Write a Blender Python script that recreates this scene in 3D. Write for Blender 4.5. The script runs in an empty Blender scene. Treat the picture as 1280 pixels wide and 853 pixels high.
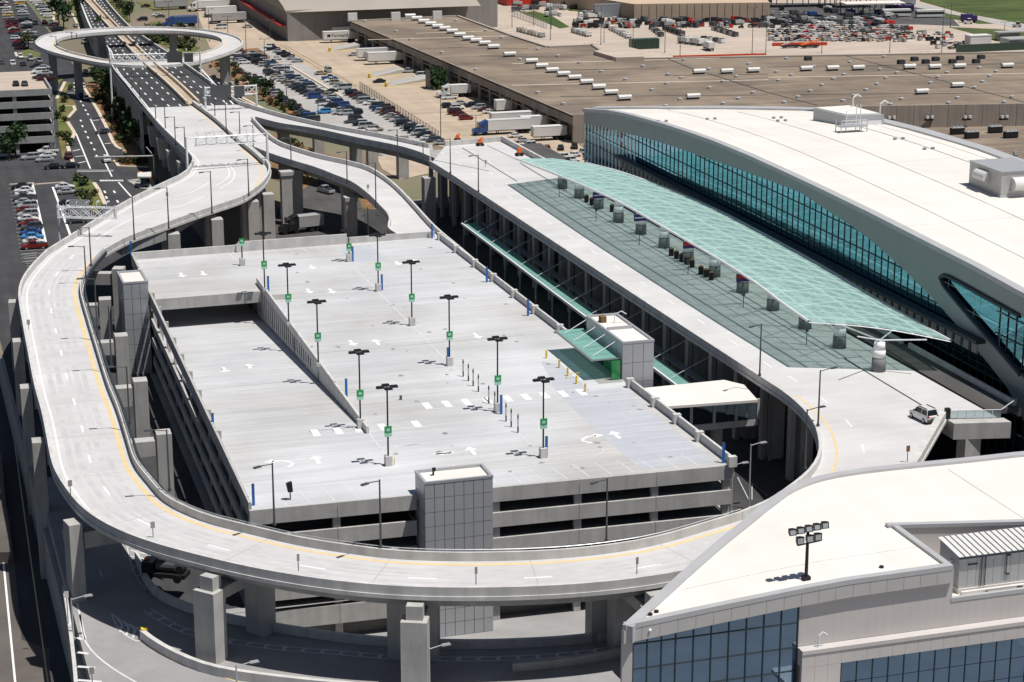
import bpy, bmesh, math, random
from mathutils import Vector, Matrix
from mathutils.geometry import tessellate_polygon
random.seed(7)
R = math.radians
scene = bpy.context.scene
# ------------------------------------------------------------------ camera
YAW, PITCH, CAMZ, FPX = R(17.2918), R(15.7984), 93.0, 2550.0
fwd = Vector((math.sin(YAW)*math.cos(PITCH), math.cos(YAW)*math.cos(PITCH), -math.sin(PITCH)))
rgt = Vector((math.cos(YAW), -math.sin(YAW), 0)); upv = rgt.cross(fwd)
cam = bpy.data.cameras.new('camera'); camo = bpy.data.objects.new('camera', cam)
scene.collection.objects.link(camo)
camo.matrix_world = Matrix((( rgt.x, upv.x, -fwd.x, 0), (rgt.y, upv.y, -fwd.y, 0), (rgt.z, upv.z, -fwd.z, CAMZ), (0, 0, 0, 1)))
cam.sensor_width = 36; cam.lens = 36*FPX/1280; cam.clip_start = 1; cam.clip_end = 8000
scene.camera = camo
# ------------------------------------------------------------------ sky and sun
SUN = Vector((.27, -.26, 1)).normalized()
w = bpy.data.worlds.new('World'); scene.world = w; w.use_nodes = True
nt = w.node_tree; sky = nt.nodes.new('ShaderNodeTexSky'); sky.sky_type = 'NISHITA'; sky.sun_disc = False
sky.sun_elevation = math.asin(SUN.z); sky.sun_rotation = math.atan2(SUN.x, SUN.y)
bg = nt.nodes['Background']; bg.inputs[1].default_value = 0.05
nt.links.new(sky.outputs[0], bg.inputs[0])
sun = bpy.data.lights.new('sun', 'SUN'); sun.energy = 5.0; sun.angle = R(.5); sun.color = (1, .965, .91)
suno = bpy.data.objects.new('sun', sun); scene.collection.objects.link(suno)
suno.rotation_euler = SUN.to_track_quat('Z', 'Y').to_euler(); suno.location = (0, 0, 300)
scene.view_settings.view_transform = 'Standard'; scene.view_settings.look = 'None'
scene.view_settings.gamma = 1; scene.view_settings.exposure = 0.0
scene.cycles.max_bounces = 6; scene.cycles.diffuse_bounces = 2; scene.cycles.transparent_max_bounces = 12

# ------------------------------------------------------------------ helpers
def at(px, py, z=0.0):
    """world point at height z seen at photo pixel (px, py)"""
    d = fwd*FPX + rgt*(px-640) + upv*(426.5-py)
    t = (z-CAMZ)/d.z
    return Vector((d.x*t, d.y*t, z))
def ats(l, z=0.0): return [at(a, b, z) for a, b in l]

def M_(name, col, rough=.8, metal=0, var=.12, scale=.15, streak=None, fine=0, spec=.3, bump=0, col2=None, c2s=.05, alpha=None, emit=0):
    m = bpy.data.materials.new(name); m.use_nodes = True; n = m.node_tree; N = n.nodes; Lk = n.links
    b = N['Principled BSDF']; b.inputs['Roughness'].default_value = rough; b.inputs['Metallic'].default_value = metal
    b.inputs['Specular IOR Level'].default_value = spec
    col = tuple(col) if not isinstance(col, (int, float)) else (col,)*3
    m.diffuse_color = (*col, 1)
    if var <= 0 and not streak:
        b.inputs['Base Color'].default_value = (*col, 1); return m
    geo = N.new('ShaderNodeNewGeometry')
    no = N.new('ShaderNodeTexNoise'); no.inputs['Scale'].default_value = scale; no.inputs['Detail'].default_value = 6; no.inputs['Roughness'].default_value = .6
    Lk.new(geo.outputs['Position'], no.inputs['Vector'])
    mr = N.new('ShaderNodeMapRange'); mr.inputs[1].default_value = .3; mr.inputs[2].default_value = .7
    mr.inputs[3].default_value = 1-var; mr.inputs[4].default_value = 1+var
    Lk.new(no.outputs['Fac'], mr.inputs[0])
    fac = mr.outputs[0]
    if streak:                       # fine lines / wear along one axis
        for sc, amp in streak:
            mp = N.new('ShaderNodeMapping'); mp.inputs['Scale'].default_value = sc
            Lk.new(geo.outputs['Position'], mp.inputs['Vector'])
            n2 = N.new('ShaderNodeTexNoise'); n2.inputs['Scale'].default_value = 1; n2.inputs['Detail'].default_value = 3
            Lk.new(mp.outputs[0], n2.inputs['Vector'])
            r2 = N.new('ShaderNodeMapRange'); r2.inputs[1].default_value = .35; r2.inputs[2].default_value = .65
            r2.inputs[3].default_value = 1-amp; r2.inputs[4].default_value = 1+amp
            Lk.new(n2.outputs['Fac'], r2.inputs[0])
            mu = N.new('ShaderNodeMath'); mu.operation = 'MULTIPLY'
            Lk.new(fac, mu.inputs[0]); Lk.new(r2.outputs[0], mu.inputs[1]); fac = mu.outputs[0]
    base = None
    if col2:
        n3 = N.new('ShaderNodeTexNoise'); n3.inputs['Scale'].default_value = c2s; n3.inputs['Detail'].default_value = 5
        Lk.new(geo.outputs['Position'], n3.inputs['Vector'])
        r3 = N.new('ShaderNodeMapRange'); r3.inputs[1].default_value = .42; r3.inputs[2].default_value = .6
        Lk.new(n3.outputs['Fac'], r3.inputs[0])
        mc = N.new('ShaderNodeMix'); mc.data_type = 'RGBA'
        mc.inputs[6].default_value = (*col, 1); mc.inputs[7].default_value = (*col2, 1); Lk.new(r3.outputs[0], mc.inputs[0])
        base = mc.outputs[2]
    vm = N.new('ShaderNodeVectorMath'); vm.operation = 'SCALE'
    if base: Lk.new(base, vm.inputs[0])
    else: vm.inputs[0].default_value = col
    Lk.new(fac, vm.inputs['Scale']); Lk.new(vm.outputs[0], b.inputs['Base Color'])
    if bump:
        bp = N.new('ShaderNodeBump'); bp.inputs['Strength'].default_value = bump; bp.inputs['Distance'].default_value = .05
        nb = N.new('ShaderNodeTexNoise'); nb.inputs['Scale'].default_value = 3; nb.inputs['Detail'].default_value = 4
        Lk.new(geo.outputs['Position'], nb.inputs['Vector']); Lk.new(nb.outputs['Fac'], bp.inputs['Height']); Lk.new(bp.outputs[0], b.inputs['Normal'])
    return m
def glassM(name, tint, dark, refl, rough=.03):
    """coated facade glass: dark body with a tinted mirror coat"""
    m = bpy.data.materials.new(name); m.use_nodes = True; n = m.node_tree; N = n.nodes; Lk = n.links
    N.remove(N['Principled BSDF'])
    d = N.new('ShaderNodeBsdfDiffuse'); d.inputs[0].default_value = (*dark, 1)
    g = N.new('ShaderNodeBsdfGlossy'); g.inputs[0].default_value = (*tint, 1); g.inputs['Roughness'].default_value = rough
    lw = N.new('ShaderNodeFresnel'); lw.inputs[0].default_value = 1.6
    ad = N.new('ShaderNodeMath'); ad.operation = 'ADD'; ad.inputs[1].default_value = refl; ad.use_clamp = True
    Lk.new(lw.outputs[0], ad.inputs[0])
    mx = N.new('ShaderNodeMixShader'); Lk.new(ad.outputs[0], mx.inputs[0]); Lk.new(d.outputs[0], mx.inputs[1]); Lk.new(g.outputs[0], mx.inputs[2])
    geo = N.new('ShaderNodeNewGeometry'); no = N.new('ShaderNodeTexNoise'); no.inputs['Scale'].default_value = .35
    Lk.new(geo.outputs['Position'], no.inputs['Vector'])
    bp = N.new('ShaderNodeBump'); bp.inputs['Strength'].default_value = .06; bp.inputs['Distance'].default_value = .3
    Lk.new(no.outputs['Fac'], bp.inputs['Height']); Lk.new(bp.outputs[0], g.inputs['Normal'])
    Lk.new(mx.outputs[0], N['Material Output'].inputs[0]); return m
def canopyM(name, col, trans, tr):
    m = bpy.data.materials.new(name); m.use_nodes = True; n = m.node_tree; N = n.nodes; Lk = n.links
    N.remove(N['Principled BSDF'])
    geo = N.new('ShaderNodeNewGeometry'); no = N.new('ShaderNodeTexNoise'); no.inputs['Scale'].default_value = .25; no.inputs['Detail'].default_value = 4
    Lk.new(geo.outputs['Position'], no.inputs['Vector'])
    mr = N.new('ShaderNodeMapRange'); mr.inputs[3].default_value = .85; mr.inputs[4].default_value = 1.15; Lk.new(no.outputs['Fac'], mr.inputs[0])
    vm = N.new('ShaderNodeVectorMath'); vm.operation = 'SCALE'; vm.inputs[0].default_value = col; Lk.new(mr.outputs[0], vm.inputs['Scale'])
    d = N.new('ShaderNodeBsdfDiffuse'); Lk.new(vm.outputs[0], d.inputs[0])
    t = N.new('ShaderNodeBsdfTransparent'); t.inputs[0].default_value = (*tr, 1)
    g = N.new('ShaderNodeBsdfGlossy'); g.inputs['Roughness'].default_value = .1
    tl = N.new('ShaderNodeBsdfTranslucent'); Lk.new(vm.outputs[0], tl.inputs[0]); dt = N.new('ShaderNodeMixShader'); dt.inputs[0].default_value = .52
    Lk.new(d.outputs[0], dt.inputs[1]); Lk.new(tl.outputs[0], dt.inputs[2])
    mx = N.new('ShaderNodeMixShader'); mx.inputs[0].default_value = trans; Lk.new(dt.outputs[0], mx.inputs[1]); Lk.new(t.outputs[0], mx.inputs[2])
    m2 = N.new('ShaderNodeMixShader'); m2.inputs[0].default_value = .05; Lk.new(mx.outputs[0], m2.inputs[1]); Lk.new(g.outputs[0], m2.inputs[2])
    Lk.new(m2.outputs[0], N['Material Output'].inputs[0]); return m

MT = {}
MT['deck'] = M_('deck_concrete', (.515, .505, .505), .75, var=.08, scale=.09, streak=[((.12, .9, 1), .03), ((.06, .25, 1), .03)], bump=.15)
MT['garage_deck'] = M_('garage_deck_concrete', (.49, .495, .51), .7, var=.12, scale=.06, streak=[((.04, 1.3, 1), .06), ((.03, .35, 1), .05)], bump=.1, col2=(.43, .42, .41), c2s=.035)
MT['sealed'] = M_('sealed_concrete', (.42, .437, .475), .7, var=.05, scale=.2, streak=[((.05, 1.2, 1), .05)])
MT['conc'] = M_('cast_concrete', (.40, .39, .375), .85, var=.12, scale=.35, streak=[((1.2, 1.2, .12), .07)], bump=.2)
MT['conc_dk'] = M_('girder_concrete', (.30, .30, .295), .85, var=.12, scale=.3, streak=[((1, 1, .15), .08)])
MT['parapet'] = M_('parapet_concrete', (.52, .51, .495), .8, var=.10, scale=.5, streak=[((.8, .8, .1), .08)])
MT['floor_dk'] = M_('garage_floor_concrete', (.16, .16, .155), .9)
MT['panel'] = M_('grey_wall_panel', (.40, .41, .43), .45, metal=.25, var=.04, scale=.3, spec=.5)
MT['panel_joint'] = M_('dark_panel_backing', (.06, .06, .065), .8, var=0)
MT['panel2'] = M_('warm_grey_fascia_panel', (.47, .45, .445), .5, metal=.1, var=.05, scale=.4)
MT['cladding'] = M_('smooth_metal_cladding', (.53, .50, .485), .5, metal=.1, var=.04, scale=.2)
MT['roof_w'] = M_('white_roof_membrane', (.70, .66, .615), .6, var=.05, scale=.08, streak=[((.4, .03, 1), .03), ((.05, .5, 1), .02)], bump=.1)
MT['roof_edge'] = M_('grey_roof_edge_metal', (.46, .46, .47), .5, metal=.2, var=.06, scale=.4)
MT['facade'] = M_('facade_grey_panel', (.30, .325, .325), .5, metal=.15, var=.05, scale=.12)
MT['glass'] = glassM('teal_facade_glass', (.20, .41, .50), (.010, .036, .055), .33)
MT['glass2'] = glassM('blue_wing_glass', (.40, .58, .80), (.015, .03, .05), .30)
MT['glass_dk'] = glassM('dark_window_glass', (.5, .7, .85), (.012, .018, .025), .06)
MT['mull'] = M_('dark_mullion_metal', (.05, .065, .075), .5, metal=.4, var=0)
MT['mull_l'] = M_('grey_mullion_metal', (.30, .32, .34), .45, metal=.4, var=0)
MT['canopy'] = canopyM('fritted_teal_canopy_glass', (.56, .83, .80), .40, (.68, .82, .77))
MT['awning'] = canopyM('pale_teal_awning_glass', (.44, .74, .68), .35, (.55, .80, .76))
MT['clear'] = canopyM('clear_rail_glass', (.45, .55, .57), .7, (.88, .95, .96))
MT['asphalt'] = M_('asphalt', (.048, .048, .052), .9, var=.2, scale=.12, streak=[((.5, .04, 1), .12)], bump=.2)
MT['asphalt2'] = M_('worn_asphalt', (.075, .072, .072), .9, var=.2, scale=.1, streak=[((.5, .05, 1), .1)], bump=.2)
MT['road_dk'] = M_('street_concrete', (.28, .275, .275), .85, var=.10, scale=.15, streak=[((.3, .3, 1), .06)])
MT['lot'] = M_('grey_lot_concrete', (.36, .345, .33), .9, var=.12, scale=.06, streak=[((.1, .5, 1), .08)])
MT['yard'] = M_('tan_yard_concrete', (.41, .33, .25), .9, var=.13, scale=.05, streak=[((.05, .35, 1), .07), ((.4, .03, 1), .06)])
MT['apron'] = M_('pinkish_apron_concrete', (.43, .36, .30), .9, var=.12, scale=.04, streak=[((.03, .3, 1), .07)])
MT['gravel'] = M_('tan_gravel_roof', (.225, .178, .135), .95, var=.16, scale=.07, streak=[((.02, .35, 1), .14), ((.25, .02, 1), .05)], col2=(.17, .135, .105), c2s=.05, bump=.4)
MT['wh_wall'] = M_('warehouse_wall', (.25, .215, .185), .9, var=.12, scale=.2, streak=[((.5, .5, .05), .08)])
MT['wh_wall2'] = M_('ribbed_warehouse_panel', (.30, .26, .225), .9, var=.10, scale=.2, streak=[((2.5, .1, .05), .12)])
MT['hangar'] = M_('hangar_metal_wall', (.235, .22, .205), .8, var=.06, scale=.2, streak=[((1.5, .1, .05), .07)])
MT['hroof'] = M_('hangar_roof', (.33, .29, .25), .8, var=.08, scale=.05)
MT['beige'] = M_('beige_wall', (.48, .37, .27), .9, var=.08, scale=.1)
MT['worn_spot'] = M_('oil_stained_concrete', (.27, .265, .26), .6, var=.2, scale=1.5)
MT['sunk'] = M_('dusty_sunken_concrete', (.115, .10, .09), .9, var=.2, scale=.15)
MT['soil'] = M_('bare_ground', (.22, .17, .13), 1, var=.25, scale=.02, col2=(.13, .14, .08), c2s=.01)
MT['mulch'] = M_('red_mulch', (.24, .115, .06), 1, var=.3, scale=.4, col2=(.12, .11, .045), c2s=.12)
MT['grass'] = M_('grass_ground', (.10, .125, .035), 1, var=.25, scale=.1, col2=(.16, .13, .05), c2s=.06, bump=.5)
MT['green'] = M_('green_meadow', (.045, .078, .018), 1, var=.3, scale=.05, streak=[((.02, .3, 1), .15)], col2=(.075, .09, .03), c2s=.012)
MT['kerb'] = M_('kerb_concrete', (.55, .47, .38), .9, var=.1, scale=.3)
MT['white'] = M_('white_road_paint', (.74, .74, .74), .7, var=.10, scale=1.2)
MT['white_f'] = M_('faded_white_paint', (.58, .58, .59), .8, var=.14, scale=.9)
MT['yellow'] = M_('yellow_road_paint', (.66, .50, .27), .7, var=.10, scale=.8)
MT['joint'] = M_('dark_joint_sealant', (.05, .05, .055), .9, var=0)
MT['steel'] = M_('galvanised_steel', (.50, .51, .52), .45, metal=.5, var=.06, scale=1)
MT['pole'] = M_('dark_grey_pole', (.10, .105, .11), .5, metal=.4, var=0)
MT['black'] = M_('black_painted_metal', (.018, .018, .02), .5, var=0)
MT['wsteel'] = M_('white_painted_steel', (.72, .73, .74), .4, var=.03, scale=1)
MT['colbase'] = M_('grey_column_base_paint', (.17, .175, .175), .6, var=0)
MT['palebar'] = M_('pale_teal_bar_paint', (.50, .68, .66), .5, var=0)
MT['colwhite'] = M_('white_column_paint', (.82, .82, .82), .4, var=0)
MT['sign_g'] = M_('green_sign_face', (.03, .30, .09), .5, var=0)
MT['sign_lg'] = M_('pale_green_sign_face', (.35, .62, .50), .5, var=0)
MT['sign_back'] = M_('grey_sign_back', (.32, .31, .30), .6, var=.05, scale=2)
MT['blue'] = M_('blue_post_paint', (.02, .13, .42), .5, var=0)
MT['ypost'] = M_('yellow_post_paint', (.72, .50, .05), .5, var=0)
MT['orange'] = M_('orange_paint', (.75, .16, .03), .5, var=0)
MT['barrier'] = M_('red_barrier_plastic', (.50, .06, .02), .6, var=0)
MT['red'] = M_('red_paint', (.45, .03, .02), .5, var=0)
MT['navy'] = M_('navy_sign', (.05, .03, .14), .5, var=0)
MT['tyre'] = M_('black_rubber', (.012, .012, .013), .8, var=0)
MT['wg'] = M_('vehicle_glass', (.015, .018, .022), .08, var=0, spec=.8)
MT['greenglass'] = M_('green_lobby_glass', (.015, .20, .06), .15, var=.3, scale=1.5, spec=.7)
MT['hvac'] = M_('white_hood_metal', (.62, .61, .59), .5, var=.05, scale=1)
MT['unit'] = M_('grey_rooftop_unit', (.42, .42, .42), .5, metal=.3, var=.06, scale=1)
MT['bark'] = M_('bark', (.10, .075, .05), .9, var=.2, scale=2)
MT['leaf'] = M_('leaves_dark', (.022, .050, .014), .7, var=.4, scale=.8)
MT['leaf2'] = M_('leaves_olive', (.055, .068, .022), .7, var=.4, scale=.8)
MT['leaf3'] = M_('leaves_autumn', (.12, .07, .025), .8, var=.4, scale=.8)

class MB:
    def __init__(s): s.v = []; s.f = []; s.m = []
    def add(s, vs, fs, mi=0):
        o = len(s.v); s.v += [tuple(p) for p in vs]; s.f += [tuple(o+i for i in f) for f in fs]; s.m += [mi]*len(fs); return s
    def box(s, x0, x1, y0, y1, z0, z1, mi=0):
        return s.add([(x0,y0,z0),(x1,y0,z0),(x1,y1,z0),(x0,y1,z0),(x0,y0,z1),(x1,y0,z1),(x1,y1,z1),(x0,y1,z1)],
                     [(0,3,2,1),(4,5,6,7),(0,1,5,4),(1,2,6,5),(2,3,7,6),(3,0,4,7)], mi)
    def obox(s, c, ax, ay, hx, hy, z0, z1, mi=0, taper=1.0):
        ax = Vector(ax).normalized(); ay = Vector(ay).normalized(); c = Vector((c[0], c[1], 0)); vs = []
        for z, k in ((z0, 1.0), (z1, taper)):
            for a, b in ((-1,-1),(1,-1),(1,1),(-1,1)):
                p = c+ax*hx*a*k+ay*hy*b*k; vs.append((p.x, p.y, z))
        return s.add(vs, [(0,3,2,1),(4,5,6,7),(0,1,5,4),(1,2,6,5),(2,3,7,6),(3,0,4,7)], mi)
    def slab(s, poly, z0, z1, mi=0, mside=None):
        n = len(poly); P2 = [Vector((p[0], p[1], 0)) for p in poly]
        ar = sum(P2[i].x*P2[(i+1) % n].y-P2[(i+1) % n].x*P2[i].y for i in range(n))
        if ar < 0: P2.reverse()
        tr = tessellate_polygon([P2]); fs = []
        for t in tr:
            a, b, c = (P2[i] for i in t)
            fs.append(t if (b-a).cross(c-a).z > 0 else (t[0], t[2], t[1]))
        zt = z1 if callable(z1) else (lambda x, y: z1)
        zb = z0 if callable(z0) else (lambda x, y: z0)
        s.add([(p.x, p.y, zt(p.x, p.y)) for p in P2], fs, mi)
        if z0 is not None:
            s.add([(p.x, p.y, zb(p.x, p.y)) for p in P2], [f[::-1] for f in fs], mi if mside is None else mside)
            s.add([(p.x, p.y, zb(p.x, p.y)) for p in P2]+[(p.x, p.y, zt(p.x, p.y)) for p in P2], [(i, (i+1) % n, n+(i+1) % n, n+i) for i in range(n)], mi if mside is None else mside)
        return s
    def tube(s, p0, p1, r0, r1=None, n=6, mi=0, cap=True):
        r1 = r0 if r1 is None else r1; p0 = Vector(p0); p1 = Vector(p1); d = (p1-p0).normalized()
        u = d.cross(Vector((0, 0, 1)) if abs(d.z) < .95 else Vector((1, 0, 0))).normalized(); v = d.cross(u); vs = []
        for p, r in ((p0, r0), (p1, r1)):
            for k in range(n):
                a = 2*math.pi*k/n; vs.append(p+u*r*math.cos(a)+v*r*math.sin(a))
        fs = [(k, (k+1) % n, n+(k+1) % n, n+k) for k in range(n)]
        if cap: fs += [tuple(range(n))[::-1], tuple(range(n, 2*n))]
        return s.add(vs, fs, mi)
    def strip(s, A, B, mi=0):
        n = len(A); return s.add(list(A)+list(B), [(i, i+1, n+i+1, n+i) for i in range(n-1)], mi)
    def beam(s, A, B, dz0, dz1, mi=0):
        """solid between polylines A (left) and B (right), top at z+dz1, bottom z+dz0"""
        n = len(A); up = Vector((0, 0, 1)); A = [Vector(p) for p in A]; B = [Vector(p) for p in B]
        vs = [p+up*dz0 for p in A]+[p+up*dz0 for p in B]+[p+up*dz1 for p in A]+[p+up*dz1 for p in B]
        fs = []
        for i in range(n-1):
            fs += [(i, i+1, n+i+1, n+i), (2*n+i, 3*n+i, 3*n+i+1, 2*n+i+1), (i, 2*n+i, 2*n+i+1, i+1), (n+i, n+i+1, 3*n+i+1, 3*n+i)]
        fs += [(0, n, 3*n, 2*n), (n-1, 3*n-1, 4*n-1, 2*n-1)]
        return s.add(vs, fs, mi)
    def mesh(s, name, mats, smooth=False):
        me = bpy.data.meshes.new(name); me.from_pydata(s.v, [], s.f); me.update()
        for m in (mats if isinstance(mats, (list, tuple)) else [mats]): me.materials.append(MT[m] if isinstance(m, str) else m)
        if len(me.materials) > 1: me.polygons.foreach_set('material_index', s.m)
        bm = bmesh.new(); bm.from_mesh(me); bmesh.ops.recalc_face_normals(bm, faces=bm.faces); bm.to_mesh(me); bm.free()
        if smooth: me.shade_smooth()
        return me
    def build(s, name, mats, parent=None, smooth=False, **tags):
        o = bpy.data.objects.new(name, s.mesh(name, mats, smooth)); link(o, parent)
        for k, v in tags.items(): o[k] = v
        return o
COL = scene.collection
def link(o, parent=None):
    COL.objects.link(o)
    if parent: o.parent = parent; o.matrix_parent_inverse = Matrix.Translation(-parent.location) if parent.type == 'EMPTY' else Matrix()
def thing(name, label=None, cat=None, loc=(0, 0, 0), rz=0, group=None, kind=None):
    o = bpy.data.objects.new(name, None); COL.objects.link(o); o.location = loc; o.rotation_euler = (0, 0, rz); o.empty_display_size = .5
    if label: o['label'] = label
    if cat: o['category'] = cat
    if group: o['group'] = group
    if kind: o['kind'] = kind
    return o
def tag(o, label, cat, group=None, kind=None):
    o['label'] = label; o['category'] = cat
    if group: o['group'] = group
    if kind: o['kind'] = kind
    return o
def inst(name, me, parent=None, loc=(0, 0, 0), rz=0, sc=None):
    o = bpy.data.objects.new(name, me); link(o, parent); o.location = loc; o.rotation_euler = (0, 0, rz)
    if sc: o.scale = sc
    return o
def children_of(o): return CH.get(o.name, [])
def copy_tree(o, loc, rz=None, label=None, group=None, parent=None):
    c = o.copy(); COL.objects.link(c); c.location = loc
    if rz is not None: c.rotation_euler = (0, 0, rz)
    if label: c['label'] = label
    if group: c['group'] = group
    for ch in KIDS.get(o.name, []):
        d = ch.copy(); COL.objects.link(d); d.parent = c
        for g in KIDS.get(ch.name, []):
            e = g.copy(); COL.objects.link(e); e.parent = d
    return c
KIDS = {}
def regkids(*roots):
    KIDS.clear()
    for o in bpy.data.objects:
        if o.parent: KIDS.setdefault(o.parent.name, []).append(o)
ORD = ['first', 'second', 'third', 'fourth', 'fifth', 'sixth', 'seventh', 'eighth', 'ninth', 'tenth', 'eleventh', 'twelfth', 'thirteenth', 'fourteenth', 'fifteenth', 'sixteenth', 'seventeenth', 'eighteenth', 'nineteenth', 'twentieth', 'twenty-first', 'twenty-second', 'twenty-third', 'twenty-fourth', 'twenty-fifth', 'twenty-sixth', 'twenty-seventh', 'twenty-eighth', 'twenty-ninth', 'thirtieth']
def catmull(pts, step, smooth=0, closed=False):
    P = [Vector(p) for p in pts]; out = []
    n = len(P); rng = range(n if closed else n-1)
    for i in rng:
        if closed: a, b, c, d = P[i-1], P[i], P[(i+1) % n], P[(i+2) % n]
        else: a, b, c, d = P[max(i-1, 0)], P[i], P[i+1], P[min(i+2, n-1)]
        k = max(1, int((c-b).length/(step*.25)))
        for j in range(k):
            t = j/k; out.append(.5*((2*b)+(c-a)*t+(2*a-5*b+4*c-d)*t*t+(3*b-a-3*c+d)*t**3))
    if not closed: out.append(P[-1].copy())
    for _ in range(smooth):
        q = [p.copy() for p in out]
        for i in range(len(out)):
            if closed or 0 < i < len(out)-1: q[i] = (out[i-1]+out[i]*2+out[(i+1) % len(out)])/4
        out = q
    # resample
    if closed: out.append(out[0].copy())
    res = [out[0]]; acc = 0
    for i in range(1, len(out)):
        acc += (out[i]-out[i-1]).length
        if acc >= step: res.append(out[i]); acc = 0
    if not closed and (res[-1]-out[-1]).length > .01:
        if (res[-1]-out[-1]).length < step*.5: res[-1] = out[-1]
        else: res.append(out[-1])
    return res
def normals(P, closed=False):
    N = []; n = len(P)
    for i in range(n):
        a = P[i-1] if (i or closed) else P[i]; b = P[(i+1) % n] if (i < n-1 or closed) else P[i]
        t = (b-a); t.z = 0; t.normalize(); N.append(Vector((t.y, -t.x, 0)))    # right-hand normal
    return N
def offset(P, d, closed=False):
    N = normals(P, closed); return [p+N[i]*d for i, p in enumerate(P)]
def wall_run(P, t, z0, z1, mats='parapet', name='parapet', parent=None, **tags):
    A = [Vector(p) for p in P]; B = offset(A, t); m = MB(); m.beam(A, B, z0, z1); return m.build(name, mats, parent, **tags)
def seglen(P):
    L = [0]
    for i in range(1, len(P)): L.append(L[-1]+(P[i]-P[i-1]).length)
    return L
def along(P, s):
    L = seglen(P); s = max(0, min(s, L[-1]))
    for i in range(1, len(P)):
        if L[i] >= s:
            t = (s-L[i-1])/max(L[i]-L[i-1], 1e-6); return P[i-1].lerp(P[i], t), (P[i]-P[i-1]).normalized()
    return P[-1], (P[-1]-P[-2]).normalized()
def line_mark(mb, P, wd, dz, dash=None, mi=0):
    A = offset(P, -wd/2); B = offset(P, wd/2); up = Vector((0, 0, dz))
    if not dash: mb.strip([p+up for p in A], [p+up for p in B], mi); return
    L = seglen(P)[-1]; s = 0
    while s+dash[0] < L:
        p, d = along(P, s); q, e = along(P, s+dash[0]); n1 = Vector((d.y, -d.x, 0))*wd/2; n2 = Vector((e.y, -e.x, 0))*wd/2
        mb.add([p-n1+up, p+n1+up, q+n2+up, q-n2+up], [(0, 1, 2, 3)], mi); s += dash[0]+dash[1]
def flat(name, poly, z, mat, kind='structure', parent=None):
    m = MB(); m.slab(poly, None, z); return m.build(name, mat, parent, **({'kind': kind} if kind else {}))
DZ = 12.2      # elevated road level
GZ = 12.0      # garage top deck
# ================================================================== GROUND
TX, TZ = 15.3, -7.0          # edge and floor of the sunken service road on the left
m = MB(); m.slab([(112, -200), (3500, -200), (3500, 5000), (112, 5000)], None, -.06); m.slab([(TX, -200), (112, -200), (112, 60), (TX, 60)], None, -.06); m.slab([(TX, 330), (112, 330), (112, 5000), (TX, 5000)], None, -.06); m.slab([(-3000, 452), (TX, 452), (TX, 5000), (-3000, 5000)], None, -.06); m.build('ground', 'soil', kind='structure')
PZ = -4.7      # sunken service yard in front of the garage
flat('garage_forecourt', [(34, 185), (112, 185), (112, 218), (34, 218)], PZ, 'road_dk')
flat('sunken_road', [(-200, 100), (TX, 100), (TX, 452), (-200, 452)], TZ, 'asphalt')
m = MB(); m.box(TX-.02, TX+.5, 100, 452, TZ-.5, -.1); m.box(-200, TX, 452, 452.5, TZ-.5, -.1); m.build('retaining_wall', 'conc_dk', kind='structure')
flat('left_asphalt', [(-200, 452.1), (60, 452.1), (60, 1600), (-600, 1600), (-200, 452.1)][:4], 0, 'asphalt')
flat('left_lot_asphalt', [(TX+.6, 330), (60, 330), (60, 452), (TX+.6, 452)], .004, 'asphalt')
flat('street', [(TX+.6, 60), (36, 60), (36, 214.6), (TX+.6, 214.6)], 0, 'road_dk'); flat('street', [(TX+.6, 214.7), (112, 213.7), (108, 330), (TX+.6, 329.9)], 0, 'road_dk'); flat('street', [(36.1, 60), (112, 60), (112, 185), (36.1, 185)], 0, 'road_dk'); flat('street', [(95, 198), (112, 198), (112, 213.6), (95, 213.9)], 0, 'road_dk')
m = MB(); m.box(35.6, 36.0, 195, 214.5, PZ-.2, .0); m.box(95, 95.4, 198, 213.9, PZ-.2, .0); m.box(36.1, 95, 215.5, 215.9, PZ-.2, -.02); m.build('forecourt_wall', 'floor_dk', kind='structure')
SZ = 2.0      # raised street that runs beneath the front of the loop
sbar = [(168, 690), (178, 716), (192, 735), (215, 748), (255, 762), (320, 776), (379, 786), (439, 794), (504, 799), (580, 801), (640, 800), (711, 796), (775, 788), (850, 775)]
m = MB(); SP_ = ats(sbar, SZ+1.0); SP_ = [Vector((p.x, p.y, SZ)) for p in catmull(SP_, 2, smooth=2)]
m.slab([(TX+.55, 262), (26.5, 262), (26.5, 230)]+[(p.x, p.y) for p in SP_]+[(98, 190), (56, 130), (TX+.55, 130)], PZ-.3, SZ, 0); m.build('raised_street', 'road_dk', kind='structure')
m = MB(); m.beam(SP_, offset(SP_, -.45), -6.8, 1.0); m.build('street_parapet', 'parapet', kind='structure')
flat('arrivals_street', [(93, 208.1), (260, 208.1), (150, 430), (108.5, 430), (108.5, 330), (93, 330)], .006, 'road_dk')
flat('wing_apron', [(112.2, 60), (330, 60), (330, 205), (112.2, 205)], 0, 'lot')
yard = ats([(245, 12), (300, 4), (345, 52), (455, 50), (470, 60), (722, 180), (760, 205), (700, 205), (540, 182), (430, 108), (333, 56), (300, 70), (262, 60)])
flat('truck_yard', yard, .012, 'yard')
lot = ats([(262, 62), (300, 66), (333, 56), (430, 108), (540, 182), (545, 200), (480, 195), (420, 165), (370, 140), (318, 104), (290, 88)])
flat('car_park', lot, .008, 'lot')
flat('lot_strip', ats([(300, 62), (322, 60), (345, 76), (372, 98), (366, 104), (330, 84), (300, 72)]), .016, 'mulch')
flat('far_apron', ats([(560, -10), (1400, -10), (1400, 80), (560, 60)]), 0, 'apron')
flat('cargo_apron', ats([(600, 20), (1180, 34), (1290, 58), (1400, 90), (640, 100), (640, 40)]), .01, 'apron')
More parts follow.
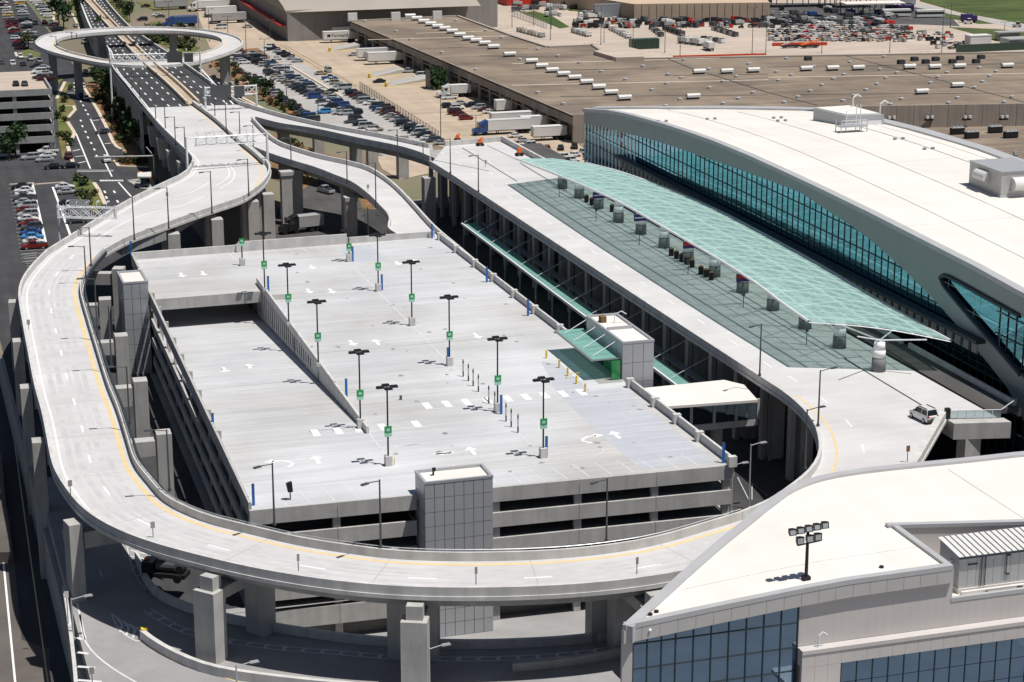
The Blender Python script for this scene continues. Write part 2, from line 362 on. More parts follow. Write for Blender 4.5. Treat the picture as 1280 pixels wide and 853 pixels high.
flat('far_yard_asphalt', ats([(740, 14), (780, 27), (1150, 31), (1200, 33), (1180, 12), (1100, 4), (740, 4)]), .02, 'asphalt2')
flat('meadow', ats([(1128, -60), (1150, 2), (1200, 16), (1285, 31), (1500, 60), (1500, -60)]), .03, 'green')
flat('perimeter_road', ats([(1085, -12), (1128, -12), (1140, 2), (1200, 17), (1290, 33), (1400, 55), (1400, 62), (1290, 40), (1245, 30), (1180, 16), (1110, 3)]), .04, 'lot')
flat('grass_strip', ats([(1160, 14), (1200, 20), (1242, 30), (1222, 30), (1185, 23), (1158, 17)]), .05, 'green')
flat('grass_bank', ats([(1185, 34), (1250, 37), (1330, 46), (1330, 56), (1245, 52), (1222, 44)]), .05, 'green')
flat('grass_patch', ats([(650, 16), (668, 14), (690, 20), (712, 34), (700, 36), (675, 26)]), .03, 'green')
flat('grass_verge', ats([(700, 9), (742, 9), (728, 15), (712, 14)]), .03, 'green')
# left streets, verges and slopes
def verge(name, px, mat, kerb=None, z=.14):
    P = ats(px); m = MB(); m.slab(P, -.05, z); m.build(name, mat, kind='structure')
    if kerb:
        Q = [at(*p) for p in kerb]; wall_run(Q, .9, -.05, z+.05, 'kerb', 'kerb', None, kind='structure')
verge('grass_verge', [(70, 122), (84, 103), (88, 104), (80, 122), (92, 126), (96, 134), (86, 149), (93, 167), (86, 184), (78, 200), (74, 178), (72, 150)], 'grass', [(83, 103), (76, 118), (73, 124)])
wall_run(ats([(82, 133), (94, 133), (96, 138), (86, 149), (86, 152), (95, 166), (95, 169), (87, 183), (90, 194), (96, 210)]), .9, -.05, .2, 'kerb', 'kerb', None, kind='structure')
verge('planted_slope', [(106, 106), (118, 100), (140, 98), (180, 175), (172, 198), (152, 190), (143, 176), (124, 138)], 'mulch', [(105, 106), (113, 120), (124, 138), (134, 157), (143, 177), (148, 184), (158, 189)])
verge('planted_bed', [(147, 202), (165, 196), (184, 200), (186, 208), (150, 208)], 'mulch', [(146, 201), (150, 208), (186, 209)])
verge('grass_verge', [(90, 226), (100, 220), (118, 228), (131, 250), (120, 268), (104, 258), (94, 240)], 'grass', [(120, 229), (126, 238), (134, 256)])
verge('planted_bed', [(132, 200), (146, 201), (148, 206)], 'mulch')
verge('grass_verge', [(126, 0), (133, -8), (150, 10), (163, 28), (158, 30)], 'grass')
verge('grass_verge', [(170, 3), (212, 3), (235, 10), (190, 12)], 'grass')
verge('grass_bank', [(188, 28), (200, 26), (212, 33), (192, 34)], 'grass')
verge('planted_slope', [(176, 43), (196, 42), (224, 52), (250, 60), (236, 70), (215, 62)], 'grass')
verge('planted_slope', [(255, 64), (270, 86), (300, 108), (340, 132), (380, 152), (392, 150), (345, 116), (300, 84), (272, 66)], 'mulch', [(262, 95), (300, 120), (350, 146)])
verge('grass_verge', [(66, 20), (75, 14), (72, 25), (76, 36), (68, 30)], 'mulch', [(70, 2), (72, 8), (69, 18), (68, 28)])
verge('grass_island', [(22, 66), (36, 62), (52, 68), (48, 72), (24, 71)], 'grass', [(21, 66), (23, 71), (46, 73)])
verge('grass_verge', [(85, 0), (92, -2), (104, 20), (112, 38), (100, 38)], 'grass', [(84, 0), (92, 18), (103, 40)])
verge('grass_verge', [(68, 96), (80, 98), (73, 106), (68, 103)], 'grass')
flat('planted_ground', ats([(330, 165), (350, 172), (430, 200), (470, 215), (480, 262), (440, 262), (400, 250), (345, 225)]), .03, 'mulch')
flat('ramp_street', ats([(345, 262), (400, 222), (450, 250), (460, 300), (340, 300)]), .034, 'asphalt2')
flat('ochre_bed', ats([(470, 196), (530, 190), (545, 215), (500, 225), (478, 212)]), .03, 'yard')
# street markings on the left road
m = MB(); dots = [(93, 104), (93, 109), (94, 113), (98, 122), (101, 127), (104, 132), (107, 138), (110, 143), (101, 151), (103, 158), (107, 165), (110, 172), (114, 179), (118, 187), (121, 195), (131, 240), (133, 247), (147, 252), (143, 240)]
for d in dots: p = at(*d, .012); m.obox(p, (1, 0, 0), (0, 1, 0), .22, 1.3, .012, .02)
for a, b in (((113, 149), (138, 200)), ((95, 167), (113, 211)), ((96, 213), (142, 213)), ((96, 215), (142, 214)), ((70, 118), (94, 116)), ((131, 203), (140, 221)), ((148, 228), (164, 246))):
    line_mark(m, [at(*a), at(*b)], .35, .014)
for a, b in (((91, 189), (100, 187)), ((94, 196), (105, 195)), ((98, 204), (107, 202)), ((116, 151), (124, 150)), ((131, 180), (139, 179))): line_mark(m, [at(*a), at(*b)], .5, .014)
for i in range(16): p = at(126+i*1.8+0, 226-0*i, .014); m.obox(p, (1, 0, 0), (0, 1, 0), .2, .9, .012, .018)
m.build('road_markings', 'white', kind='structure')

# ================================================================== ELEVATED ROADS
def road_thing(): pass
er = thing('elevated_road', kind='structure', loc=(60, 200, 0))
inpx = [(130, 312), (115, 329), (105, 345), (103, 362), (112, 395), (125, 437), (137, 475), (150, 507), (162, 545), (172, 575), (190, 597), (208, 618), (237, 633), (267, 644.5), (320, 657), (379, 671), (439, 680), (483, 686), (528, 688.5), (585, 689.5), (640, 688.5), (699, 686), (759, 680), (818, 670), (877, 653), (925, 638.6)]
IN = catmull(ats(inpx, 13.2), 2.0, smooth=26)
for p in IN: p.z = DZ
NR = normals(IN)
OUT = [p-n*9.9 for p, n in zip(IN, NR)]
# decide side: outer must be farther from the garage centre
if (OUT[len(OUT)//2]-Vector((64, 270, DZ))).length < (IN[len(IN)//2]-Vector((64, 270, DZ))).length: OUT = [p+n*9.9 for p, n in zip(IN, NR)]; SGN = 1
else: SGN = -1
OUT = catmull(OUT, 2.0, smooth=10)
def ring_interp(P, n):
    L = seglen(P)[-1]; return [along(P, L*i/(n-1))[0] for i in range(n)]
NS = 150
INr = ring_interp(IN, NS)
# outer points matched by normal
Nn = normals(INr); OUTr = [p+Nn[i]*9.9*SGN for i, p in enumerate(INr)]
for _ in range(6):
    OUTr = [OUTr[0]]+[(OUTr[i-1]+OUTr[i]*2+OUTr[i+1])/4 for i in range(1, NS-1)]+[OUTr[-1]]
m = MB(); m.beam(OUTr, INr, -.35, 0); m.build('road_deck', 'deck', er)
def lerpP(A, B, t): return [a.lerp(b, t) for a, b in zip(A, B)]
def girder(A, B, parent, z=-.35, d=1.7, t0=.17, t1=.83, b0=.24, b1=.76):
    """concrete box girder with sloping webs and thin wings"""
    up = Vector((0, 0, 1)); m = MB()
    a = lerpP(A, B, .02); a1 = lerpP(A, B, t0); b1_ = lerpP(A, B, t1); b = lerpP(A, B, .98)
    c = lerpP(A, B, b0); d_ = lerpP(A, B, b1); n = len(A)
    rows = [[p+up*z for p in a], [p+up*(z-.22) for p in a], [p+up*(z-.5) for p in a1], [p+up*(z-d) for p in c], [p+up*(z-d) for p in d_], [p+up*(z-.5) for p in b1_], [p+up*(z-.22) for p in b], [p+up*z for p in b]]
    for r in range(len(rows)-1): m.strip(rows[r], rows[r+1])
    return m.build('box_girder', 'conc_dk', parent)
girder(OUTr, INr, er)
def parapet_along(P, side, parent, h=1.0, t=.38, dz=0):
    """side=+1: deck lies to the right-hand normal side"""
    B = offset(P, side*t); m = MB(); m.beam(P, B, -.42+dz, h+dz)
    C = offset(P, -side*.12); m.beam(C, P, -.42+dz, .02+dz); return m.build('parapet', 'parapet', parent)
pc = lambda P, Q: 1 if (offset(P, 1)[len(P)//2]-Q[len(Q)//2]).length < (P[len(P)//2]-Q[len(Q)//2]).length else -1
parapet_along(OUTr, pc(OUTr, INr), er); parapet_along(INr, pc(INr, OUTr), er)
m = MB(); q_ = offset(INr, -pc(INr, OUTr)*.3); m.beam(q_, offset(q_, -pc(INr, OUTr)*.2), .15, .75); m.build('conduit', 'mull', er)
for P_, sd_ in ((INr, pc(INr, OUTr)),):
    m = MB(); q_ = [p+Vector((0, 0, 1.22)) for p in offset(P_, sd_*.1)]
    for a, b in zip(q_[:-1], q_[1:]): m.tube(a, b, .05, n=4, cap=False)
    for i in range(0, NS, 2): m.tube(q_[i]-Vector((0, 0, .24)), q_[i], .04, n=4, cap=False)
    m.build('guard_rail', 'steel', er)
# ---- upper deck (two carriageways)
OL = [OUTr[0]]+ats([(62, 306), (86, 294), (107, 285), (144, 265), (170, 250.5), (210, 231), (223.5, 225), (233.5, 218), (239.5, 208), (239, 200), (220, 181), (199, 160), (178, 135)], DZ)
OL[1:4] = [OUTr[0].lerp(OL[4], t) for t in (.3, .6, .9)][:3]
OLs = catmull(OL[:8], 2.0, smooth=8)+catmull(OL[8:], 2.0, smooth=3)
IL = [INr[0]]+ats([(160, 303), (200, 288), (250, 270), (299, 253.5), (315, 244.5), (329, 233.5), (337, 221.5), (338, 211.5), (332, 203.5), (319, 192), (313, 187)], DZ)
ILs = catmull(IL, 2.0, smooth=6)
UP = OLs+ats([(299, 131), (319, 150)], DZ)+ats([(316, 151)], DZ)+ILs[::-1]
m = MB(); m.slab(UP, DZ-.5, DZ); m.build('upper_road_deck', 'deck', er)
parapet_along(OLs, pc(OLs, ILs[::-1]), er); parapet_along(ILs, pc(ILs, OLs), er)
m = MB()
for a, b, c, d in (((107, 285), (170, 250), (215, 286), (150, 308)), ((170, 250), (236, 212), (330, 215), (215, 286)), ((236, 205), (183, 140), (225, 140), (325, 200)), ((225, 140), (298, 138), (312, 160), (322, 198))):
    q = [at(*p, DZ) for p in (a, b, c, d)]; cc = sum(q, Vector())/4; q = [p.lerp(cc, .14) for p in q]
    m.slab([(p.x, p.y) for p in q], DZ-2.2, DZ-.5)
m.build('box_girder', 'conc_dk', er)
# median barrier
MED = catmull(ats([(241.5, 131), (270, 152), (301, 180), (318, 194), (331, 206)], DZ), 3)
m = MB(); m.beam(offset(MED, -.3), offset(MED, .3), 0, .95); m.build('median_barrier', 'parapet', er)
m = MB(); line_mark(m, MED, 1.5, .006); m.build('median_joint', 'joint', er)
# ---- ramp to the departures level
near3 = ats([(319, 151), (350, 159), (395, 166), (445, 177), (495, 187), (520, 194), (537, 201)], DZ); far3 = ats([(299, 131), (325, 139), (365, 150), (425, 163), (470, 171), (505, 178), (537, 185)], DZ)
N3 = ring_interp(catmull(near3, 3, smooth=4), 50); F3 = ring_interp(catmull(far3, 3, smooth=4), 50)
m = MB(); m.beam(F3, N3, -.35, -.004); m.build('road_deck', 'deck', er); girder(F3, N3, er)
parapet_along(F3, pc(F3, N3), er); parapet_along(N3, pc(N3, F3), er)
# ---- ramp down to the arrivals level
rp = [((313, 187), (316, 151), 12.2), ((337, 197), (333, 169), 12.1), ((365, 206), (350, 182), 11.9), ((395, 215), (375, 191), 11.6), ((420, 225), (402, 199), 11.3), ((440, 233), (430, 205), 11), ((460, 248), (460, 213), 10.6), ((478, 266), (482, 226), 10.2), ((487, 277), (500, 241), 9.8), ((484, 288), (520, 262), 9.4), ((486, 294), (545, 289), 9.1), ((520, 310), (572, 312), 8.4), ((560, 335), (598, 334), 7.6)]
A2 = ring_interp(catmull([at(*r[0], r[2]) for r in rp], 3, smooth=5), 60); B2 = ring_interp(catmull([at(*r[1], r[2]) for r in rp], 3, smooth=5), 60)
m = MB(); m.beam(B2, A2, -.35, -.006); m.build('road_deck', 'deck', er); girder(B2, A2, er)
parapet_along(A2, pc(A2, B2), er); parapet_along(B2, pc(B2, A2), er)
# ---- departures deck
inA = [(980, 490), (1000, 507), (1015, 525), (1022, 543), (1023, 565), (1010, 587), (980, 611), (958, 625), (925, 638.6)]
INA = catmull([at(537, 201, 13.2), Vector((109.0, 390, 13.2)), Vector((109.3, 360, 13.2)), Vector((109.6, 330, 13.2)), Vector((109.9, 300, 13.2)), Vector((110.2, 275, 13.2)), Vector((110.5, 255, 13.2)), at(960, 477, 13.2)]+ats(inA, 13.2), 2.5, smooth=4)
for p in INA: p.z = DZ
INA[-1] = INr[-1].copy()
oc = catmull([OUTr[-1], Vector((86, 183.5, DZ)), Vector((97, 188.5, DZ)), Vector((107, 196, DZ))], 2.5)
OD = oc+[Vector((116, 207, DZ)), Vector((127.3, 221.3, DZ)), Vector((133.7, 219.6, DZ)), Vector((132.9, 300, DZ)), Vector((132.2, 400, DZ)), Vector((131, 429, DZ)), Vector((117.6, 427.3, DZ))]
m = MB(); m.slab(INA+OD, DZ-.5, DZ); m.build('departures_deck', 'deck', er)
parapet_along(INA, pc(INA, [Vector((125, 300, DZ))]*3), er)
bw = oc+[Vector((116, 207, DZ)), Vector((127.0, 221.0, DZ))]
parapet_along(bw, pc(bw, [Vector((111, 215, DZ))]*3), er, h=1.0, t=.9)
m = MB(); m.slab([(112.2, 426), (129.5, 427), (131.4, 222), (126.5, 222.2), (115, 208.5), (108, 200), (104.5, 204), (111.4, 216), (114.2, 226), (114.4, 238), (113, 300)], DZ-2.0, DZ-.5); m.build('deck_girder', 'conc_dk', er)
wall_run([Vector((117.6, 427.0, DZ)), Vector((131, 428.7, DZ))], -.4, -.4, 1.1, 'parapet', 'parapet', er)
wall_run([Vector((131.6, 429, DZ)), Vector((132.6, 380, DZ))], .5, -.4, 1.2, 'parapet', 'parapet', er)
# expansion joints and the long dark gap in the departures roadway
m = MB()
line_mark(m, [Vector((120.6, 424, DZ)), Vector((120.9, 385, DZ))], .28, .008)
line_mark(m, [at(607, 182, DZ), at(650, 204, DZ), Vector((126.9, 221.6, DZ))][1:], .30, .008)
line_mark(m, [at(530, 198, DZ), at(612, 214, DZ)], .3, .008)
line_mark(m, [at(609, 182, DZ), at(646, 200, DZ)], .22, .008)
for a, b in (((240.5, 213), (331, 205)),): line_mark(m, [at(*a, DZ), at(*b, DZ)], .45, .006)
m.build('expansion_joint', 'joint', er)
# kerbed median on the departures deck
m = MB(); m.beam([Vector((126.1, 250, DZ)), Vector((125.6, 372, DZ))], [Vector((129.6, 250, DZ)), Vector((129.1, 372, DZ))], .0, .15); m.build('kerbed_island', 'deck', er)
# ---- lane wear and lane markings of the loop
MT['worn'] = M_('tyre_worn_concrete', (.485, .478, .482), .7, var=.06, scale=.3, streak=[((.5, .5, 1), .06)])
m = MB()
for t_, wd in ((.50, .5), (.30, .9), (.40, .9), (.64, .9), (.76, .9)): line_mark(m, lerpP(INr, OUTr, t_), wd*.8, .003)
m.build('tyre_wear', 'worn', er, kind='stuff')
m = MB()
line_mark(m, lerpP(INr, OUTr, .13), .5, .006, mi=1); line_mark(m, lerpP(INr, OUTr, .875), .22, .006, mi=0)
line_mark(m, lerpP(INr, OUTr, .53), .26, .006, dash=(3, 9))
line_mark(m, offset(INA, 2.2*pc(INA, [Vector((125, 300, DZ))]*3))[int(len(INA)*.78):], .3, .006, mi=1)
A = catmull(ats([(985, 470), (1030, 500), (1066, 535), (1080, 565), (1076, 590)], DZ), 2, smooth=3); line_mark(m, A, .22, .006, dash=(3, 7))
for a, b in (((640, 213), (985, 475)),):
    for k in (4.2, 7.6, 11.0):
        line_mark(m, [Vector((110.5+k, 420, DZ)), Vector((111.2+k, 246, DZ))], .16, .006, dash=(3, 9))
q = catmull(OLs[:len(OLs)], 3, smooth=4); sd = pc(OLs, ILs[::-1]); line_mark(m, offset(OLs, sd*1.3), .22, .006)
for pts in ([(281, 205), (287, 215), (283, 224), (270, 232)], [(282, 203), (293, 215), (290, 226), (275, 236)], [(262, 228), (240, 240), (218, 245)], [(256, 245), (225, 258), (196, 264), (160, 276), (120, 300)]): line_mark(m, catmull(ats(pts, DZ), 2, smooth=2), .22, .006)
line_mark(m, catmull(ats([(300, 185), (318, 200), (326, 212), (325, 224), (312, 240), (290, 250), (262, 262)], DZ), 2, smooth=3), .35, .006, mi=1)
line_mark(m, catmull(ats([(236, 131), (262, 152), (290, 176)], DZ), 2), .25, .006, mi=1)
m.build('lane_markings', ['white', 'yellow'], er)
# drain grates / transverse slab joints of the loop
m = MB()
for i in range(8, NS-4, 11): line_mark(m, [INr[i], OUTr[i]], .07, .005)
m.build('slab_joint', 'sign_back', er)
# ---- straddle bents and columns
def column(m, p, ax, ay, hx, hy, z0, z1, cap=0, taper=1): m.obox(p, ax, ay, hx, hy, z0, z1, taper=taper)
def bent(i, inner_off=4.3, outer_off=.9, z0=0, both=True, zo=None, cw=.95, cl=1.15):
    a, b = INr[i], OUTr[i]; d = (b-a).normalized(); t = Vector((-d.y, d.x, 0))
    pi_, po = a-d*inner_off, b+d*outer_off; m = MB()
    c = (pi_+po)/2; L = (pi_-po).length/2
    m.obox(c, d, t, L-cw, .95, DZ-4.0, DZ-2.06); m.build('cross_beam', 'conc', er)
    if both:
        m = MB(); m.obox(pi_, d, t, cw, cl, z0, DZ-1.2); m.build('pier', 'conc', er)
    m = MB(); m.obox(po, d, t, cw*.8, cl, z0 if zo is None else zo, DZ-1.3); m.obox(po+d*.0, d, t, cw*.8, cl, DZ-1.3, DZ-.9); m.build('pier', 'conc', er)
def nearest(P, q): return min(range(len(P)), key=lambda i: (P[i]-q).length)
for px, off in (((127, 334), 3.2), ((132, 372), 3.4), ((148, 417), 4.2), ((165, 472), 4.6), ((188, 541), 4.8), ((215, 632), 3)):
    p = at(*px, DZ-1); i = nearest(INr, p); bent(i, inner_off=min(off, 5.0), zo=TZ if INr[i].y > 205 and OUTr[i].x < 19 else 0, both=px != (215, 632))
for px in ((268, 700), (515, 731), (808, 716)):
    p = at(*px, 13.2); i = nearest(OUTr, p); a, b = INr[i], OUTr[i]; d = (b-a).normalized(); t = Vector((-d.y, d.x, 0))
    m = MB(); c = b+d*.75; m.obox(c, d, t, 1.0, 1.35, PZ, DZ-2.2); m.obox(c-d*.3, d, t, .7, .85, DZ-2.2, DZ-.7); m.build('pier', 'conc', er)
    pi_ = a.lerp(b, .22); m = MB(); m.obox(pi_, d, t, 1.0, 1.3, PZ, DZ-2.05); m.build('pier', 'conc', er)
    m = MB(); m.obox((c+pi_)/2, d, t, (c-pi_).length/2, .9, DZ-3.6, DZ-2.32); m.build('cross_beam', 'conc', er)
for px in ((478, 740), (740, 676)):
    p = at(*px, DZ); i = nearest(INr, p); a, b = INr[i], OUTr[i]; d = (b-a).normalized(); t = Vector((-d.y, d.x, 0))
    m = MB(); pq = a-d*(1.0 if px[0] == 740 else -2.0); m.obox(pq, d, t, 1.0, 1.2, PZ, DZ-1.5 if px[0] == 740 else DZ-2.05); m.build('pier', 'conc', er)
# inner tops beside the upper deck
for px in ((215, 287), (269, 269), (314, 247), (333, 238)):
    p = at(*px, DZ-1.0)+Vector((0, -1.2, 0)); m = MB(); m.box(p.x-1.1, p.x+1.1, p.y-1.3, p.y+1.3, 0, DZ-1.4); m.build('pier', 'conc', er)
    m = MB(); m.box(p.x-1, p.x+1, p.y+6, p.y+9, 0, DZ-2.1); m.build('pier', 'conc', er)
for px in ((181, 150), (192, 165), (203, 180), (215.5, 195), (229, 209)):           # pier ends in the sun beneath the left edge
    p = at(px[0], px[1], DZ-3.5); m = MB(); m.obox((p.x, p.y), (1, 0, 0), (0, 1, 0), .85, .9, DZ-7, DZ-2.2, taper=1.5); m.obox((p.x+3, p.y+1), (1, 0, 0), (0, 1, 0), 1, 1.4, 0, DZ-2.2); m.build('pier', 'conc', er)
    m = MB(); m.box(p.x+1, p.x+16, p.y-.9, p.y+.9, DZ-4.2, DZ-2.2); m.build('cross_beam', 'conc_dk', er)
# piers of the departures deck: one near the edge and one behind, every ~9.1 m
for k in range(21):
    y = 237+k*9.15; xe = 113.0 if y < 330 else 112.4
    if 238 < y < 246: continue
    m = MB(); m.box(xe-.35, xe+.35, y-.6, y+.6, 0, DZ-1.0); m.build('pier', 'conc', er)
    for xx in (115.0,):
        m = MB(); m.box(xx-.9, xx+.9, y-.8, y+.8, 0, DZ-2.02); m.build('pier', 'conc', er)
for x, y in ((120, 427), (129, 427)): m = MB(); m.box(x-1, x+1, y-1, y+1, 0, DZ-2.0); m.build('pier', 'conc', er)
for px in ((445, 205), (465, 188), (503, 196), (536, 252), (355, 190), (398, 182)):
    p = at(px[0], px[1], 5); m = MB(); m.box(p.x-1.2, p.x+1.2, p.y-1.3, p.y+1.3, 0, DZ-2.05 if px[1] > 187 else DZ-2.05); m.build('pier', 'conc', er)
for px, z in (((357, 214), 11.3), ((370, 212), 10.8), ((438, 246), 8.8), ((434, 234), 8.8)):
    p = at(px[0], px[1], z); m = MB(); m.box(p.x-1.1, p.x+1.1, p.y-1.1, p.y+1.1, 0, z-.8); m.box(p.x-1.3, p.x+1.3, p.y-1.3, p.y+1.3, z-.8, z); m.build('pier', 'conc', er)
m = MB(); m.box(118.5, 119.2, 236, 424, 0, DZ-2.03); m.box(118.5, 131, 235.5, 235.99, 0, DZ-2.03); m.build('added_dark_frontage', 'mull', er)  # dark wall added so the openings under the deck read black
# right end bridge piece with railing
m = MB(); m.slab([(127.2, 221.9), (127.2, 219.2), (134.5, 217.6), (134.5, 219.5)], DZ-2.2, DZ-.05); m.build('end_beam', 'conc', er)
m = MB(); m.box(128.8, 131, 218.8, 221, 0, DZ-2.2); m.build('pier', 'conc', er)

# ---- mainline asphalt and its retaining wall
ml = [((93, -12), (124, -12), 2.5), ((98, 0), (131, 0), 4), ((113, 38), (160, 33), 6.5), ((134, 62), (190, 55), 9), ((140, 86), (222, 76), 10.8), ((160, 112), (262, 104), 11.8), ((178, 135), (299, 131), 12.19)]
A = ring_interp(catmull([at(*a, z) for a, b, z in ml], 5), 60); B = ring_interp(catmull([at(*b, z) for a, b, z in ml], 5), 60)
hw = thing('highway', kind='structure', loc=(75, 560, 0))
m = MB(); m.strip(A, B); m.build('road_surface', 'asphalt', hw)
m = MB(); up = Vector((0, 0, 1)); AO = offset(A, .0)
m.strip([p+up*.9 for p in A], [Vector((p.x, p.y, -.1)) for p in A]); m.build('retaining_wall', 'conc_dk', hw)
m = MB(); m.strip([p+up*.9 for p in B], [Vector((p.x, p.y, -.1)) for p in B]); m.build('retaining_wall', 'conc_dk', hw)
parapet_along(A, pc(A, B), hw, h=.9); parapet_along(B, pc(B, A), hw, h=.9)
mid = [at(*p, z) for p, z in (((106, -8), 3), ((110, 0), 4), ((142, 35), 6.7), ((163, 57), 9), ((184, 78), 10.8), ((214, 104), 11.8), ((241, 130), 12.2))]
mid = catmull(mid, 5, smooth=3)
m = MB(); m.beam(offset(mid, -1.7), offset(mid, -1.2), 0, .8); m.beam(offset(mid, 1.2), offset(mid, 1.7), 0, .8); m.build('median_barrier', 'kerb', hw)
m = MB(); m.strip([p+up*.02 for p in offset(mid, -1.2)], [p+up*.02 for p in offset(mid, 1.2)]); m.build('median_strip', 'yard', hw)
m = MB()
for t in (.15, .28, .40, .62, .73, .84):
    line_mark(m, catmull(lerpP(A, B, t), 3), .35, .02, dash=(3.5, 7))
line_mark(m, lerpP(A, B, .06), .3, .02)
for f0, f1 in (((249, 84), (292, 131)), ((236, 84), (284, 131))): line_mark(m, [at(*f0, 10.9), at(*f1, 12.2)], .4, .05)
m.build('lane_markings', 'white', hw)
# ---- ring ramp
RZ = 15.5
ro = [(43.5, 57), (50, 48), (65, 43), (100, 38.5), (142, 36), (187, 35), (225, 36), (262, 39.5), (290, 45), (304, 53), (298, 62), (272, 72), (243, 80), (205, 84), (160, 84), (125, 80.5), (95, 74.5), (62, 66)]
ri = [(69, 57), (73, 51), (85, 47), (108, 44), (142, 41.2), (187, 40.2), (226, 41), (255, 44), (272, 48), (278, 53), (273, 60), (254, 67), (232, 73.5), (200, 77), (166, 77.5), (136, 76.5), (112, 72), (84, 65)]
n_ = len(ro)
def rzz(py): return 13.8-max(0, min(1, (py-38)/36))*2.5
RO = [Vector(p) for p in catmull([at(a, b, rzz(b)) for a, b in ro], 1.2, closed=True)]; RI = [Vector(p) for p in catmull([at(a, b, rzz(b)) for a, b in ri], 1.2, closed=True)]
RO = ring_interp(RO+[RO[0]], 97); RI = ring_interp(RI+[RI[0]], 97)
def smc(P, k):
    P = P[:-1]
    for _ in range(k): P = [(P[i-1]+2*P[i]+P[(i+1) % len(P)])/4 for i in range(len(P))]
    return P+[P[0]]
RO = smc(RO, 4); RI = smc(RI, 4)
rr = thing('ring_ramp', kind='structure', loc=(76, 600, 0))
m = MB(); m.beam(RO, RI, -.35, 0); m.build('road_deck', 'deck', rr); girder(RO, RI, rr, d=.9)
parapet_along(RO, pc(RO[:30], RI[:30]), rr, h=.5); parapet_along(RI, pc(RI[:30], RO[:30]), rr, h=.5)
m = MB(); line_mark(m, lerpP(RO, RI, .8), .35, .01); m.build('edge_line', 'yellow', rr)
for i in (6, 16, 28, 40, 52, 60, 84, 92):
    c = RO[i].lerp(RI[i], .5); m = MB(); m.box(c.x-1.1, c.x+1.1, c.y-1.1, c.y+1.1, -.1, c.z-1.3); m.build('pier', 'conc_dk', rr)
# ================================================================== PARKING GARAGE
C00, C10, C01, C11 = Vector((35.9, 214.7, 0)), Vector((93.9, 212.9, 0)), Vector((38.5, 341, 0)), Vector((92.5, 342.5, 0))
GU, GV = 57.5, 128.5
def gp(u, v, z=0): p = C00.lerp(C10, u/GU).lerp(C01.lerp(C11, u/GU), v/GV); p.z = z; return p
def gbox(m, u0, u1, v0, v1, z0, z1, mi=0):
    q = [gp(u0, v0), gp(u1, v0), gp(u1, v1), gp(u0, v1)]; m.slab([(p.x, p.y) for p in q], z0, z1, mi); return m
g = thing('parking_garage', 'wide concrete parking garage with striped open roof deck inside the road loop', 'parking garage', (64, 214, 0))
RZ0, RZ1 = 12.0, 7.1     # ramp top / foot
rv0, rv1 = 25.5, 100.0
def rampz(v): return RZ0+(RZ1-RZ0)*max(0, v-rv0)/(rv1-rv0)
deck = [gp(0, 0), gp(GU, 0), gp(GU, GV), gp(0, GV), gp(0, rv1), gp(18.7, rv1), gp(18.7, rv0), gp(0, rv0)]
m = MB(); m.slab([(p.x, p.y) for p in deck], GZ-.5, GZ, 0, 1); m.build('roof_deck', ['garage_deck', 'conc'], g)
m = MB(); a0, b0, a1, b1 = gp(.5, rv0, RZ0), gp(18.5, rv0, RZ0), gp(.5, 118, rampz(118)), gp(18.5, 118, rampz(118))
m.beam([a0, a1], [b0, b1], -.4, -.004); m.build('ramp', 'garage_deck', g)
m = MB(); gbox(m, 0, 18.7, rv1-.35, rv1, GZ-1.75, GZ+.06); m.build('edge_beam', 'conc', g)
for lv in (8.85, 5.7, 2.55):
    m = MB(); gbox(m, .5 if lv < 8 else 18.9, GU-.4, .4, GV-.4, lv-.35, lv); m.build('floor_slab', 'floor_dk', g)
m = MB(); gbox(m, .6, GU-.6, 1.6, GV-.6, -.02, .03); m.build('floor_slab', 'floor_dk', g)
# front spandrels: split at columns, with a gap for the tower
def gpiece(name, mat, *a): m = MB(); gbox(m, *a); return m.build(name, mat, g)
ucol = [.3, 10.2, 38.55, 56.9]
for k, lv in enumerate((12.12, 8.97, 5.82, 2.67, -.42)):
    for u0, u1 in ((.0, 9.9), (9.95, 19.1), (27.7, 38.5), (38.55, 48.0), (48.05, GU)):
        gpiece('spandrel', 'conc', u0, u1, -.02, .33, lv-(1.78 if lv > 0 else 2.3), lv)
for u in (9.9, 38.5, 28.6, 57.0, .35, 48):
    gpiece('column', 'conc', u-.42, u+.42, .34, 1.0, PZ, GZ-.5)
# left facade spandrels and columns
vs = [0.4]+[9.1*i for i in range(1, 14)]+[GV-.4]
for i in range(len(vs)-1):
    for k, lv in enumerate((12.95, 8.97, 5.82, 2.67)):
        gpiece('spandrel', 'conc', -.02, .32, vs[i]+.03, vs[i+1]-.03, lv-(1.9 if k == 0 else 1.25), lv if k else (12.95 if vs[i] < 112 else 13.1))
    if i: gpiece('column', 'conc', .34, .9, vs[i]-.35, vs[i]+.35, 0, 11.0)
# small wall brackets in the sun along the ramp's left wall
for i in range(3, 13): gpiece('wall_bracket', 'conc', .33, .75, vs[i]-.25, vs[i]+.25, rampz(vs[i])-.2, 13.05)
# right facade
for i in range(len(vs)-1):
    for lv in (8.97, 5.82, 2.67): gpiece('spandrel', 'conc', GU-.32, GU+.02, vs[i]+.03, vs[i+1]-.03, lv-1.3, lv)
    if i: gpiece('column', 'conc', GU-.9, GU-.34, vs[i]-.35, vs[i]+.35, 0, GZ-.5)
# interior columns
for i in range(2, len(vs)-1, 2):
    for u in (19, 37): gpiece('column', 'conc_dk', u-.4, u+.4, vs[i]-.4, vs[i]+.4, 0, GZ-.5)
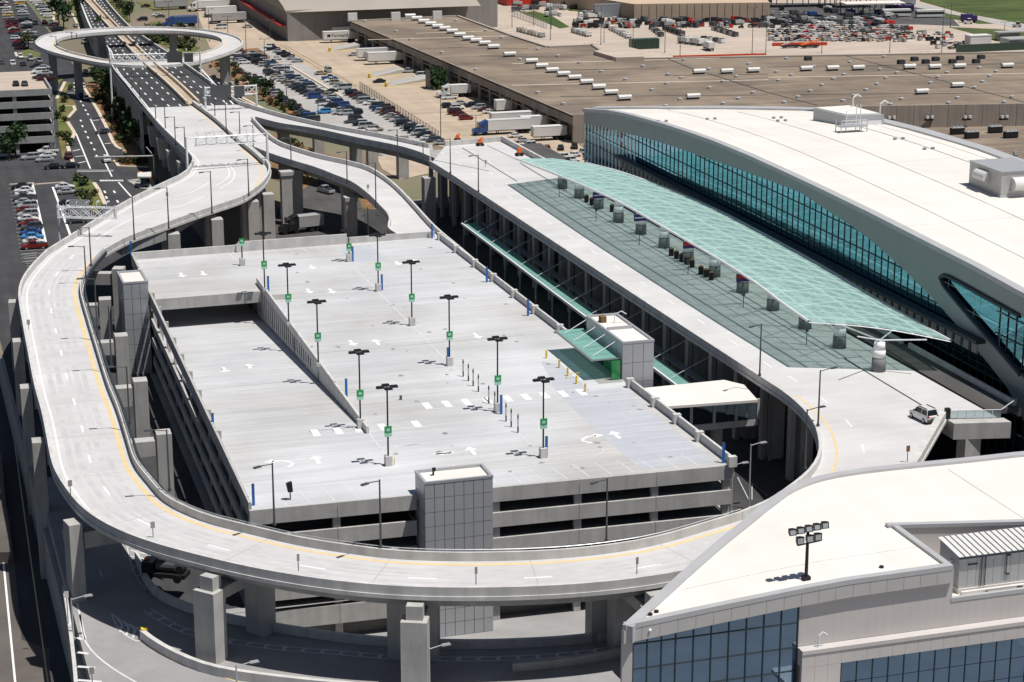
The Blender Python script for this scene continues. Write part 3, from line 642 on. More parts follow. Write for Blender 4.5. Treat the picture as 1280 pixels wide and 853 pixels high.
# roof parapet, right side, in bays with lamp blocks between them
stub = [at(x, y, GZ+.6).y for x, y in ((905, 578), (860, 547), (832, 525), (805, 504), (775, 480))]
stub2 = [at(x, y, GZ+.6).y for x, y in ((722, 440), (691, 412), (660, 388), (635, 368), (609, 348), (588, 330), (566, 312), (548, 296))]
def rightpar(Ys):
    for a, b in zip(Ys[:-1], Ys[1:]):
        v0, v1 = (a-213)/129.5*GV, (b-213)/129.5*GV
        gpiece('roof_parapet', 'parapet', GU-.02, GU+.30, v0+.05, v1-.05, GZ-1.3, GZ+1.1)
    for a in Ys:
        v = (a-213)/129.5*GV; gpiece('wall_bracket', 'parapet', GU-.55, GU+.45, v-.35, v+.35, GZ, GZ+1.3)
rightpar(stub); rightpar(stub2)
gpiece('spandrel', 'conc', GU-.02, GU+.3, (stub[-1]-213)/129.5*GV, (stub2[0]-213)/129.5*GV, GZ-1.3, GZ-.01)
gpiece('rear_wall', 'parapet', 0, 19.4, GV-.35, GV, GZ-1, GZ+1.25); gpiece('rear_wall', 'parapet', 19.5, 40, GV-.3, GV+.05, GZ-1, GZ+1.75)
gpiece('rear_wall', 'parapet', 40.05, GU-.4, GV-.35, GV, GZ-1, GZ+1.1); gpiece('wall_bracket', 'parapet', 19.1, 20.3, GV-.7, GV-.36, GZ, GZ+1.5)
# wall beside the ramp
m = MB(); q = [gp(18.6, rv0), gp(18.95, rv0), gp(18.95, 112), gp(18.6, 112)]
m.beam([gp(18.6, rv0, 0), gp(18.6, 44, 0), gp(18.6, 105, 0)], [gp(18.95, rv0, 0), gp(18.95, 44, 0), gp(18.95, 105, 0)], 0, 0)
n4 = 3
for i in range(n4): pass
m = MB()
for v0, v1, zt in ((rv0-1.5, 44, GZ+.95), (44.05, 66, GZ+1.05), (66.05, 86, GZ+1.05), (86.05, 105, GZ+1.05)):
    m = MB(); A_ = [gp(18.6, v0, 0), gp(18.6, v1, 0)]; B_ = [gp(18.95, v0, 0), gp(18.95, v1, 0)]
    vsx = [(p.x, p.y, z) for p, z in zip(A_+B_, [rampz(v0)-.6, rampz(v1)-.6]*2)]+[(p.x, p.y, zt) for p in A_+B_]
    m.add(vsx, [(0, 1, 3, 2), (4, 6, 7, 5), (0, 4, 5, 1), (2, 3, 7, 6), (0, 2, 6, 4), (1, 5, 7, 3)]); m.build('ramp_wall', 'parapet', g)
m = MB()                                      # drain slots and brackets on the ramp wall
for i in range(26): v = 60+i*1.7; p = gp(18.56, v); m.box(p.x-.03, p.x+.0, p.y-.12, p.y+.12, rampz(v)+.9, GZ-.1)
m.build('wall_slots', 'joint', g)
gpiece('low_wall', 'parapet', 19.3, 22.4, 93.5, 93.9, GZ, GZ+.9)
# painted stalls
m = MB()
def gline(u0, v0, u1, v1, wd=.13, z=None, mi=0):
    z0 = GZ if z is None else z; a = gp(u0, v0, z0+.012); b = gp(u1, v1, z0+.012)
    d = (b-a).normalized(); n1 = Vector((d.y, -d.x, 0))*wd/2; m.add([a-n1, a+n1, b+n1, b-n1], [(0, 1, 2, 3)], mi)
SP = 2.66
for k in range(46):
    v = 4.8+k*SP
    if v > GV-6: break
    if not 36 < v < 54: gline(52.0, v, 57.1, v)
    if 14 < v < 31 or 36.5 < v < 112:
        gline(37.6, v, 42.8, v); gline(31.2, v, 36.6, v); gline(19.6, v, 24.8, v)
    if v > 28 and v < 98:
        for u0, u1 in ((1.0, 6.2), (13.0, 18.2)):
            a = gp(u0, v, rampz(v)+.014); b = gp(u1, v, rampz(v)+.014); m.add([a-Vector((0, .065, 0)), a+Vector((0, .065, 0)), b+Vector((0, .065, 0)), b-Vector((0, .065, 0))], [(0, 3, 2, 1)], 0)
for k in range(20):
    u = 1.6+k*2.75
    if u < 56: gline(u, GV-5.4, u-.6, GV-.6, .13)
    if u < 17 or 28 < u < 56: gline(u, .9, u-.5, 5.6, .13)
gline(37.1, 14, 37.1, 112, .16); gline(19.0, 10, 19.0, 25, .16)
for u0, u1, v in ((12, 27, 26.0), (29.0, 56, 33.2)):         # crosswalk outlines
    gline(u0, v+1.5, u1, v+1.5, .14); gline(u0, v-1.5, u1, v-1.5, .14)
for u in (12.5, 15.4, 18.0, 21.2, 25.6): gline(u, 27.4, u, 24.8, .95, mi=1)
for u in (28.9, 31.6, 34.3, 37.2, 40, 42.6, 45.2, 47.8, 50.4): gline(u, 34.6, u, 31.9, .95, mi=1)
for uc, vc, ra, rb in ((18.5, 9.5, 7.5, 3.2), (37.5, 10.2, 7.5, 3.4)):
    P = [gp(uc+ra*math.cos(t), vc+rb*math.sin(t), GZ) for t in [math.pi+i*math.pi/24 for i in range(25)]]; line_mark(m, P, .14, .012)
    for i in range(4): gline(uc-4.5, vc-.3-i*.7, uc+5, vc-.3-i*.7, .1)
for v in (97, 99.5): gline(30.5, v, 37, v, .16)
gline(40.5, 21, 33, 21.8, .14); gline(33, 20.2, 40.5, 20.2, .14); gline(16, 17.6, 30, 18.6, .14)
P = [gp(46.8, v, GZ) for v in (52, 48, 42, 36)]; line_mark(m, P, .16, .012)
m.build('stall_markings', ['white_f', 'white'], g)
m = MB()
for u0, u1, v in ((20, 55, 96.5), (1, 17, 55), (19, 52, 62)): gline(u0, v, u1, v+.3, .12)
m.build('slab_joint', 'sign_back', g)
rs = random.Random(9); m = MB()
for k in range(60):
    u, v = rs.uniform(19.5, 56), rs.uniform(3, 124); p = gp(u, v); r_ = rs.uniform(.12, .45); n_ = 7
    m.add([(p.x+math.cos(a_*2*math.pi/n_)*r_*rs.uniform(.6, 1.3), p.y+math.sin(a_*2*math.pi/n_)*r_*rs.uniform(.6, 1.6), GZ+.009) for a_ in range(n_)], [tuple(range(n_))])
m.build('oil_stains', 'worn_spot', g, kind='stuff')
m = MB(); P = ats([(800, 586), (893, 577), (776, 485), (738, 489), (700, 455), (676, 452), (697, 492), (745, 538)], GZ); m.slab([(p.x, p.y) for p in P], None, GZ+.005); m.build('sealed_patch', 'sealed', g)
m = MB(); P = [gp(37.6, GV-14), gp(44, GV-14), gp(44, GV-2.5), gp(37.6, GV-2.5)]; m.slab([(p.x, p.y) for p in P], None, GZ+.005); m.build('sealed_patch', 'sealed', g)
# arrows
ARW = [(-.22, -1.3), (.22, -1.3), (.22, .3), (.75, .3), (0, 1.4), (-.75, .3), (-.22, .3)]
m = MB()
def arrow(px, py, ang=0, s=1.0, curl=0):
    p = at(px, py, GZ); c, sn = math.cos(ang), math.sin(ang)
    P = [(p.x+(x*c-y*sn)*s, p.y+(x*sn+y*c)*s) for x, y in ARW]; v_ = (p.y-214)
    zz = GZ+.016
    if p.x < 54 and 28 < v_ < 98: p2 = at(px, py, rampz(v_)); P = [(a-p.x+p2.x, b-p.y+p2.y) for a, b in P]; zz = rampz(p2.y-214)+.03
    if curl:
        Q = catmull([Vector((p.x, p.y-1.2, GZ)), Vector((p.x+curl*.9, p.y-.2, GZ)), Vector((p.x-curl*.1, p.y+1.1, GZ)), Vector((p.x-curl*1.4, p.y+1.3, GZ))], .5)
        line_mark(m, Q, .4, .016); t = Vector((p.x-curl*1.6, p.y+1.3, 0)); m.add([(t.x+curl*.4, t.y-.8, zz), (t.x+curl*.4, t.y+.8, zz), (t.x-curl*.9, t.y, zz)], [(0, 1, 2)]); return
    m.slab(P, None, zz)
for px, py, a in ((281, 459, math.pi), (312, 455, 0), (396, 575, 0), (471, 428, 0), (440, 429, math.pi), (596, 420, math.pi), (590, 564, 0), (770, 544, 0), (386, 364, math.pi), (414, 364, math.pi), (497, 329, math.pi), (520, 327, 0), (227, 344, math.pi), (254, 342, math.pi), (390, 334, math.pi)): arrow(px, py, a, 1.15)
arrow(357, 580, curl=1); arrow(736, 550, curl=-1); arrow(556, 567, 1.57, .9); arrow(553, 567, -1.57, .9)
m.build('painted_arrows', 'white', g)

# ---- panelled towers
def tower(name, label, x0, x1, y0, y1, z0, z1, nx, ny, nz, roof='roof_w', cat='stair tower', zsplit=None):
    t = thing(name, label, cat, ((x0+x1)/2, y0, z0))
    m = MB(); m.box(x0+.12, x1-.12, y0+.12, y1-.12, z0, z1-.1); m.build('core', 'panel_joint', t)
    def face(n, nz, fn, a0, a1):
        for i in range(n):
            for k in range(nz):
                m = MB(); fn(m, a0+(a1-a0)*i/n+.03, a0+(a1-a0)*(i+1)/n-.03, z0+(z1-z0)*k/nz+.03, z0+(z1-z0)*(k+1)/nz-.03); m.build('panel', 'panel', t)
    face(nx, nz, lambda m, a, b, c, d: m.box(a, b, y0, y0+.11, c, d), x0+.0, x1)
    face(ny, nz, lambda m, a, b, c, d: m.box(x0, x0+.11, a, b, c, d), y0+.13, y1)
    m = MB(); m.box(x1-.11, x1, y0+.13, y1, z0, z1); m.box(x0+.12, x1-.12, y1-.11, y1, z0, z1); m.build('rear_panel', 'panel', t)
    m = MB(); m.box(x0+.3, x1-.3, y0+.3, y1-.3, z1-.09, z1+.02); m.build('roof', roof, t)
    m = MB(); m.box(x0-.04, x1+.04, y0-.04, y0+.28, z1, z1+.3); m.box(x0-.04, x1+.04, y1-.28, y1+.04, z1, z1+.3); m.box(x0-.04, x0+.28, y0+.29, y1-.29, z1, z1+.3); m.box(x1-.28, x1+.04, y0+.29, y1-.29, z1, z1+.3); m.build('coping', 'panel', t)
    return t
t = tower('stair_tower', 'tall grey panelled stair tower standing against the front of the parking garage', 55.4, 63.5, 211.3, 215.6, PZ, 14.3, 7, 2, 11)
m = MB(); m.tube((57.2, 214.2, 14.3), (57.2, 214.2, 15.1), .12); m.box(57, 57.4, 213.8, 214.0, 14.9, 15.3); m.build('roof_vent', 'black', t)
t = tower('stair_tower', 'slim grey panelled stair tower with white roof beside the rear left corner of the garage', 33.8, 37.7, 312.9, 320.6, TZ+7, 14.8, 3, 3, 6)
# ---- lift lobby on the garage's right edge
lb = tower('lift_lobby', 'grey panelled lift lobby with white roof and pale green glass awning beside the garage deck', 93.7, 98.3, 250.4, 265.2, 6.0, 17.0, 3, 7, 4, cat='lobby')
m = MB(); m.box(94.2, 97.8, 257.6, 258.0, 17.03, 17.4); m.build('roof_kerb', 'panel', lb)
m = MB(); m.tube((96.4, 261, 17), (96.4, 261, 18.3), .07); m.tube((96.4, 261, 18.3), (97.3, 260.6, 18.8), .07); m.tube((97.3, 260.6, 18.8), (97.9, 260.3, 18.4), .07); m.build('roof_pipe', 'wsteel', lb)
m = MB(); m.box(94.6, 95.4, 261.5, 262.6, 17.03, 17.9); m.build('roof_vent', 'mulch', lb)
m = MB(); 
for k in range(8): m.box(89.6, 93.6, 250.9+k*1.95, 250.9+(k+1)*1.95-.06, 15.0, 15.05)
m.build('awning_glass', 'awning', lb)
m = MB(); m.box(89.4, 89.6, 250.8, 266.6, 14.8, 15.1)
for k in range(9): m.box(89.6, 93.6, 250.84+k*1.95-.05, 250.84+k*1.95+.03, 14.85, 14.99)
m.build('awning_frame', 'mull_l', lb)
for k in range(4): m = MB(); m.tube((90.2, 252.6+k*4, 15.06), (93.7, 252.9+k*4, 16.8), .06); m.build('awning_rod', 'wsteel', lb)
for k in range(5): m = MB(); m.box(93.45, 93.62, 250.8+k*1.3, 250.8+k*1.3+1.2, 12.02, 14.7); m.build('green_pane', 'greenglass', lb)
for k in range(3): m = MB(); m.box(93.45, 93.62, 257.6+k*2.4, 257.6+k*2.4+2.2, 12.02, 14.7); m.build('door', 'glass_dk', lb)
m = MB(); m.box(92.2, 93.44, 250.4, 250.6, 12.02, 14.7); m.build('end_pane', 'greenglass', lb)
m = MB(); m.slab([(90, 249.4), (93.5, 249.4), (93.5, 266.6), (90, 266.6)], None, GZ+.014); m.build('awning_shade_patch', 'sign_back', lb)  # dark patch painted on the deck for the awning's shadow
# ---- enclosed footbridge
fb = thing('footbridge', 'enclosed footbridge with white roof and dark windows linking garage and departures deck', 'footbridge', (102, 240, 6))
rf = ats([(797, 486), (905, 475), (930, 481), (947, 500), (830, 508.5)], 11.1)
m = MB(); m.slab([(p.x, p.y) for p in rf], 10.75, 11.1); m.build('roof', 'roof_w', fb)
fy = at(830, 508.5, 11.1).y
m = MB(); m.box(96.4, 109.6, fy+.5, fy+8, 7.0, 7.9); m.build('floor_beam', 'conc', fb)
xs = [96.6, 99.9, 103.2, 106.4, 109.6]
for a, b in zip(xs[:-1], xs[1:]):
    for c, d in ((a+.2, (a+b)/2-.03), ((a+b)/2+.03, b-.2)): m = MB(); m.box(c, d, fy+.5, fy+.6, 8.0, 10.7); m.build('window_pane', 'glass_dk', fb)
for x in xs: m = MB(); m.box(x-.19, x+.19, fy+.38, fy+.75, 7.9, 10.74); m.build('mullion', 'conc', fb)
m = MB(); m.box(96.6, 109.4, fy+7.4, fy+7.8, 7.9, 10.74); m.build('rear_wall', 'conc', fb)
for x in (99.5, 105): m = MB(); m.box(x-.6, x+.6, fy+3, fy+4.4, 0, 7.0); m.build('pier', 'conc', fb)
# ---- ground between garage and departures deck
flat('service_lane', [(95.6, 226), (107.5, 224.5), (108.3, 425), (95.2, 425)], .02, 'asphalt')
flat('kerb_strip', [(107.6, 224.5), (131, 224.5), (131, 425), (108.4, 425)], .05, 'asphalt2')
flat('garage_side_lane', [(TX+.6, 216), (35.2, 216), (37.8, 342), (TX+.6, 342)], .01, 'asphalt')
# long glass awning fixed to the piers
aw = thing('arrivals_awning', 'long narrow pale green glass awning hung from the piers above the lower roadway', 'awning', (107.3, 262, 6.5))
m = MB()
for k in range(46): m.box(106.6, 108.9, 262+k*2.45, 262+(k+1)*2.45-.07, 6.55, 6.6)
m.build('awning_glass', 'awning', aw)
m = MB(); m.box(106.3, 106.58, 261.9, 375, 6.3, 6.75); m.build('edge_beam', 'wsteel', aw)
m = MB(); m.box(108.9, 109.05, 261.9, 375, 6.3, 6.66); m.box(110.3, 111.6, 261.9, 375, 6.4, 6.5); m.build('inner_beam', 'mull_l', aw)
for k in range(13): m = MB(); m.tube((107.0, 265.5+k*9.15, 6.7), (112.7, 265.5+k*9.15-1.0, 9.8), .05); m.build('stay_rod', 'wsteel', aw)
for k in range(13): m = MB(); m.box(106.7, 106.9, 265+k*9.15, 265.2+k*9.15, 0, 6.3); m.build('post', 'conc_dk', aw)

# ================================================================== TERMINAL
XF = 141.5
KF = XF/148.0
def kz(z): return CAMZ-(CAMZ-z)*KF
te = thing('terminal_building', 'long terminal with sweeping white roof, grey fascia and blue glass curtain wall', 'terminal building', (XF, 225, 0))
def atX(px, py, X=XF):
    d = fwd*FPX+rgt*(px-640)+upv*(426.5-py); t = X/d.x; return Vector((X, d.y*t, CAMZ+d.z*t))
def atY(px, py, Y):
    d = fwd*FPX+rgt*(px-640)+upv*(426.5-py); t = Y/d.y; return Vector((d.x*t, Y, CAMZ+d.z*t))
def interp(tab, y):
    tab = sorted(tab)
    if y <= tab[0][0]: return tab[0][1]
    for (a, b), (c, d) in zip(tab[:-1], tab[1:]):
        if y <= c: return b+(d-b)*(y-a)/max(c-a, 1e-6)
    return tab[-1][1]
TT = [(p.y, p.z) for p in [atX(*q) for q in [(733, 136.5), (764, 138.4), (786, 142.5), (829, 154), (862, 164.5), (895, 176), (939, 194), (982, 213.5), (1026, 234), (1092, 266), (1157, 299), (1223, 332.5), (1280, 364)]]]+[(180*KF, kz(22.0)), (150*KF, kz(20.5))]
GT = [(p.y, p.z) for p in [atX(*q) for q in [(733, 154.5), (760, 160), (800, 170), (838, 181), (908, 205), (965, 225.5), (1004, 240.5), (1039, 264), (1066, 281), (1092, 300), (1136, 339), (1179, 382.5), (1210, 418), (1240, 455), (1264, 486)]]]
TT = sorted(TT); GT = sorted(GT)
def Ttop(y): return interp(TT, y)
def Gtop(y): return interp(GT, y) if y > GT[0][0] else GT[0][1]-(GT[0][0]-y)*.45
ys = [421*KF-i*1.4 for i in range(0, 160)]
# glass skin
m = MB(); n_ = len(ys); m.strip([Vector((XF, y, -.05)) for y in ys], [Vector((XF, y, Ttop(y)-.4)) for y in ys]); m.build('curtain_wall_glass', 'glass', te)
# grey facade band, swoosh included
hole_top = [atX(*q) for q in [(1181, 345), (1192, 346.5), (1235, 370), (1280, 395)]]+[Vector((XF, 190*KF, kz(17.5)))]
hole_bot = [atX(*q) for q in [(1180, 350), (1184, 357), (1222, 402), (1247, 430), (1280, 468)]]+[Vector((XF, 205*KF, kz(1.5)))]
low = [Vector((XF, 212, -.05)), atX(1266, 490)]+[Vector((XF, y, z)) for y, z in GT]
poly = [Vector((XF, y, z)) for y, z in reversed(TT) if y > 177]+[Vector((XF, 190*KF, kz(22.3)))]+hole_top[::-1]+hole_bot+low
def yzslab(m, P, x0, x1, mi=0):
    Q = [Vector((p.y, p.z, 0)) for p in P]; tr = tessellate_polygon([Q]); n = len(P)
    m.add([(x0, p.y, p.z) for p in P]+[(x1, p.y, p.z) for p in P], [t for t in tr]+[(t[0]+n, t[2]+n, t[1]+n) for t in tr]+[(i, (i+1) % n, n+(i+1) % n, n+i) for i in range(n)], mi)
m = MB(); yzslab(m, poly, XF-.5, XF-.05); m.build('facade_band', 'facade', te)
edge = catmull([Vector((XF-.55, p.y, p.z)) for p in hole_top[3::-1]+hole_bot[:5]], 1.0)
m = MB()
for a, b in zip(edge[3*0:-1], edge[1:]): m.tube(a, b, .32, n=6, cap=False)
m.build('opening_trim', 'mull', te, True)
# fascia at the roof line
m = MB(); A_ = [Vector((XF-.8, y, Ttop(y))) for y in ys]; B_ = [Vector((XF+.6, y, Ttop(y))) for y in ys]; m.beam(A_, B_, -.55, .12); m.build('roof_edge', 'roof_edge', te)
m = MB()
for dz in (2.2, 4.4, 6.6): 
    for a, b in zip(ys[:-1], ys[1:]):
        if Gtop(a) < Ttop(a)-dz-.3 and Gtop(b) < Ttop(b)-dz-.3 and b > 218: m.add([(XF-.512, a, Ttop(a)-dz), (XF-.512, b, Ttop(b)-dz), (XF-.512, b, Ttop(b)-dz+.07), (XF-.512, a, Ttop(a)-dz+.07)], [(0, 1, 2, 3)])
for k in range(18):
    y = 218+k*7.2; m.add([(XF-.513, y, max(Gtop(y), 0)+.1), (XF-.513, y+.07, max(Gtop(y), 0)+.1), (XF-.513, y+.07, Ttop(y)-.6), (XF-.513, y, Ttop(y)-.6)], [(0, 1, 2, 3)])
m.build('panel_seams', 'mull_l', te, kind='stuff')
# mullions
k = 0; y = 420.8*KF
while y > 216:
    zt = Gtop(y)
    if zt > 1.0: m = MB(); m.box(XF-.10, XF-.02, y-(.38 if y > 372 else .055), y+(.38 if y > 372 else .055), .0, zt+.05); m.build('mullion', 'colwhite' if y > 372 else 'mull', te)  # far-end ones widened and whitened to imitate bright reflections in the glass
    y -= 2.1
y = 246
for k in range(26):
    y = 233.5-k*2.1
    zt = interp(sorted([(p.y, p.z) for p in hole_top]), y); zb = interp(sorted([(p.y, p.z) for p in hole_bot]), y)
    if y > 183 and zt-zb > .8: m = MB(); m.box(XF-.12, XF-.02, y-.06, y+.06, max(zb, 0), zt); m.build('mullion', 'mull', te)
for z in (5.5, 9.0, 12.6, 16.5, 19.0, 21.6, 24.2):
    run = [y for y in ys if Gtop(y) > z+.3]
    if len(run) > 1: m = MB(); m.box(XF-.13, XF-.015, min(run), max(run)-.2, z-.06, z+.06); m.build('transom', 'mull', te)
for z in (12.5, 16, 19, 22):
    run = [y for y in ys if y > 184 and interp(sorted([(p.y, p.z) for p in hole_top]), y) > z and interp(sorted([(p.y, p.z) for p in hole_bot]), y) < z and y < 235]
    if len(run) > 1: m = MB(); m.box(XF-.14, XF-.012, min(run), max(run), z-.06, z+.06); m.build('transom', 'mull', te)
m = MB(); m.box(XF-2.0, XF-.31, 236, 380, 17.0, 17.5); m.build('dark_reflection_ledge', 'mull', te)  # dark ledge added in place of the dark reflection low in the glass
m = MB(); m.box(-.15, .15, -.75, .75, 0, 1.4); sfm = m.mesh('storefront_panel', 'sign_back')
for k in range(62): inst('storefront_panel', sfm, te, (XF-.45, 238.75+k*2.3, 15.0))
# roof
def troof(x, y): return Ttop(y)-.12
rp = [(XF+.5, y) for y in ()]+[(189.6, 160), (189.3, 307), (189.5, 324), (187.4, 361), (185.3, 381.5)]+[(177, 388.5), (160, 401)]
ysl = [y*KF for y in (160, 190, 215, 238, 256, 276, 298, 324, 349, 369, 380, 391, 400, 412, 421)]
m = MB()
def xfar(y):
    return KF*interp([(150, 189.6), (307, 189.3), (324, 189.5), (361, 187.4), (381.5, 185.3), (388.5, 177), (401, 160), (421, 148.7)], y/KF)
for a, b in zip(ysl[:-1], ysl[1:]):
    k = 3
    for j in range(k):
        ya, yb = a+(b-a)*j/k, a+(b-a)*(j+1)/k
        m.add([(XF+.5, ya, troof(0, ya)), (xfar(ya), ya, troof(0, ya)), (xfar(yb), yb, troof(0, yb)), (XF+.5, yb, troof(0, yb))], [(0, 1, 2, 3)])
m.build('roof', 'roof_w', te)
far = [Vector((xfar(y), y, troof(0, y))) for y in [q*KF for q in (160, 200, 240, 280, 307, 324, 345, 361, 372, 381.5, 385, 388.5, 395, 401, 410, 420.5)]]
m = MB(); m.beam(far, offset(far, 2.6), -.8, .35); m.build('roof_edge', 'roof_edge', te)
m = MB()
for p, q in zip(far[:-1], far[1:]): m.add([(p.x+1, p.y, p.z-.8), (q.x+1, q.y, q.z-.8), (q.x+1, q.y, 0), (p.x+1, p.y, 0)], [(0, 1, 2, 3)])
m.build('rear_wall', 'facade', te)
m = MB()

def rline(x0, y0, x1, y1, wd=.16):
    x0, y0, x1, y1 = x0*KF, y0*KF, x1*KF, y1*KF
    n = 24; P = [Vector((x0+(x1-x0)*i/n, y0+(y1-y0)*i/n, 0)) for i in range(n+1)]
    for p in P: p.z = Ttop(p.y)-.1
    line_mark(m, P, wd, .02)
rline(159, 400, 156, 200); rline(170, 388, 168, 200); rline(181, 372, 184.5, 240, .3); rline(184.5, 372, 188, 300, .12)
for y in (235, 275, 318, 360): rline(149, y, 186, y+1, .05)
m.build('roof_seam', 'roof_edge', te)
m = MB()
for px in ((823+0, 156), (884, 153), (967, 153), (972, 158), (1118, 187), (1155, 200)):
    p = at(px[0], px[1], kz(23.6)); z = Ttop(p.y)-.12; m.tube((p.x, p.y, z), (p.x, p.y, z+.35), .35, n=8); m.tube((p.x+1.6, p.y, z), (p.x+1.6, p.y, z+.35), .35, n=8)
m.build('roof_drains', 'mull_l', te)
# rooftop plant
def quadbox(name, px4, z0, z1, mat, parent):
    P = ats(px4, z1); m = MB(); m.slab([(p.x, p.y) for p in P], z0, z1); return m.build(name, mat, parent)
ph = thing('rooftop_penthouse', 'light grey plant room with white roof at the far edge of the terminal roof', 'plant room', (190, 376, 22))
quadbox('walls', [(1017, 135.5), (1057, 145), (1105, 143.5), (1062, 132)], 22, kz(27), 'panel', ph)
P = ats([(1018, 135), (1057, 143.8), (1101, 142.5), (1062, 132.2)], kz(27.02)); c = sum(P, Vector())/4; m = MB(); m.slab([((p.x-c.x)*.97+c.x, (p.y-c.y)*.97+c.y) for p in P], kz(27), kz(27)+.12); m.build('roof', 'roof_w', ph)
p = at(1057, 145, kz(27)); q = at(1105, 143.5, kz(27)); m = MB(); m.add([p.lerp(q, .35)+Vector((-.05, -.05, -1.0)), p.lerp(q, .95)+Vector((-.05, -.05, -1.0)), p.lerp(q, .95)+Vector((-.05, -.05, -2.6)), p.lerp(q, .35)+Vector((-.05, -.05, -2.6))], [(0, 1, 2, 3)]); m.build('louvre', 'wsteel', ph)
for px in ((1066, 131), (1100, 139)):
    b = at(px[0], px[1]+3, kz(27)); m = MB(); m.tube(b, b+Vector((0, 0, 1.8)), .15); m.tube(b+Vector((0, 0, 1.8)), b+Vector((.9, 0, 2.4)), .15); m.tube(b+Vector((.9, 0, 2.4)), b+Vector((1.6, 0, 1.9)), .15); m.build('vent_pipe', 'wsteel', ph)
lf = thing('roof_platform', 'small steel service platform with ladder hoops on the white terminal roof', 'service platform', (183, 355, 23.5))
c = at(1063, 173, kz(24)); z = Ttop(c.y)
m = MB(); m.box(c.x-2.6, c.x+2.8, c.y-1.2, c.y+1.2, z+.9, z+1.05); m.build('platform', 'steel', lf)
for dx, dy in ((-2.5, -1.1), (2.7, -1.1), (-2.5, 1.1), (2.7, 1.1)): m = MB(); m.tube((c.x+dx, c.y+dy, z-.1), (c.x+dx, c.y+dy, z+2.2), .09); m.build('leg', 'steel', lf)
m = MB(); m.box(c.x-2.5, c.x+2.7, c.y-1.15, c.y-1.05, z+2.1, z+2.2); m.box(c.x-2.5, c.x+2.7, c.y-1.15, c.y-1.05, z+1.55, z+1.62); m.tube((c.x+1.5, c.y+1, z), (c.x+1.5, c.y+1, z+4.6), .08); m.tube((c.x+2.3, c.y+1, z), (c.x+2.3, c.y+1, z+4.6), .08); m.tube((c.x-.5, c.y+1, z), (c.x-.5, c.y+1, z+3.6), .08); m.build('hand_rail', 'wsteel', lf)
ah = thing('air_handling_unit', 'large grey air handling unit with curved white intake hoods on the terminal roof', 'air handling unit', (176, 290, 23.6))
b0 = at(1250, 255, kz(23.9)); bz = Ttop(b0.y)-.1
x0, y0 = b0.x, b0.y; y1 = at(1207, 240, kz(23.9)).y
m = MB(); m.box(x0, x0+7.5, y0, y1, bz+.3, bz+4.0); m.build('casing', 'unit', ah)
m = MB(); m.box(x0-.15, x0+7.7, y0-.15, y1+.15, bz+4.0, bz+4.12); m.build('top', 'panel', ah)
m = MB(); m.box(x0-.1, x0+7.6, y0-.1, y1+.1, bz, bz+.3); m.build('base_rail', 'steel', ah)
def hood(c, ax, w_, r, parent, name='intake_hood'):
    m = MB(); ax = Vector(ax); side = Vector((ax.y, -ax.x, 0)); pr = [(0, 0)]+[(math.sin(a)*r, r*1.0-(1-math.cos(a))*r) for a in [i*math.pi/2/6 for i in range(7)]]
    pr = [(0, -r*.9), (0, r)]+[(math.sin(a)*r*1.1, math.cos(a)*r) for a in [i*math.pi*.55/6 for i in range(1, 7)]]+[(r*.9, -r*.5)]
    n = len(pr); vs_ = []
    for s in (-w_/2, w_/2):
        for (o_, h) in pr: p = Vector(c)+ax*o_+side*s+Vector((0, 0, h)); vs_.append(p)
    m.add(vs_, [(i, (i+1) % n, n+(i+1) % n, n+i) for i in range(n)]+[tuple(range(n)), tuple(range(n, 2*n))]); return m.build(name, 'hvac', parent)
hood((x0-.0, y0+5.5, bz+2.4), (-1, 0, 0), 3.4, 1.0, ah); hood((x0+3.2, y0, bz+1.9), (0, -1, 0), 2.8, 1.2, ah)

# ---- sidewalk, low wall and rail at the far kerb
sw = thing('far_walkway', kind='structure', loc=(136, 222, 0))
m = MB(); m.box(133.9, 138.5, 222.5, 424, DZ-.6, DZ+.12); m.build('walkway', 'asphalt2', sw)
m = MB(); m.box(138.0, 138.4, 223, 252, DZ+.13, DZ+.85); m.box(138.0, 138.4, 254, 300, DZ+.13, DZ+.7); m.build('low_wall', 'parapet', sw)
m = MB(); m.box(138.5, 138.9, 222.5, 424, DZ-1.2, DZ-.1); m.build('edge_beam', 'conc_dk', sw)
flat('lower_court', [(132, 200), (141.4, 200), (141.4, 425), (132, 425)], .03, 'asphalt')
gr = thing('glass_railing', 'clear glass railing with white posts along the end of the departures deck', 'railing', (130, 219.6, DZ))
a, b = Vector((127.5, 221.0, DZ)), Vector((134.0, 219.4, DZ))
for k in range(6):
    p, q = a.lerp(b, k/6), a.lerp(b, (k+1)/6); m = MB(); m.beam([p, q], [p+Vector((0, .05, 0)), q+Vector((0, .05, 0))], .1, 1.05); m.build('glass_panel', 'clear', gr)
    m = MB(); m.tube(p, p+Vector((0, 0, 1.15)), .05); m.build('post', 'wsteel', gr)
m = MB(); m.tube(a+Vector((0, 0, 1.12)), b+Vector((0, 0, 1.12)), .05); m.tube(b+Vector((0, 0, 1.12)), Vector((138.2, 222.6, DZ+1.3)), .05); m.build('top_rail', 'wsteel', gr)
m = MB(); m.box(127.0, 127.6, 220.9, 221.5, DZ, DZ+1.4); m.build('end_post', 'black', gr)

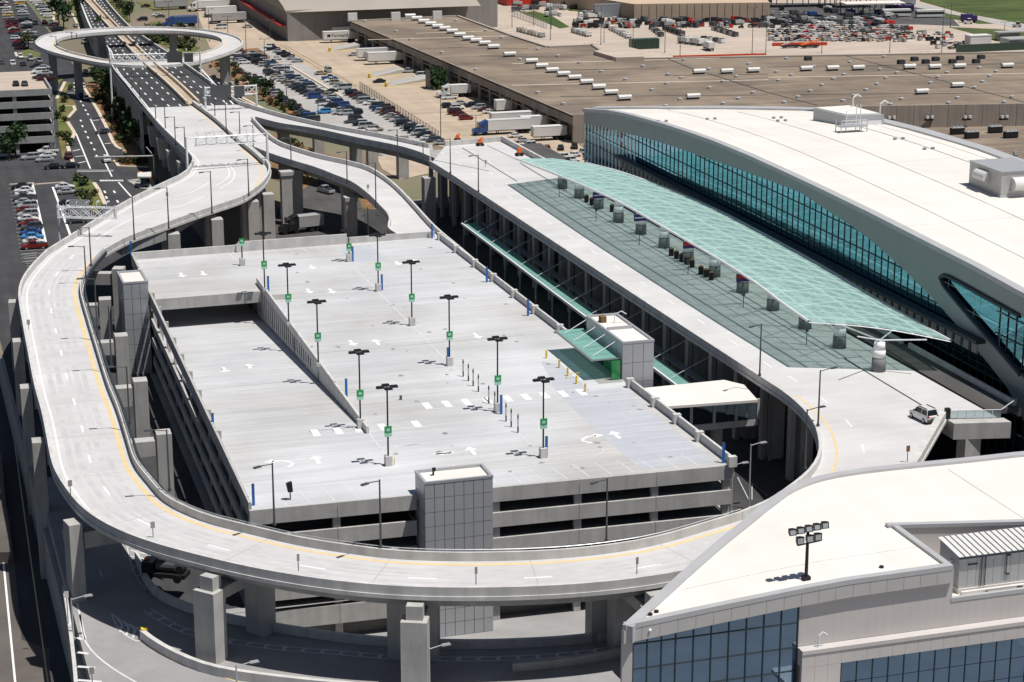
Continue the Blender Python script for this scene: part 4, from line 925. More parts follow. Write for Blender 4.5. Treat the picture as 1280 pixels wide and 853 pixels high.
# ================================================================== GLASS CANOPY
cn = thing('entrance_canopy', 'sweeping teal glass canopy on a row of stout white and grey columns', 'canopy', (128, 240, DZ))
NE = [(atX(*q, X=119.6)) for q in [(646, 199), (697, 219), (740, 237), (780, 256), (829, 284), (886, 317), (939, 350), (982, 382), (1011, 402)]]
FE = [atX(732, 204, 136), atX(772, 214, 137), atX(829, 234, 138.2), atX(895, 262, 138.8), atX(960, 295.5, 138.9), atX(1026, 332, 138.8), atX(1092, 371.5, 138.5), atX(1157, 409, 138), atX(1188, 426, 137.5)]
NEr = ring_interp(catmull(NE, 2, smooth=4), 43); FEr = ring_interp(catmull(FE, 2, smooth=4), 43)
rows = []; KC = 8
for j in range(KC+1):
    t = j/KC; rows.append([a.lerp(b, t)+Vector((0, 0, .5*math.sin(math.pi*t))) for a, b in zip(NEr, FEr)])
m = MB()
for j in range(KC): m.strip(rows[j], rows[j+1])
m.build('canopy_glass', 'canopy', cn)
m = MB(); dn = Vector((0, 0, -.16))
for i in range(0, 43, 1):
    for j in range(KC):
        if i % 1 == 0: m.tube(rows[j][i]+dn, rows[j+1][i]+dn, .13 if i % 2 else .07, n=4, cap=False)
for j in (1, 2, 3, 4, 5, 6, 7):
    for i in range(42): m.tube(rows[j][i]+dn, rows[j][i+1]+dn, .2 if j % 3 == 1 else .1, n=4, cap=False)
m.build('glazing_bars', 'wsteel', cn)
for j in (0, KC):
    m = MB()
    for i in range(42): m.tube(rows[j][i], rows[j][i+1], .2, n=6, cap=False)
    m.build('edge_tube', 'wsteel', cn)
m = MB(); upz = Vector((0, 0, .03))
for i in range(0, 40, 2):
    for j0, j1 in ((0, 4), (4, 8)):
        a_, b_ = rows[j0][i], rows[j1][i+2]; c_, d_ = rows[j1][i], rows[j0][i+2]
        for p, q in ((a_, b_), (c_, d_)):
            for s in range(4):
                t0, t1 = s/4, (s+1)/4
                def on(t): 
                    jj = j0+(j1-j0)*t if p is a_ else j1+(j0-j1)*t; ii = i+2*t
                    j_ = min(int(jj), KC-1); i_ = min(int(ii), 41); fj, fi = jj-j_, ii-i_
                    return rows[j_][i_].lerp(rows[j_+1][i_], fj).lerp(rows[j_][i_+1].lerp(rows[j_+1][i_+1], fj), fi)+upz
                m.tube(on(t0), on(t1), .04, n=4, cap=False)
m.build('diagonal_bars', 'palebar', cn)
colpx = [(703, 237), (724, 250), (748, 263), (773, 280), (801, 295), (830, 312), (860, 330), (893, 348), (928, 368), (966, 390), (1006, 413), (1049, 437), (1098, 465)]
for k, q in enumerate(colpx):
    p = at(q[0], q[1]-1.5, DZ+.02); c = MB(); c.tube((p.x, p.y, DZ), (p.x, p.y, DZ+1.9), 1.0, .95, n=20); b_ = c.build('column_base', 'colbase', cn, True)
    c = MB(); c.tube((p.x, p.y, DZ+2.02), (p.x, p.y, DZ+3.1), .94, .86, n=20); c.tube((p.x, p.y, DZ+3.13), (p.x, p.y, DZ+4.2), .855, .74, n=20); c.build('column_shaft', 'colwhite', cn, True)
    top = Vector((p.x, p.y, DZ+4.2)); m = MB(); m.tube(top, top+Vector((0, 0, .35)), .3, .25, n=10)
    for dx, dy in ((-5.5, -4), (-5.5, 4), (5.0, -4), (5.0, 4)):
        e = Vector((p.x+dx, p.y+dy, 0)); # height of canopy there
        i_ = min(range(43), key=lambda i: abs(NEr[i].lerp(FEr[i], .5).y-e.y)); t = (e.x-NEr[i_].x)/(FEr[i_].x-NEr[i_].x); e.z = NEr[i_].lerp(FEr[i_], max(0, min(1, t))).z+.5*math.sin(math.pi*max(0, min(1, t)))-.3
        m.tube(top+Vector((0, 0, .2)), e, .11, n=6)
    m.build('strut', 'wsteel', cn)
for k, q in enumerate(((750, 244), (802, 272), (864, 306), (931, 347))):
    p = at(q[0], q[1], 16.6); s = thing('hanging_sign', ['dark blue hanging airline sign nearest the far end of the canopy', 'dark blue hanging sign second from the far end of the canopy', 'red and blue hanging sign under the middle of the canopy edge', 'small dark red hanging sign nearest the near end of the canopy'][k], 'sign', (p.x, p.y, 16), group=None)
    m = MB(); m.box(p.x-1.4, p.x+1.4, p.y-.15, p.y+.15, 16.0, 17.2); m.build('sign_face', 'navy' if k < 2 else 'navy', s)
    m = MB(); m.box(p.x-1.3, p.x-.1 if k >= 2 else p.x+1.2, p.y-.17, p.y-.151, 16.5, 16.7 if k < 2 else 17.1); m.build('sign_stripe', 'wsteel' if k < 2 else 'red', s)
    m = MB(); m.tube((p.x-1, p.y, 17.2), (p.x-1, p.y, 18.6), .05); m.tube((p.x+1, p.y, 17.2), (p.x+1, p.y, 18.6), .05); m.build('hanger', 'wsteel', s)
# ================================================================== NEAR WING (lower right)
WY = 155.0
wg = thing('terminal_wing', 'near terminal wing with broad white roof, fascia panels and blue glass front', 'terminal wing', (75, WY, 0))
def wz(x): return interp([(58.4, 20.37), (67, 21.1), (75.3, 21.75), (80, 22.03), (91, 22.18), (130, 22.3)], x)
wcurve = []
for q in [(778, 781), (818, 745), (859, 708), (895, 677), (925, 653), (960, 625), (980, 611), (1005, 600), (1035, 592), (1080, 585), (1135, 579), (1210, 571.5), (1280, 564), (1380, 556)]:
    z = 22.0
    for _ in range(4): p = at(q[0], q[1], z); z = wz(p.x)
    wcurve.append(Vector((p.x, max(p.y, WY), z)))
WC = catmull(wcurve, 1.5, smooth=3)
WC[0] = Vector((58.4, WY, 20.37))
for p in WC: p.z = wz(p.x)
NX0 = 90.7                               # notch for the roof plant
WIN = offset(WC, 1.0); 
if (WIN[5]-Vector((90, 160, 0))).length > (WC[5]-Vector((90, 160, 0))).length: WIN = offset(WC, -1.0)
cutp = [p for p in WC]
rp_ = [(p.x, p.y) for p in WC]+[(125, 165.8), (NX0-.3, 165.8), (NX0-.3, WY+.1)]
# roof as a grid of x-slices so it follows the rise
def wcy(x): return interp([(p.x, p.y) for p in WC], x)
m = MB(); xs_ = [58.6+i*.9 for i in range(75)]
for a, b in zip(xs_[:-1], xs_[1:]):
    for x0_, x1_ in ((a, b),):
        lo = WY+.35 if x0_ < NX0-.9 else 165.6-(x0_-NX0)*.24
        lo2 = lo if lo < 160 else lo-.9*.24
        m.add([(x0_, lo, wz(x0_)-.3), (x1_, lo2, wz(x1_)-.3), (x1_, max(wcy(x1_)-.25, lo), wz(x1_)-.3), (x0_, max(wcy(x0_)-.25, lo), wz(x0_)-.3)], [(0, 1, 2, 3)])
m.build('roof', 'roof_w', wg)
m = MB(); m.beam(WC, WIN, -1.6, .0)
for p in WIN: pass
m.build('roof_edge', 'roof_edge', wg)
m = MB(); hi = [Vector((x, WY-.33, wz(x))) for x in [58.6+i*1.0 for i in range(33)]]; m.beam(hi, [p+Vector((0, .75, 0)) for p in hi], -.45, .02); m.build('coping', 'roof_edge', wg)
m = MB(); m.slab([(p.x, p.y) for p in WC if p.y > WY+.4]+[(125, WY+6), (125, 165.9), (NX0, 165.9), (NX0, WY+.35), (59, WY+.35)], 0, 18.2); m.build('body', 'cladding', wg)
m = MB(); m.box(NX0+.02, 125, WY+.35, 165.88, 18.21, 18.4); m.build('notch_floor', 'roof_w', wg)
m = MB(); m.box(NX0-.6, NX0, WY+.46, 165.8, 18.2, 22.15); m.build('notch_wall', 'roof_edge', wg)
m = MB(); m.add([(NX0, 165.6, 18.2), (125, 157.4, 18.2), (125, 157.4, 22.25), (NX0, 165.6, 22.1)], [(0, 1, 2, 3)]); m.build('notch_wall', 'cladding', wg)
m = MB(); m.beam([Vector((NX0-1.0, 165.7, 22.15)), Vector((125, 157.2, 22.25))], [Vector((NX0-1.0, 166.4, 22.15)), Vector((125, 157.9, 22.25))], -.3, .05); m.build('coping', 'roof_edge', wg)
# fascia panels
x = 58.42
while x < NX0-.4:
    x2 = min(x+1.70, NX0+.05)
    m = MB(); a, b = x+.015, x2-.015
    vs_ = [(a, WY-.3, wz(a)-1.72), (b, WY-.3, wz(b)-1.72), (b, WY-.3, wz(b)-.47), (a, WY-.3, wz(a)-.47)]; vs_ += [(p[0], WY+.3, p[2]) for p in vs_]
    m.add(vs_, [(0, 1, 2, 3), (4, 7, 6, 5), (0, 4, 5, 1), (3, 2, 6, 7), (0, 3, 7, 4), (1, 5, 6, 2)]); m.build('fascia_panel', 'panel2', wg); x = x2
m = MB(); h = [Vector((58.6+i*1.0, WY+.31, wz(58.6+i))) for i in range(33)]; m.beam(h, [p+Vector((0, .3, 0)) for p in h], -2.6, -.46); m.build('fascia_backing', 'panel_joint', wg)
# glass front
gx0, gx1 = 59.45, 75.35; cols = [59.45, 60.8, 62.15, 63.5, 65.2, 66.9, 68.6, 70.3, 72.0, 73.7, 75.35]
def gtop(x): return wz(x)-1.75
rowsz = [6.0, 8.6, 11.2, 13.6, 15.9, 18.3]
for a, b in zip(cols[:-1], cols[1:]):
    zz = rowsz+[min(gtop(a), gtop(b))]
    for k, (z0, z1) in enumerate(zip(zz[:-1], zz[1:])):
        if z1-z0 < .25: continue
        m = MB(); t0 = gtop(a) if k == len(zz)-2 else z1; t1 = gtop(b) if k == len(zz)-2 else z1
        m.add([(a+.05, WY+.12, z0+.05), (b-.05, WY+.12, z0+.05), (b-.05, WY+.12, t1-.04), (a+.05, WY+.12, t0-.04), (a+.05, WY+.16, z0+.05), (b-.05, WY+.16, z0+.05), (b-.05, WY+.16, t1-.04), (a+.05, WY+.16, t0-.04)], [(0, 1, 2, 3), (4, 7, 6, 5), (0, 4, 5, 1), (2, 6, 7, 3), (0, 3, 7, 4), (1, 5, 6, 2)]); m.build('glass_pane', 'glass2', wg)
for x in cols: m = MB(); m.box(x-.05, x+.05, WY+.02, WY+.2, 0, gtop(x)-.01); m.build('mullion', 'mull', wg)
for z in rowsz:
    m = MB(); m.box(gx0 if gtop(gx0) > z else interp([(gtop(c), c) for c in cols], z), gx1-.06, WY+.04, WY+.19, z-.045, z+.045); m.build('transom', 'mull', wg)
m = MB(); m.box(gx0, gx1, WY+.21, WY+.34, 0, 18.2); m.add([(gx0, WY+.3, 18.2), (gx1, WY+.3, 18.2), (gx1, WY+.3, gtop(gx1)), (gx0, WY+.3, gtop(gx0))], [(0, 1, 2, 3)]); m.build('glass_backing', 'panel_joint', wg)
m = MB(); m.box(58.42, 59.38, WY+.0, WY+.34, 0, 18.6); m.build('corner_panel', 'panel2', wg)
# metal clad wall
x = 75.45
while x < 102:
    x2 = x+.86; zt = wz(x)-1.76 if x < NX0-.5 else 18.35
    if x < NX0-.5: zt = wz(x)-1.76
    m = MB(); m.add([(x+.003, WY+.1, 15.95), (x2-.003, WY+.1, 15.95), (x2-.003, WY+.1, (wz(x2)-1.76) if zt > 19 else zt), (x+.003, WY+.1, zt), (x+.003, WY+.34, 15.95), (x2-.003, WY+.34, 15.95), (x2-.003, WY+.34, (wz(x2)-1.76) if zt > 19 else zt), (x+.003, WY+.34, zt)], [(0, 1, 2, 3), (4, 7, 6, 5), (0, 4, 5, 1), (2, 6, 7, 3), (0, 3, 7, 4), (1, 5, 6, 2)]); m.build('wall_panel', 'cladding', wg); x = x2
m = MB(); m.box(NX0+.1, 102, WY+.05, WY+.45, 18.36, 18.75); m.build('coping', 'roof_edge', wg)
m = MB(); m.box(75.4, 102, WY-1.0, WY+.09, 15.55, 15.92); m.build('ledge', 'cladding', wg)
x = 75.42
while x < 102: m = MB(); m.box(x+.01, x+1.29, WY-.92, WY+.05, 14.25, 15.54); m.build('ledge_panel', 'cladding', wg); x += 1.3
x = 75.42
while x < 79.2: m = MB(); m.box(x+.01, x+1.29, WY-.92, WY-.5, 0, 14.23); m.build('wall_panel', 'cladding', wg); x += 1.3
xg = 79.4
while xg < 102:
    for z0, z1 in ((8.0, 10.2), (10.26, 12.2), (12.26, 14.2)):
        m = MB(); m.box(xg+.04, xg+1.56, WY-.8, WY-.75, z0, z1); m.build('glass_pane', 'glass2', wg)
    m = MB(); m.box(xg-.04, xg+.04, WY-.88, WY-.7, 0, 14.24); m.build('mullion', 'mull', wg); xg += 1.6
m = MB(); m.box(79.3, 102, WY-.7, WY+.3, 0, 14.24); m.build('glass_backing', 'panel_joint', wg)
m = MB(); m.slab([(75.8, WY-6), (78.6, WY-6), (79.2, WY-1), (75.8, WY-1)], 10.6, 11.0); m.build('porch_roof', 'roof_w', wg)
# roof seams
m = MB()
def wline(p, q, wd=.07):
    n = 14; P = []
    for i in range(n+1):
        x = p[0]+(q[0]-p[0])*i/n; y = p[1]+(q[1]-p[1])*i/n; P.append(Vector((x, y, wz(x)-.285)))
    line_mark(m, P, wd, .004)
wline((at(1185, 586, 22).x, at(1185, 586, 22).y), (at(1290, 654, 22).x, at(1290, 654, 22).y)); wline((66, 160), (90, 160.5), .03)
m.build('roof_seam', 'roof_edge', wg)
for k, (x, y) in enumerate(((61.5, 156.3), (62.2, 156.6), (84.5, 157.0))):
    m = MB(); m.tube((x, y, wz(x)-.3), (x, y, wz(x)-.12), .22, n=10); m.build('roof_drain', 'black', wg)
m = MB(); m.tube((77.2, WY-.5, 15.9), (77.2, WY-.5, 17.0), .07); m.tube((77.2, WY-.5, 17), (77.6, WY-.5, 17.35), .07); m.tube((77.6, WY-.5, 17.35), (77.95, WY-.5, 17.1), .07); m.tube((77.95, WY-.5, 17.1), (77.95, WY-.5, 16.9), .09); m.build('vent_pipe', 'wsteel', wg)
m = MB(); m.tube((61.6, 155.6, 20.3), (60.8, 154.6, 19.6), .12); m.build('gutter_outlet', 'wsteel', wg)
# shed in the notch
sh = thing('roof_shed', 'grey metal plant shed with striped standing-seam roof sunk into the near wing roof', 'plant shed', (92, 156.4, 18.4))
sx0, sx1, sy0, sy1 = 92.3, 110, 156.4, 160.4
m = MB(); m.box(sx0, sx1, sy0, sy1, 18.41, 18.9); m.build('base', 'roof_w', sh)
x = sx0
while x < sx1-.5: m = MB(); m.box(x+.015, x+.885, sy0+.1, sy0+.3, 18.92, 22.05); m.build('wall_panel', 'steel', sh); x += .9
m = MB(); m.add([(sx0+.05, sy0+.32, 18.92), (sx0+.05, sy1-.1, 18.92), (sx0+.05, sy1-.1, 22.5), (sx0+.05, sy0+.32, 22.1), (sx0+.3, sy0+.32, 18.92), (sx0+.3, sy1-.1, 18.92), (sx0+.3, sy1-.1, 22.5), (sx0+.3, sy0+.32, 22.1)], [(0, 1, 2, 3), (4, 7, 6, 5), (0, 3, 7, 4), (1, 5, 6, 2), (3, 2, 6, 7)]); m.box(sx0+.32, sx1, sy1-.3, sy1-.1, 18.92, 22.1); m.build('side_wall', 'panel', sh)
k = 0; x = sx0-.15
while x < sx1:
    m = MB(); m.add([(x+.02, sy0-.2, 22.12), (x+.56, sy0-.2, 22.12), (x+.56, sy1+.1, 22.62), (x+.02, sy1+.1, 22.62)], [(0, 1, 2, 3)]); 
    m.add([(x+.56, sy0-.2, 22.14), (x+.62, sy0-.2, 22.14), (x+.62, sy1+.1, 22.64), (x+.56, sy1+.1, 22.64), (x+.56, sy0-.2, 22.22), (x+.62, sy0-.2, 22.22), (x+.62, sy1+.1, 22.72), (x+.56, sy1+.1, 22.72)], [(0, 1, 5, 4), (1, 2, 6, 5), (3, 0, 4, 7), (4, 5, 6, 7)], 1)
    m.build('roof_sheet', ['hvac', 'mull_l'], sh); x += .62
m = MB(); m.box(sx0-.2, sx1, sy0-.25, sy0-.05, 21.98, 22.14); m.build('eaves_trim', 'mull', sh)
m = MB(); m.box(sx0+.9, sx0+1.9, sy0-.02, sy0+.08, 21.2, 21.28); m.tube((sx0+2.3, sy0-.03, 19), (sx0+2.3, sy0-.03, 22), .05); m.tube((sx0+2.7, sy0-.03, 19), (sx0+2.7, sy0-.03, 22), .04); m.tube((sx0+4.9, sy0-.03, 19.8), (sx0+4.9, sy0-.03, 21.8), .05); m.box(sx0+4.9, sx0+5.3, sy0-.08, sy0+.08, 19.8, 19.9); m.box(sx0+4.9, sx0+5.3, sy0-.08, sy0+.08, 21.7, 21.8); m.build('conduit', 'mull', sh)
m = MB(); m.box(sx0-.14, sx0+.04, sy0+1.4, sy0+1.8, 20.9, 21.3); m.build('wall_lamp', 'wsteel', sh)
m = MB(); m.box(sx0+.1, sx1, 155.9, 156.2, 18.41, 18.8); m.build('pipe_run', 'roof_w', sh)
m = MB(); m.tube((95, 155.7, 18.5), (98, 155.75, 18.5), .07); m.box(98.2, 98.7, 155.6, 155.9, 18.41, 18.7); m.box(94.8, 95, 155.6, 155.8, 18.41, 18.7); m.build('roof_valve', 'black', sh)
# floodlight mast
fm = thing('floodlight_mast', 'black mast carrying eight floodlights on the edge of the near wing roof', 'floodlight mast', (77.1, 156.9, 21.6))
fx, fy_ = 76.9, 157.0
m = MB(); m.tube((fx, fy_, 21.3), (fx, fy_, 26.6), .17, .13, n=10); m.box(fx-.35, fx+.35, fy_-.3, fy_+.3, 21.4, 21.9); m.build('mast', 'black', fm)
m = MB(); m.tube((fx-1.65, fy_-.05, 26.1), (fx+1.65, fy_+.0, 26.4), .07); m.tube((fx-1.0, fy_-.05, 25.0), (fx+1.3, fy_, 25.2), .07); m.build('cross_arm', 'black', fm)
for k in range(5):
    x, z = fx-1.6+k*.80, 26.2+k*.08
    m = MB(); m.add([(x-.36, fy_-.3, z-.1), (x+.36, fy_-.3, z-.1), (x+.36, fy_-.15, z+.5), (x-.36, fy_-.15, z+.5), (x-.2, fy_+.35, z), (x+.2, fy_+.35, z), (x+.2, fy_+.35, z+.4), (x-.2, fy_+.35, z+.4)], [(0, 1, 2, 3), (4, 7, 6, 5), (0, 4, 5, 1), (2, 6, 7, 3), (0, 3, 7, 4), (1, 5, 6, 2)]); lm = m.build('floodlight', 'black', fm)
    m = MB(); m.add([(x-.26, fy_-.31, z-.02), (x+.26, fy_-.31, z-.02), (x+.26, fy_-.19, z+.38), (x-.26, fy_-.19, z+.38)], [(0, 1, 2, 3)]); m.build('lens', 'steel', lm)
for k, dx in enumerate((-.85, .1, .9)):
    x, z = fx+dx, 25.15+k*.08
    m = MB(); m.add([(x-.38, fy_-.35, z-.0), (x+.38, fy_-.35, z-.0), (x+.38, fy_-.3, z+.75), (x-.38, fy_-.3, z+.75), (x-.2, fy_+.3, z+.1), (x+.2, fy_+.3, z+.1), (x+.2, fy_+.3, z+.6), (x-.2, fy_+.3, z+.6)], [(0, 1, 2, 3), (4, 7, 6, 5), (0, 4, 5, 1), (2, 6, 7, 3), (0, 3, 7, 4), (1, 5, 6, 2)]); lm = m.build('floodlight', 'black', fm)
    m = MB(); m.add([(x-.28, fy_-.37, z+.1), (x+.28, fy_-.37, z+.1), (x+.28, fy_-.33, z+.62), (x-.28, fy_-.33, z+.62)], [(0, 1, 2, 3)]); m.build('lens', 'steel', lm)
# ground seen in the wing glass
flat('near_apron', [(30, -200), (330, -200), (330, 59.8), (30, 59.8)], 0, 'asphalt2')
flat('near_road', [(40, 60.1), (112, 60.1), (112, 149), (58, 149), (56, 128), (40, 128)], SZ+.02, 'road_dk')
m = MB()
for k in range(9): line_mark(m, [Vector((60+k*6, 70, 0)), Vector((64+k*6, 100, 0))], .35, .03)
line_mark(m, [Vector((50, 112, 0)), Vector((110, 118, 0))], .6, .03); line_mark(m, [Vector((50, 140, 0)), Vector((110, 138, 0))], .3, .03); m.build('road_markings', 'white_f', kind='structure')

# ================================================================== WAREHOUSE, HANGAR AND FAR BUILDINGS
WH = 7.0
wh = thing('cargo_warehouse', 'very long low cargo warehouse with tan gravel roof and loading docks along its side', 'warehouse', (168, 486, 0))
# sides: near corner c0, far corner c1
w0 = at(716, 145, WH); w1 = at(438, 27, WH)
rpoly = ats([(716, 145), (438, 27), (573, 20.5), (640, 45), (685, 59.5), (742, 57), (769, 74.5), (960, 71.5), (1290, 66), (1400, 63), (1420, 129), (1290, 131), (1100, 134)], WH)
m = MB(); m.slab([(p.x, p.y) for p in rpoly], WH-.5, WH); m.build('roof', 'gravel', wh)
ins = sum(rpoly, Vector())/len(rpoly)
ed = (w1-w0).normalized(); nrm = Vector((ed.y, -ed.x, 0))
if nrm.x < 0: nrm = -nrm
m = MB(); m.beam([w0+Vector((0, 0, -WH)), w1+Vector((0, 0, -WH))], [w0+nrm*.6+Vector((0, 0, -WH)), w1+nrm*.6+Vector((0, 0, -WH))], WH-2.4, WH+.05); m.build('dock_fascia', 'wh_wall', wh)
L = (w1-w0).length
m = MB(); g0 = w0+nrm*3.2; g1 = w1+nrm*3.2; m.beam([Vector((g0.x, g0.y, 0)), Vector((g1.x, g1.y, 0))], [Vector((g0.x+.4, g0.y, 0)), Vector((g1.x+.4, g1.y, 0))], 0, WH-.5); m.build('dock_wall', 'wh_wall', wh)
n = int(L/9)
for k in range(n+1):
    c = w0+ed*(k*L/n); m = MB(); m.obox((c.x+nrm.x*.3, c.y+nrm.y*.3), ed, nrm, .4, .35, 0, WH-2.4); m.build('dock_column', 'wh_wall', wh)
    if k < n and k > 0:
        c = w0+ed*((k+.5)*L/n)+nrm*3.1; m = MB(); m.obox((c.x, c.y), ed, nrm, 2.6, .06, 1.0, 4.2); m.build('dock_door', 'joint' if k % 3 else 'sign_back', wh)
        c = w0+ed*((k+.5)*L/n); m = MB(); m.obox((c.x+nrm.x*.3, c.y+nrm.y*.3), ed, nrm, L/n/2-.42, .2, WH-3.4, WH-3.1); m.build('brace_beam', 'wh_wall', wh)
# near end wall
w2 = at(1100, 134, WH); w3 = at(1420, 129, WH)
for a, b, zb in ((w0, w2, 0), (w2, w3, 1.4)):
    d = (b-a); Ld = d.length; d.normalize(); nn = int(Ld/4.5)
    for k in range(nn):
        c = a+d*((k+.5)*Ld/nn); m = MB(); m.obox((c.x, c.y+.3), d, (d.y, -d.x, 0), Ld/nn/2-.05, .3, zb, WH+.3 if zb else WH+.2); m.build('wall_panel', 'wh_wall2', wh)
m = MB(); m.beam([w0, w2], [w0+Vector((0, .5, 0)), w2+Vector((0, .5, 0))], .21, .32); m.build('coping', 'hroof', wh)
# roof edges and joints
fe = rpoly[1:10]
m = MB()
for a, b in zip(fe[:-1], fe[1:]):
    d = (b-a).normalized(); nn = Vector((d.y, -d.x, 0)); m.beam([a, b], [a+nn*1.0, b+nn*1.0], -.4, .45)
m.build('roof_coping', 'hroof', wh)
m = MB()
def rl(x0, y0, x1, y1, wd, z=.03): line_mark(m, [at(x0, y0, WH), at(x1, y1, WH)], wd, z)
for l in ((640, 107, 960, 100), (640, 80, 900, 73), (960, 97, 1280, 92), (320+560/4, 50, 640, 45), (520, 42, 640, 38)): rl(*l, .9)
m.build('roof_ridge', 'kerb', wh); m = MB()
for l in ((540, 45, 640, 42), (560, 62, 690, 62), (600, 81, 790, 80), (640, 91, 860, 83), (700, 108, 1000, 100), (690, 128, 960, 116), (790, 87, 1100, 82), (1000, 117, 1280, 113), (700, 75, 800, 74)): rl(*l, .35)
m.build('roof_joint', 'wh_wall', wh)
m = MB()
for l in ((835, 74, 860, 84), (860, 84, 960, 116), (960, 116, 1022, 132), (1057, 70, 1150, 94), (1150, 94, 1280, 128), (574, 21, 640, 46)): rl(*l, .55, .05)
for l in ((640, 88, 820, 86.5), (700, 121, 960, 119), (830, 95, 960, 93), (1000, 118.5, 1280, 116.5), (960, 84, 1280, 80), (560, 60, 660, 61), (600, 70, 720, 72)): rl(*l, .5, .05)
m.build('expansion_joint', 'joint', wh)
# hooded roof vents, each a thing
hm = MB(); prof = [(-1.1, 0), (-1.1, 1.0), (-.8, 1.45), (0, 1.65), (.8, 1.45), (1.1, 1.0), (1.1, 0)]
for s in (-1.85, 1.85): hm.v += [(s, y*.75, z*.6+.55) for y, z in prof]
n = len(prof); hm.f = [(i, i+1, n+i+1, n+i) for i in range(n-1)]+[tuple(range(n))[::-1], tuple(range(n, 2*n))]; hm.m = [0]*len(hm.f)
hme = hm.mesh('hood', 'hvac'); bm_ = MB(); bm_.box(-1.55, 1.55, -.65, .65, 0, .55); bme = bm_.mesh('curb', 'joint')
rowA = [(320+x/4, y/4) for x, y in ((770, 85), (803, 97), (838, 112), (872, 125), (907, 137), (943, 148), (980, 162), (1018, 180), (1060, 197), (1100, 208), (1143, 222), (1187, 240), (1268, 278))]+[(640+x/4, y/4) for x, y in ((97, 312), (148, 337), (200, 358), (257, 377), (312, 395), (372, 417), (433, 443), (495, 470), (562, 497))]
rowB = [(640+x/4, y/4) for x, y in ((935, 365), (1073, 363), (1206, 358))]+[(960+x/4, y/4) for x, y in ((190, 350), (322, 348), (450, 346), (706, 341), (832, 341), (956, 338), (1195, 335))]
rowC = [(640+905/4, 490/4), (960+945/4, 433/4), (960+768/4, 466/4)]
def put_vent(px, lab, grp):
    p = at(px[0], px[1]+1.5, WH); t = thing('roof_vent', lab, 'roof vent', p, 0, grp); inst('hood', hme, t, (0, 0, 0)).matrix_parent_inverse.identity(); inst('curb', bme, t).matrix_parent_inverse.identity()
for k, px in enumerate(rowA): put_vent(px, f'white hooded roof vent, {ORD[k]} from the far end of the long diagonal row', 'roof vents in the diagonal row')
for k, px in enumerate(rowB): put_vent(px, f'white hooded roof vent, {ORD[k]} from the left in the level row', 'roof vents in the level row')
for k, px in enumerate(rowC): put_vent(px, ['lone white roof vent just behind the left end of the terminal', 'white roof vent sitting on the right diagonal roof joint', 'grey-white roof vent behind the rooftop plant room'][k], 'lone roof vents')
dm = MB(); dm.tube((0, 0, 0), (0, 0, .5), .75, .7, n=8); dm.tube((0, 0, .5), (0, 0, .7), .75, .3, n=8); dme = dm.mesh('roof_fan', ['unit'])
fans = [(640+x/4, y/4) for x, y in ((230, 282), (337, 317), (447, 360), (568, 400), (655, 333), (780, 374), (847, 392), (772, 420), (700, 452), (840, 500), (768, 532), (985, 348), (1122, 385), (1185, 322), (988, 442), (1055, 410), (1205, 466), (1132, 496), (1056, 521), (990, 550), (130, 466), (257, 522), (860, 302), (40, 300), (130, 248))]+\
       [(960+x/4, y/4) for x, y in ((92, 295), (42, 362), (117, 378), (52, 405), (380, 375), (328, 397), (410, 313), (560, 350), (645, 367), (590, 393), (545, 423), (270, 428), (212, 458), (490, 452), (430, 482), (375, 507), (150, 488), (82, 515), (612, 525), (668, 498), (850, 388), (812, 417), (895, 365), (1057, 342), (1108, 383), (1140, 360), (1072, 411), (1033, 441), (1220, 488), (1182, 514), (903, 518), (947, 492), (730, 327), (580, 287), (228, 336))]+\
       [(320+x/4, y/4) for x, y in ((545, 108), (772, 200), (930, 265), (1100, 350), (1002, 105), (1150, 155), (1230, 190), (700, 158))]
bands = {}
for px in fans: bands.setdefault(int((140-px[1])/9), []).append(px)
for bi, kk in enumerate(sorted(bands)):
    for i, px in enumerate(sorted(bands[kk])):
        p = at(px[0], px[1]+.6, WH); o = inst('roof_fan', dme, None, p); tag(o, f'low round fan cap, {ORD[i]} from left in the {ORD[bi]} band of warehouse roof caps', 'roof fan', 'round fan caps on the warehouse roof')
bx = MB(); bx.box(-1.0, 1.0, -.8, .8, 0, 1.1); bx.box(-.85, .85, -.65, .65, 1.1, 1.25); bxm = bx.mesh('roof_box', 'joint')
for k, px in enumerate([(960+x/4, y/4) for x, y in ((200, 300), (665, 318), (732, 303), (788, 316), (838, 303), (922, 315), (960, 298), (1040, 314), (1065, 293))]):
    o = inst('roof_box', bxm, None, at(px[0], px[1]+.6, WH)); tag(o, f'small black box unit, {ORD[k]} from the left along the far roof edge', 'roof unit', 'black roof units along the far edge')
# raised block on the far side
quadbox('raised_block', [(770, 72), (742, 64), (778, 57), (805, 63.5), (805, 71)], WH-6.8, WH+1.2, 'apron', wh)
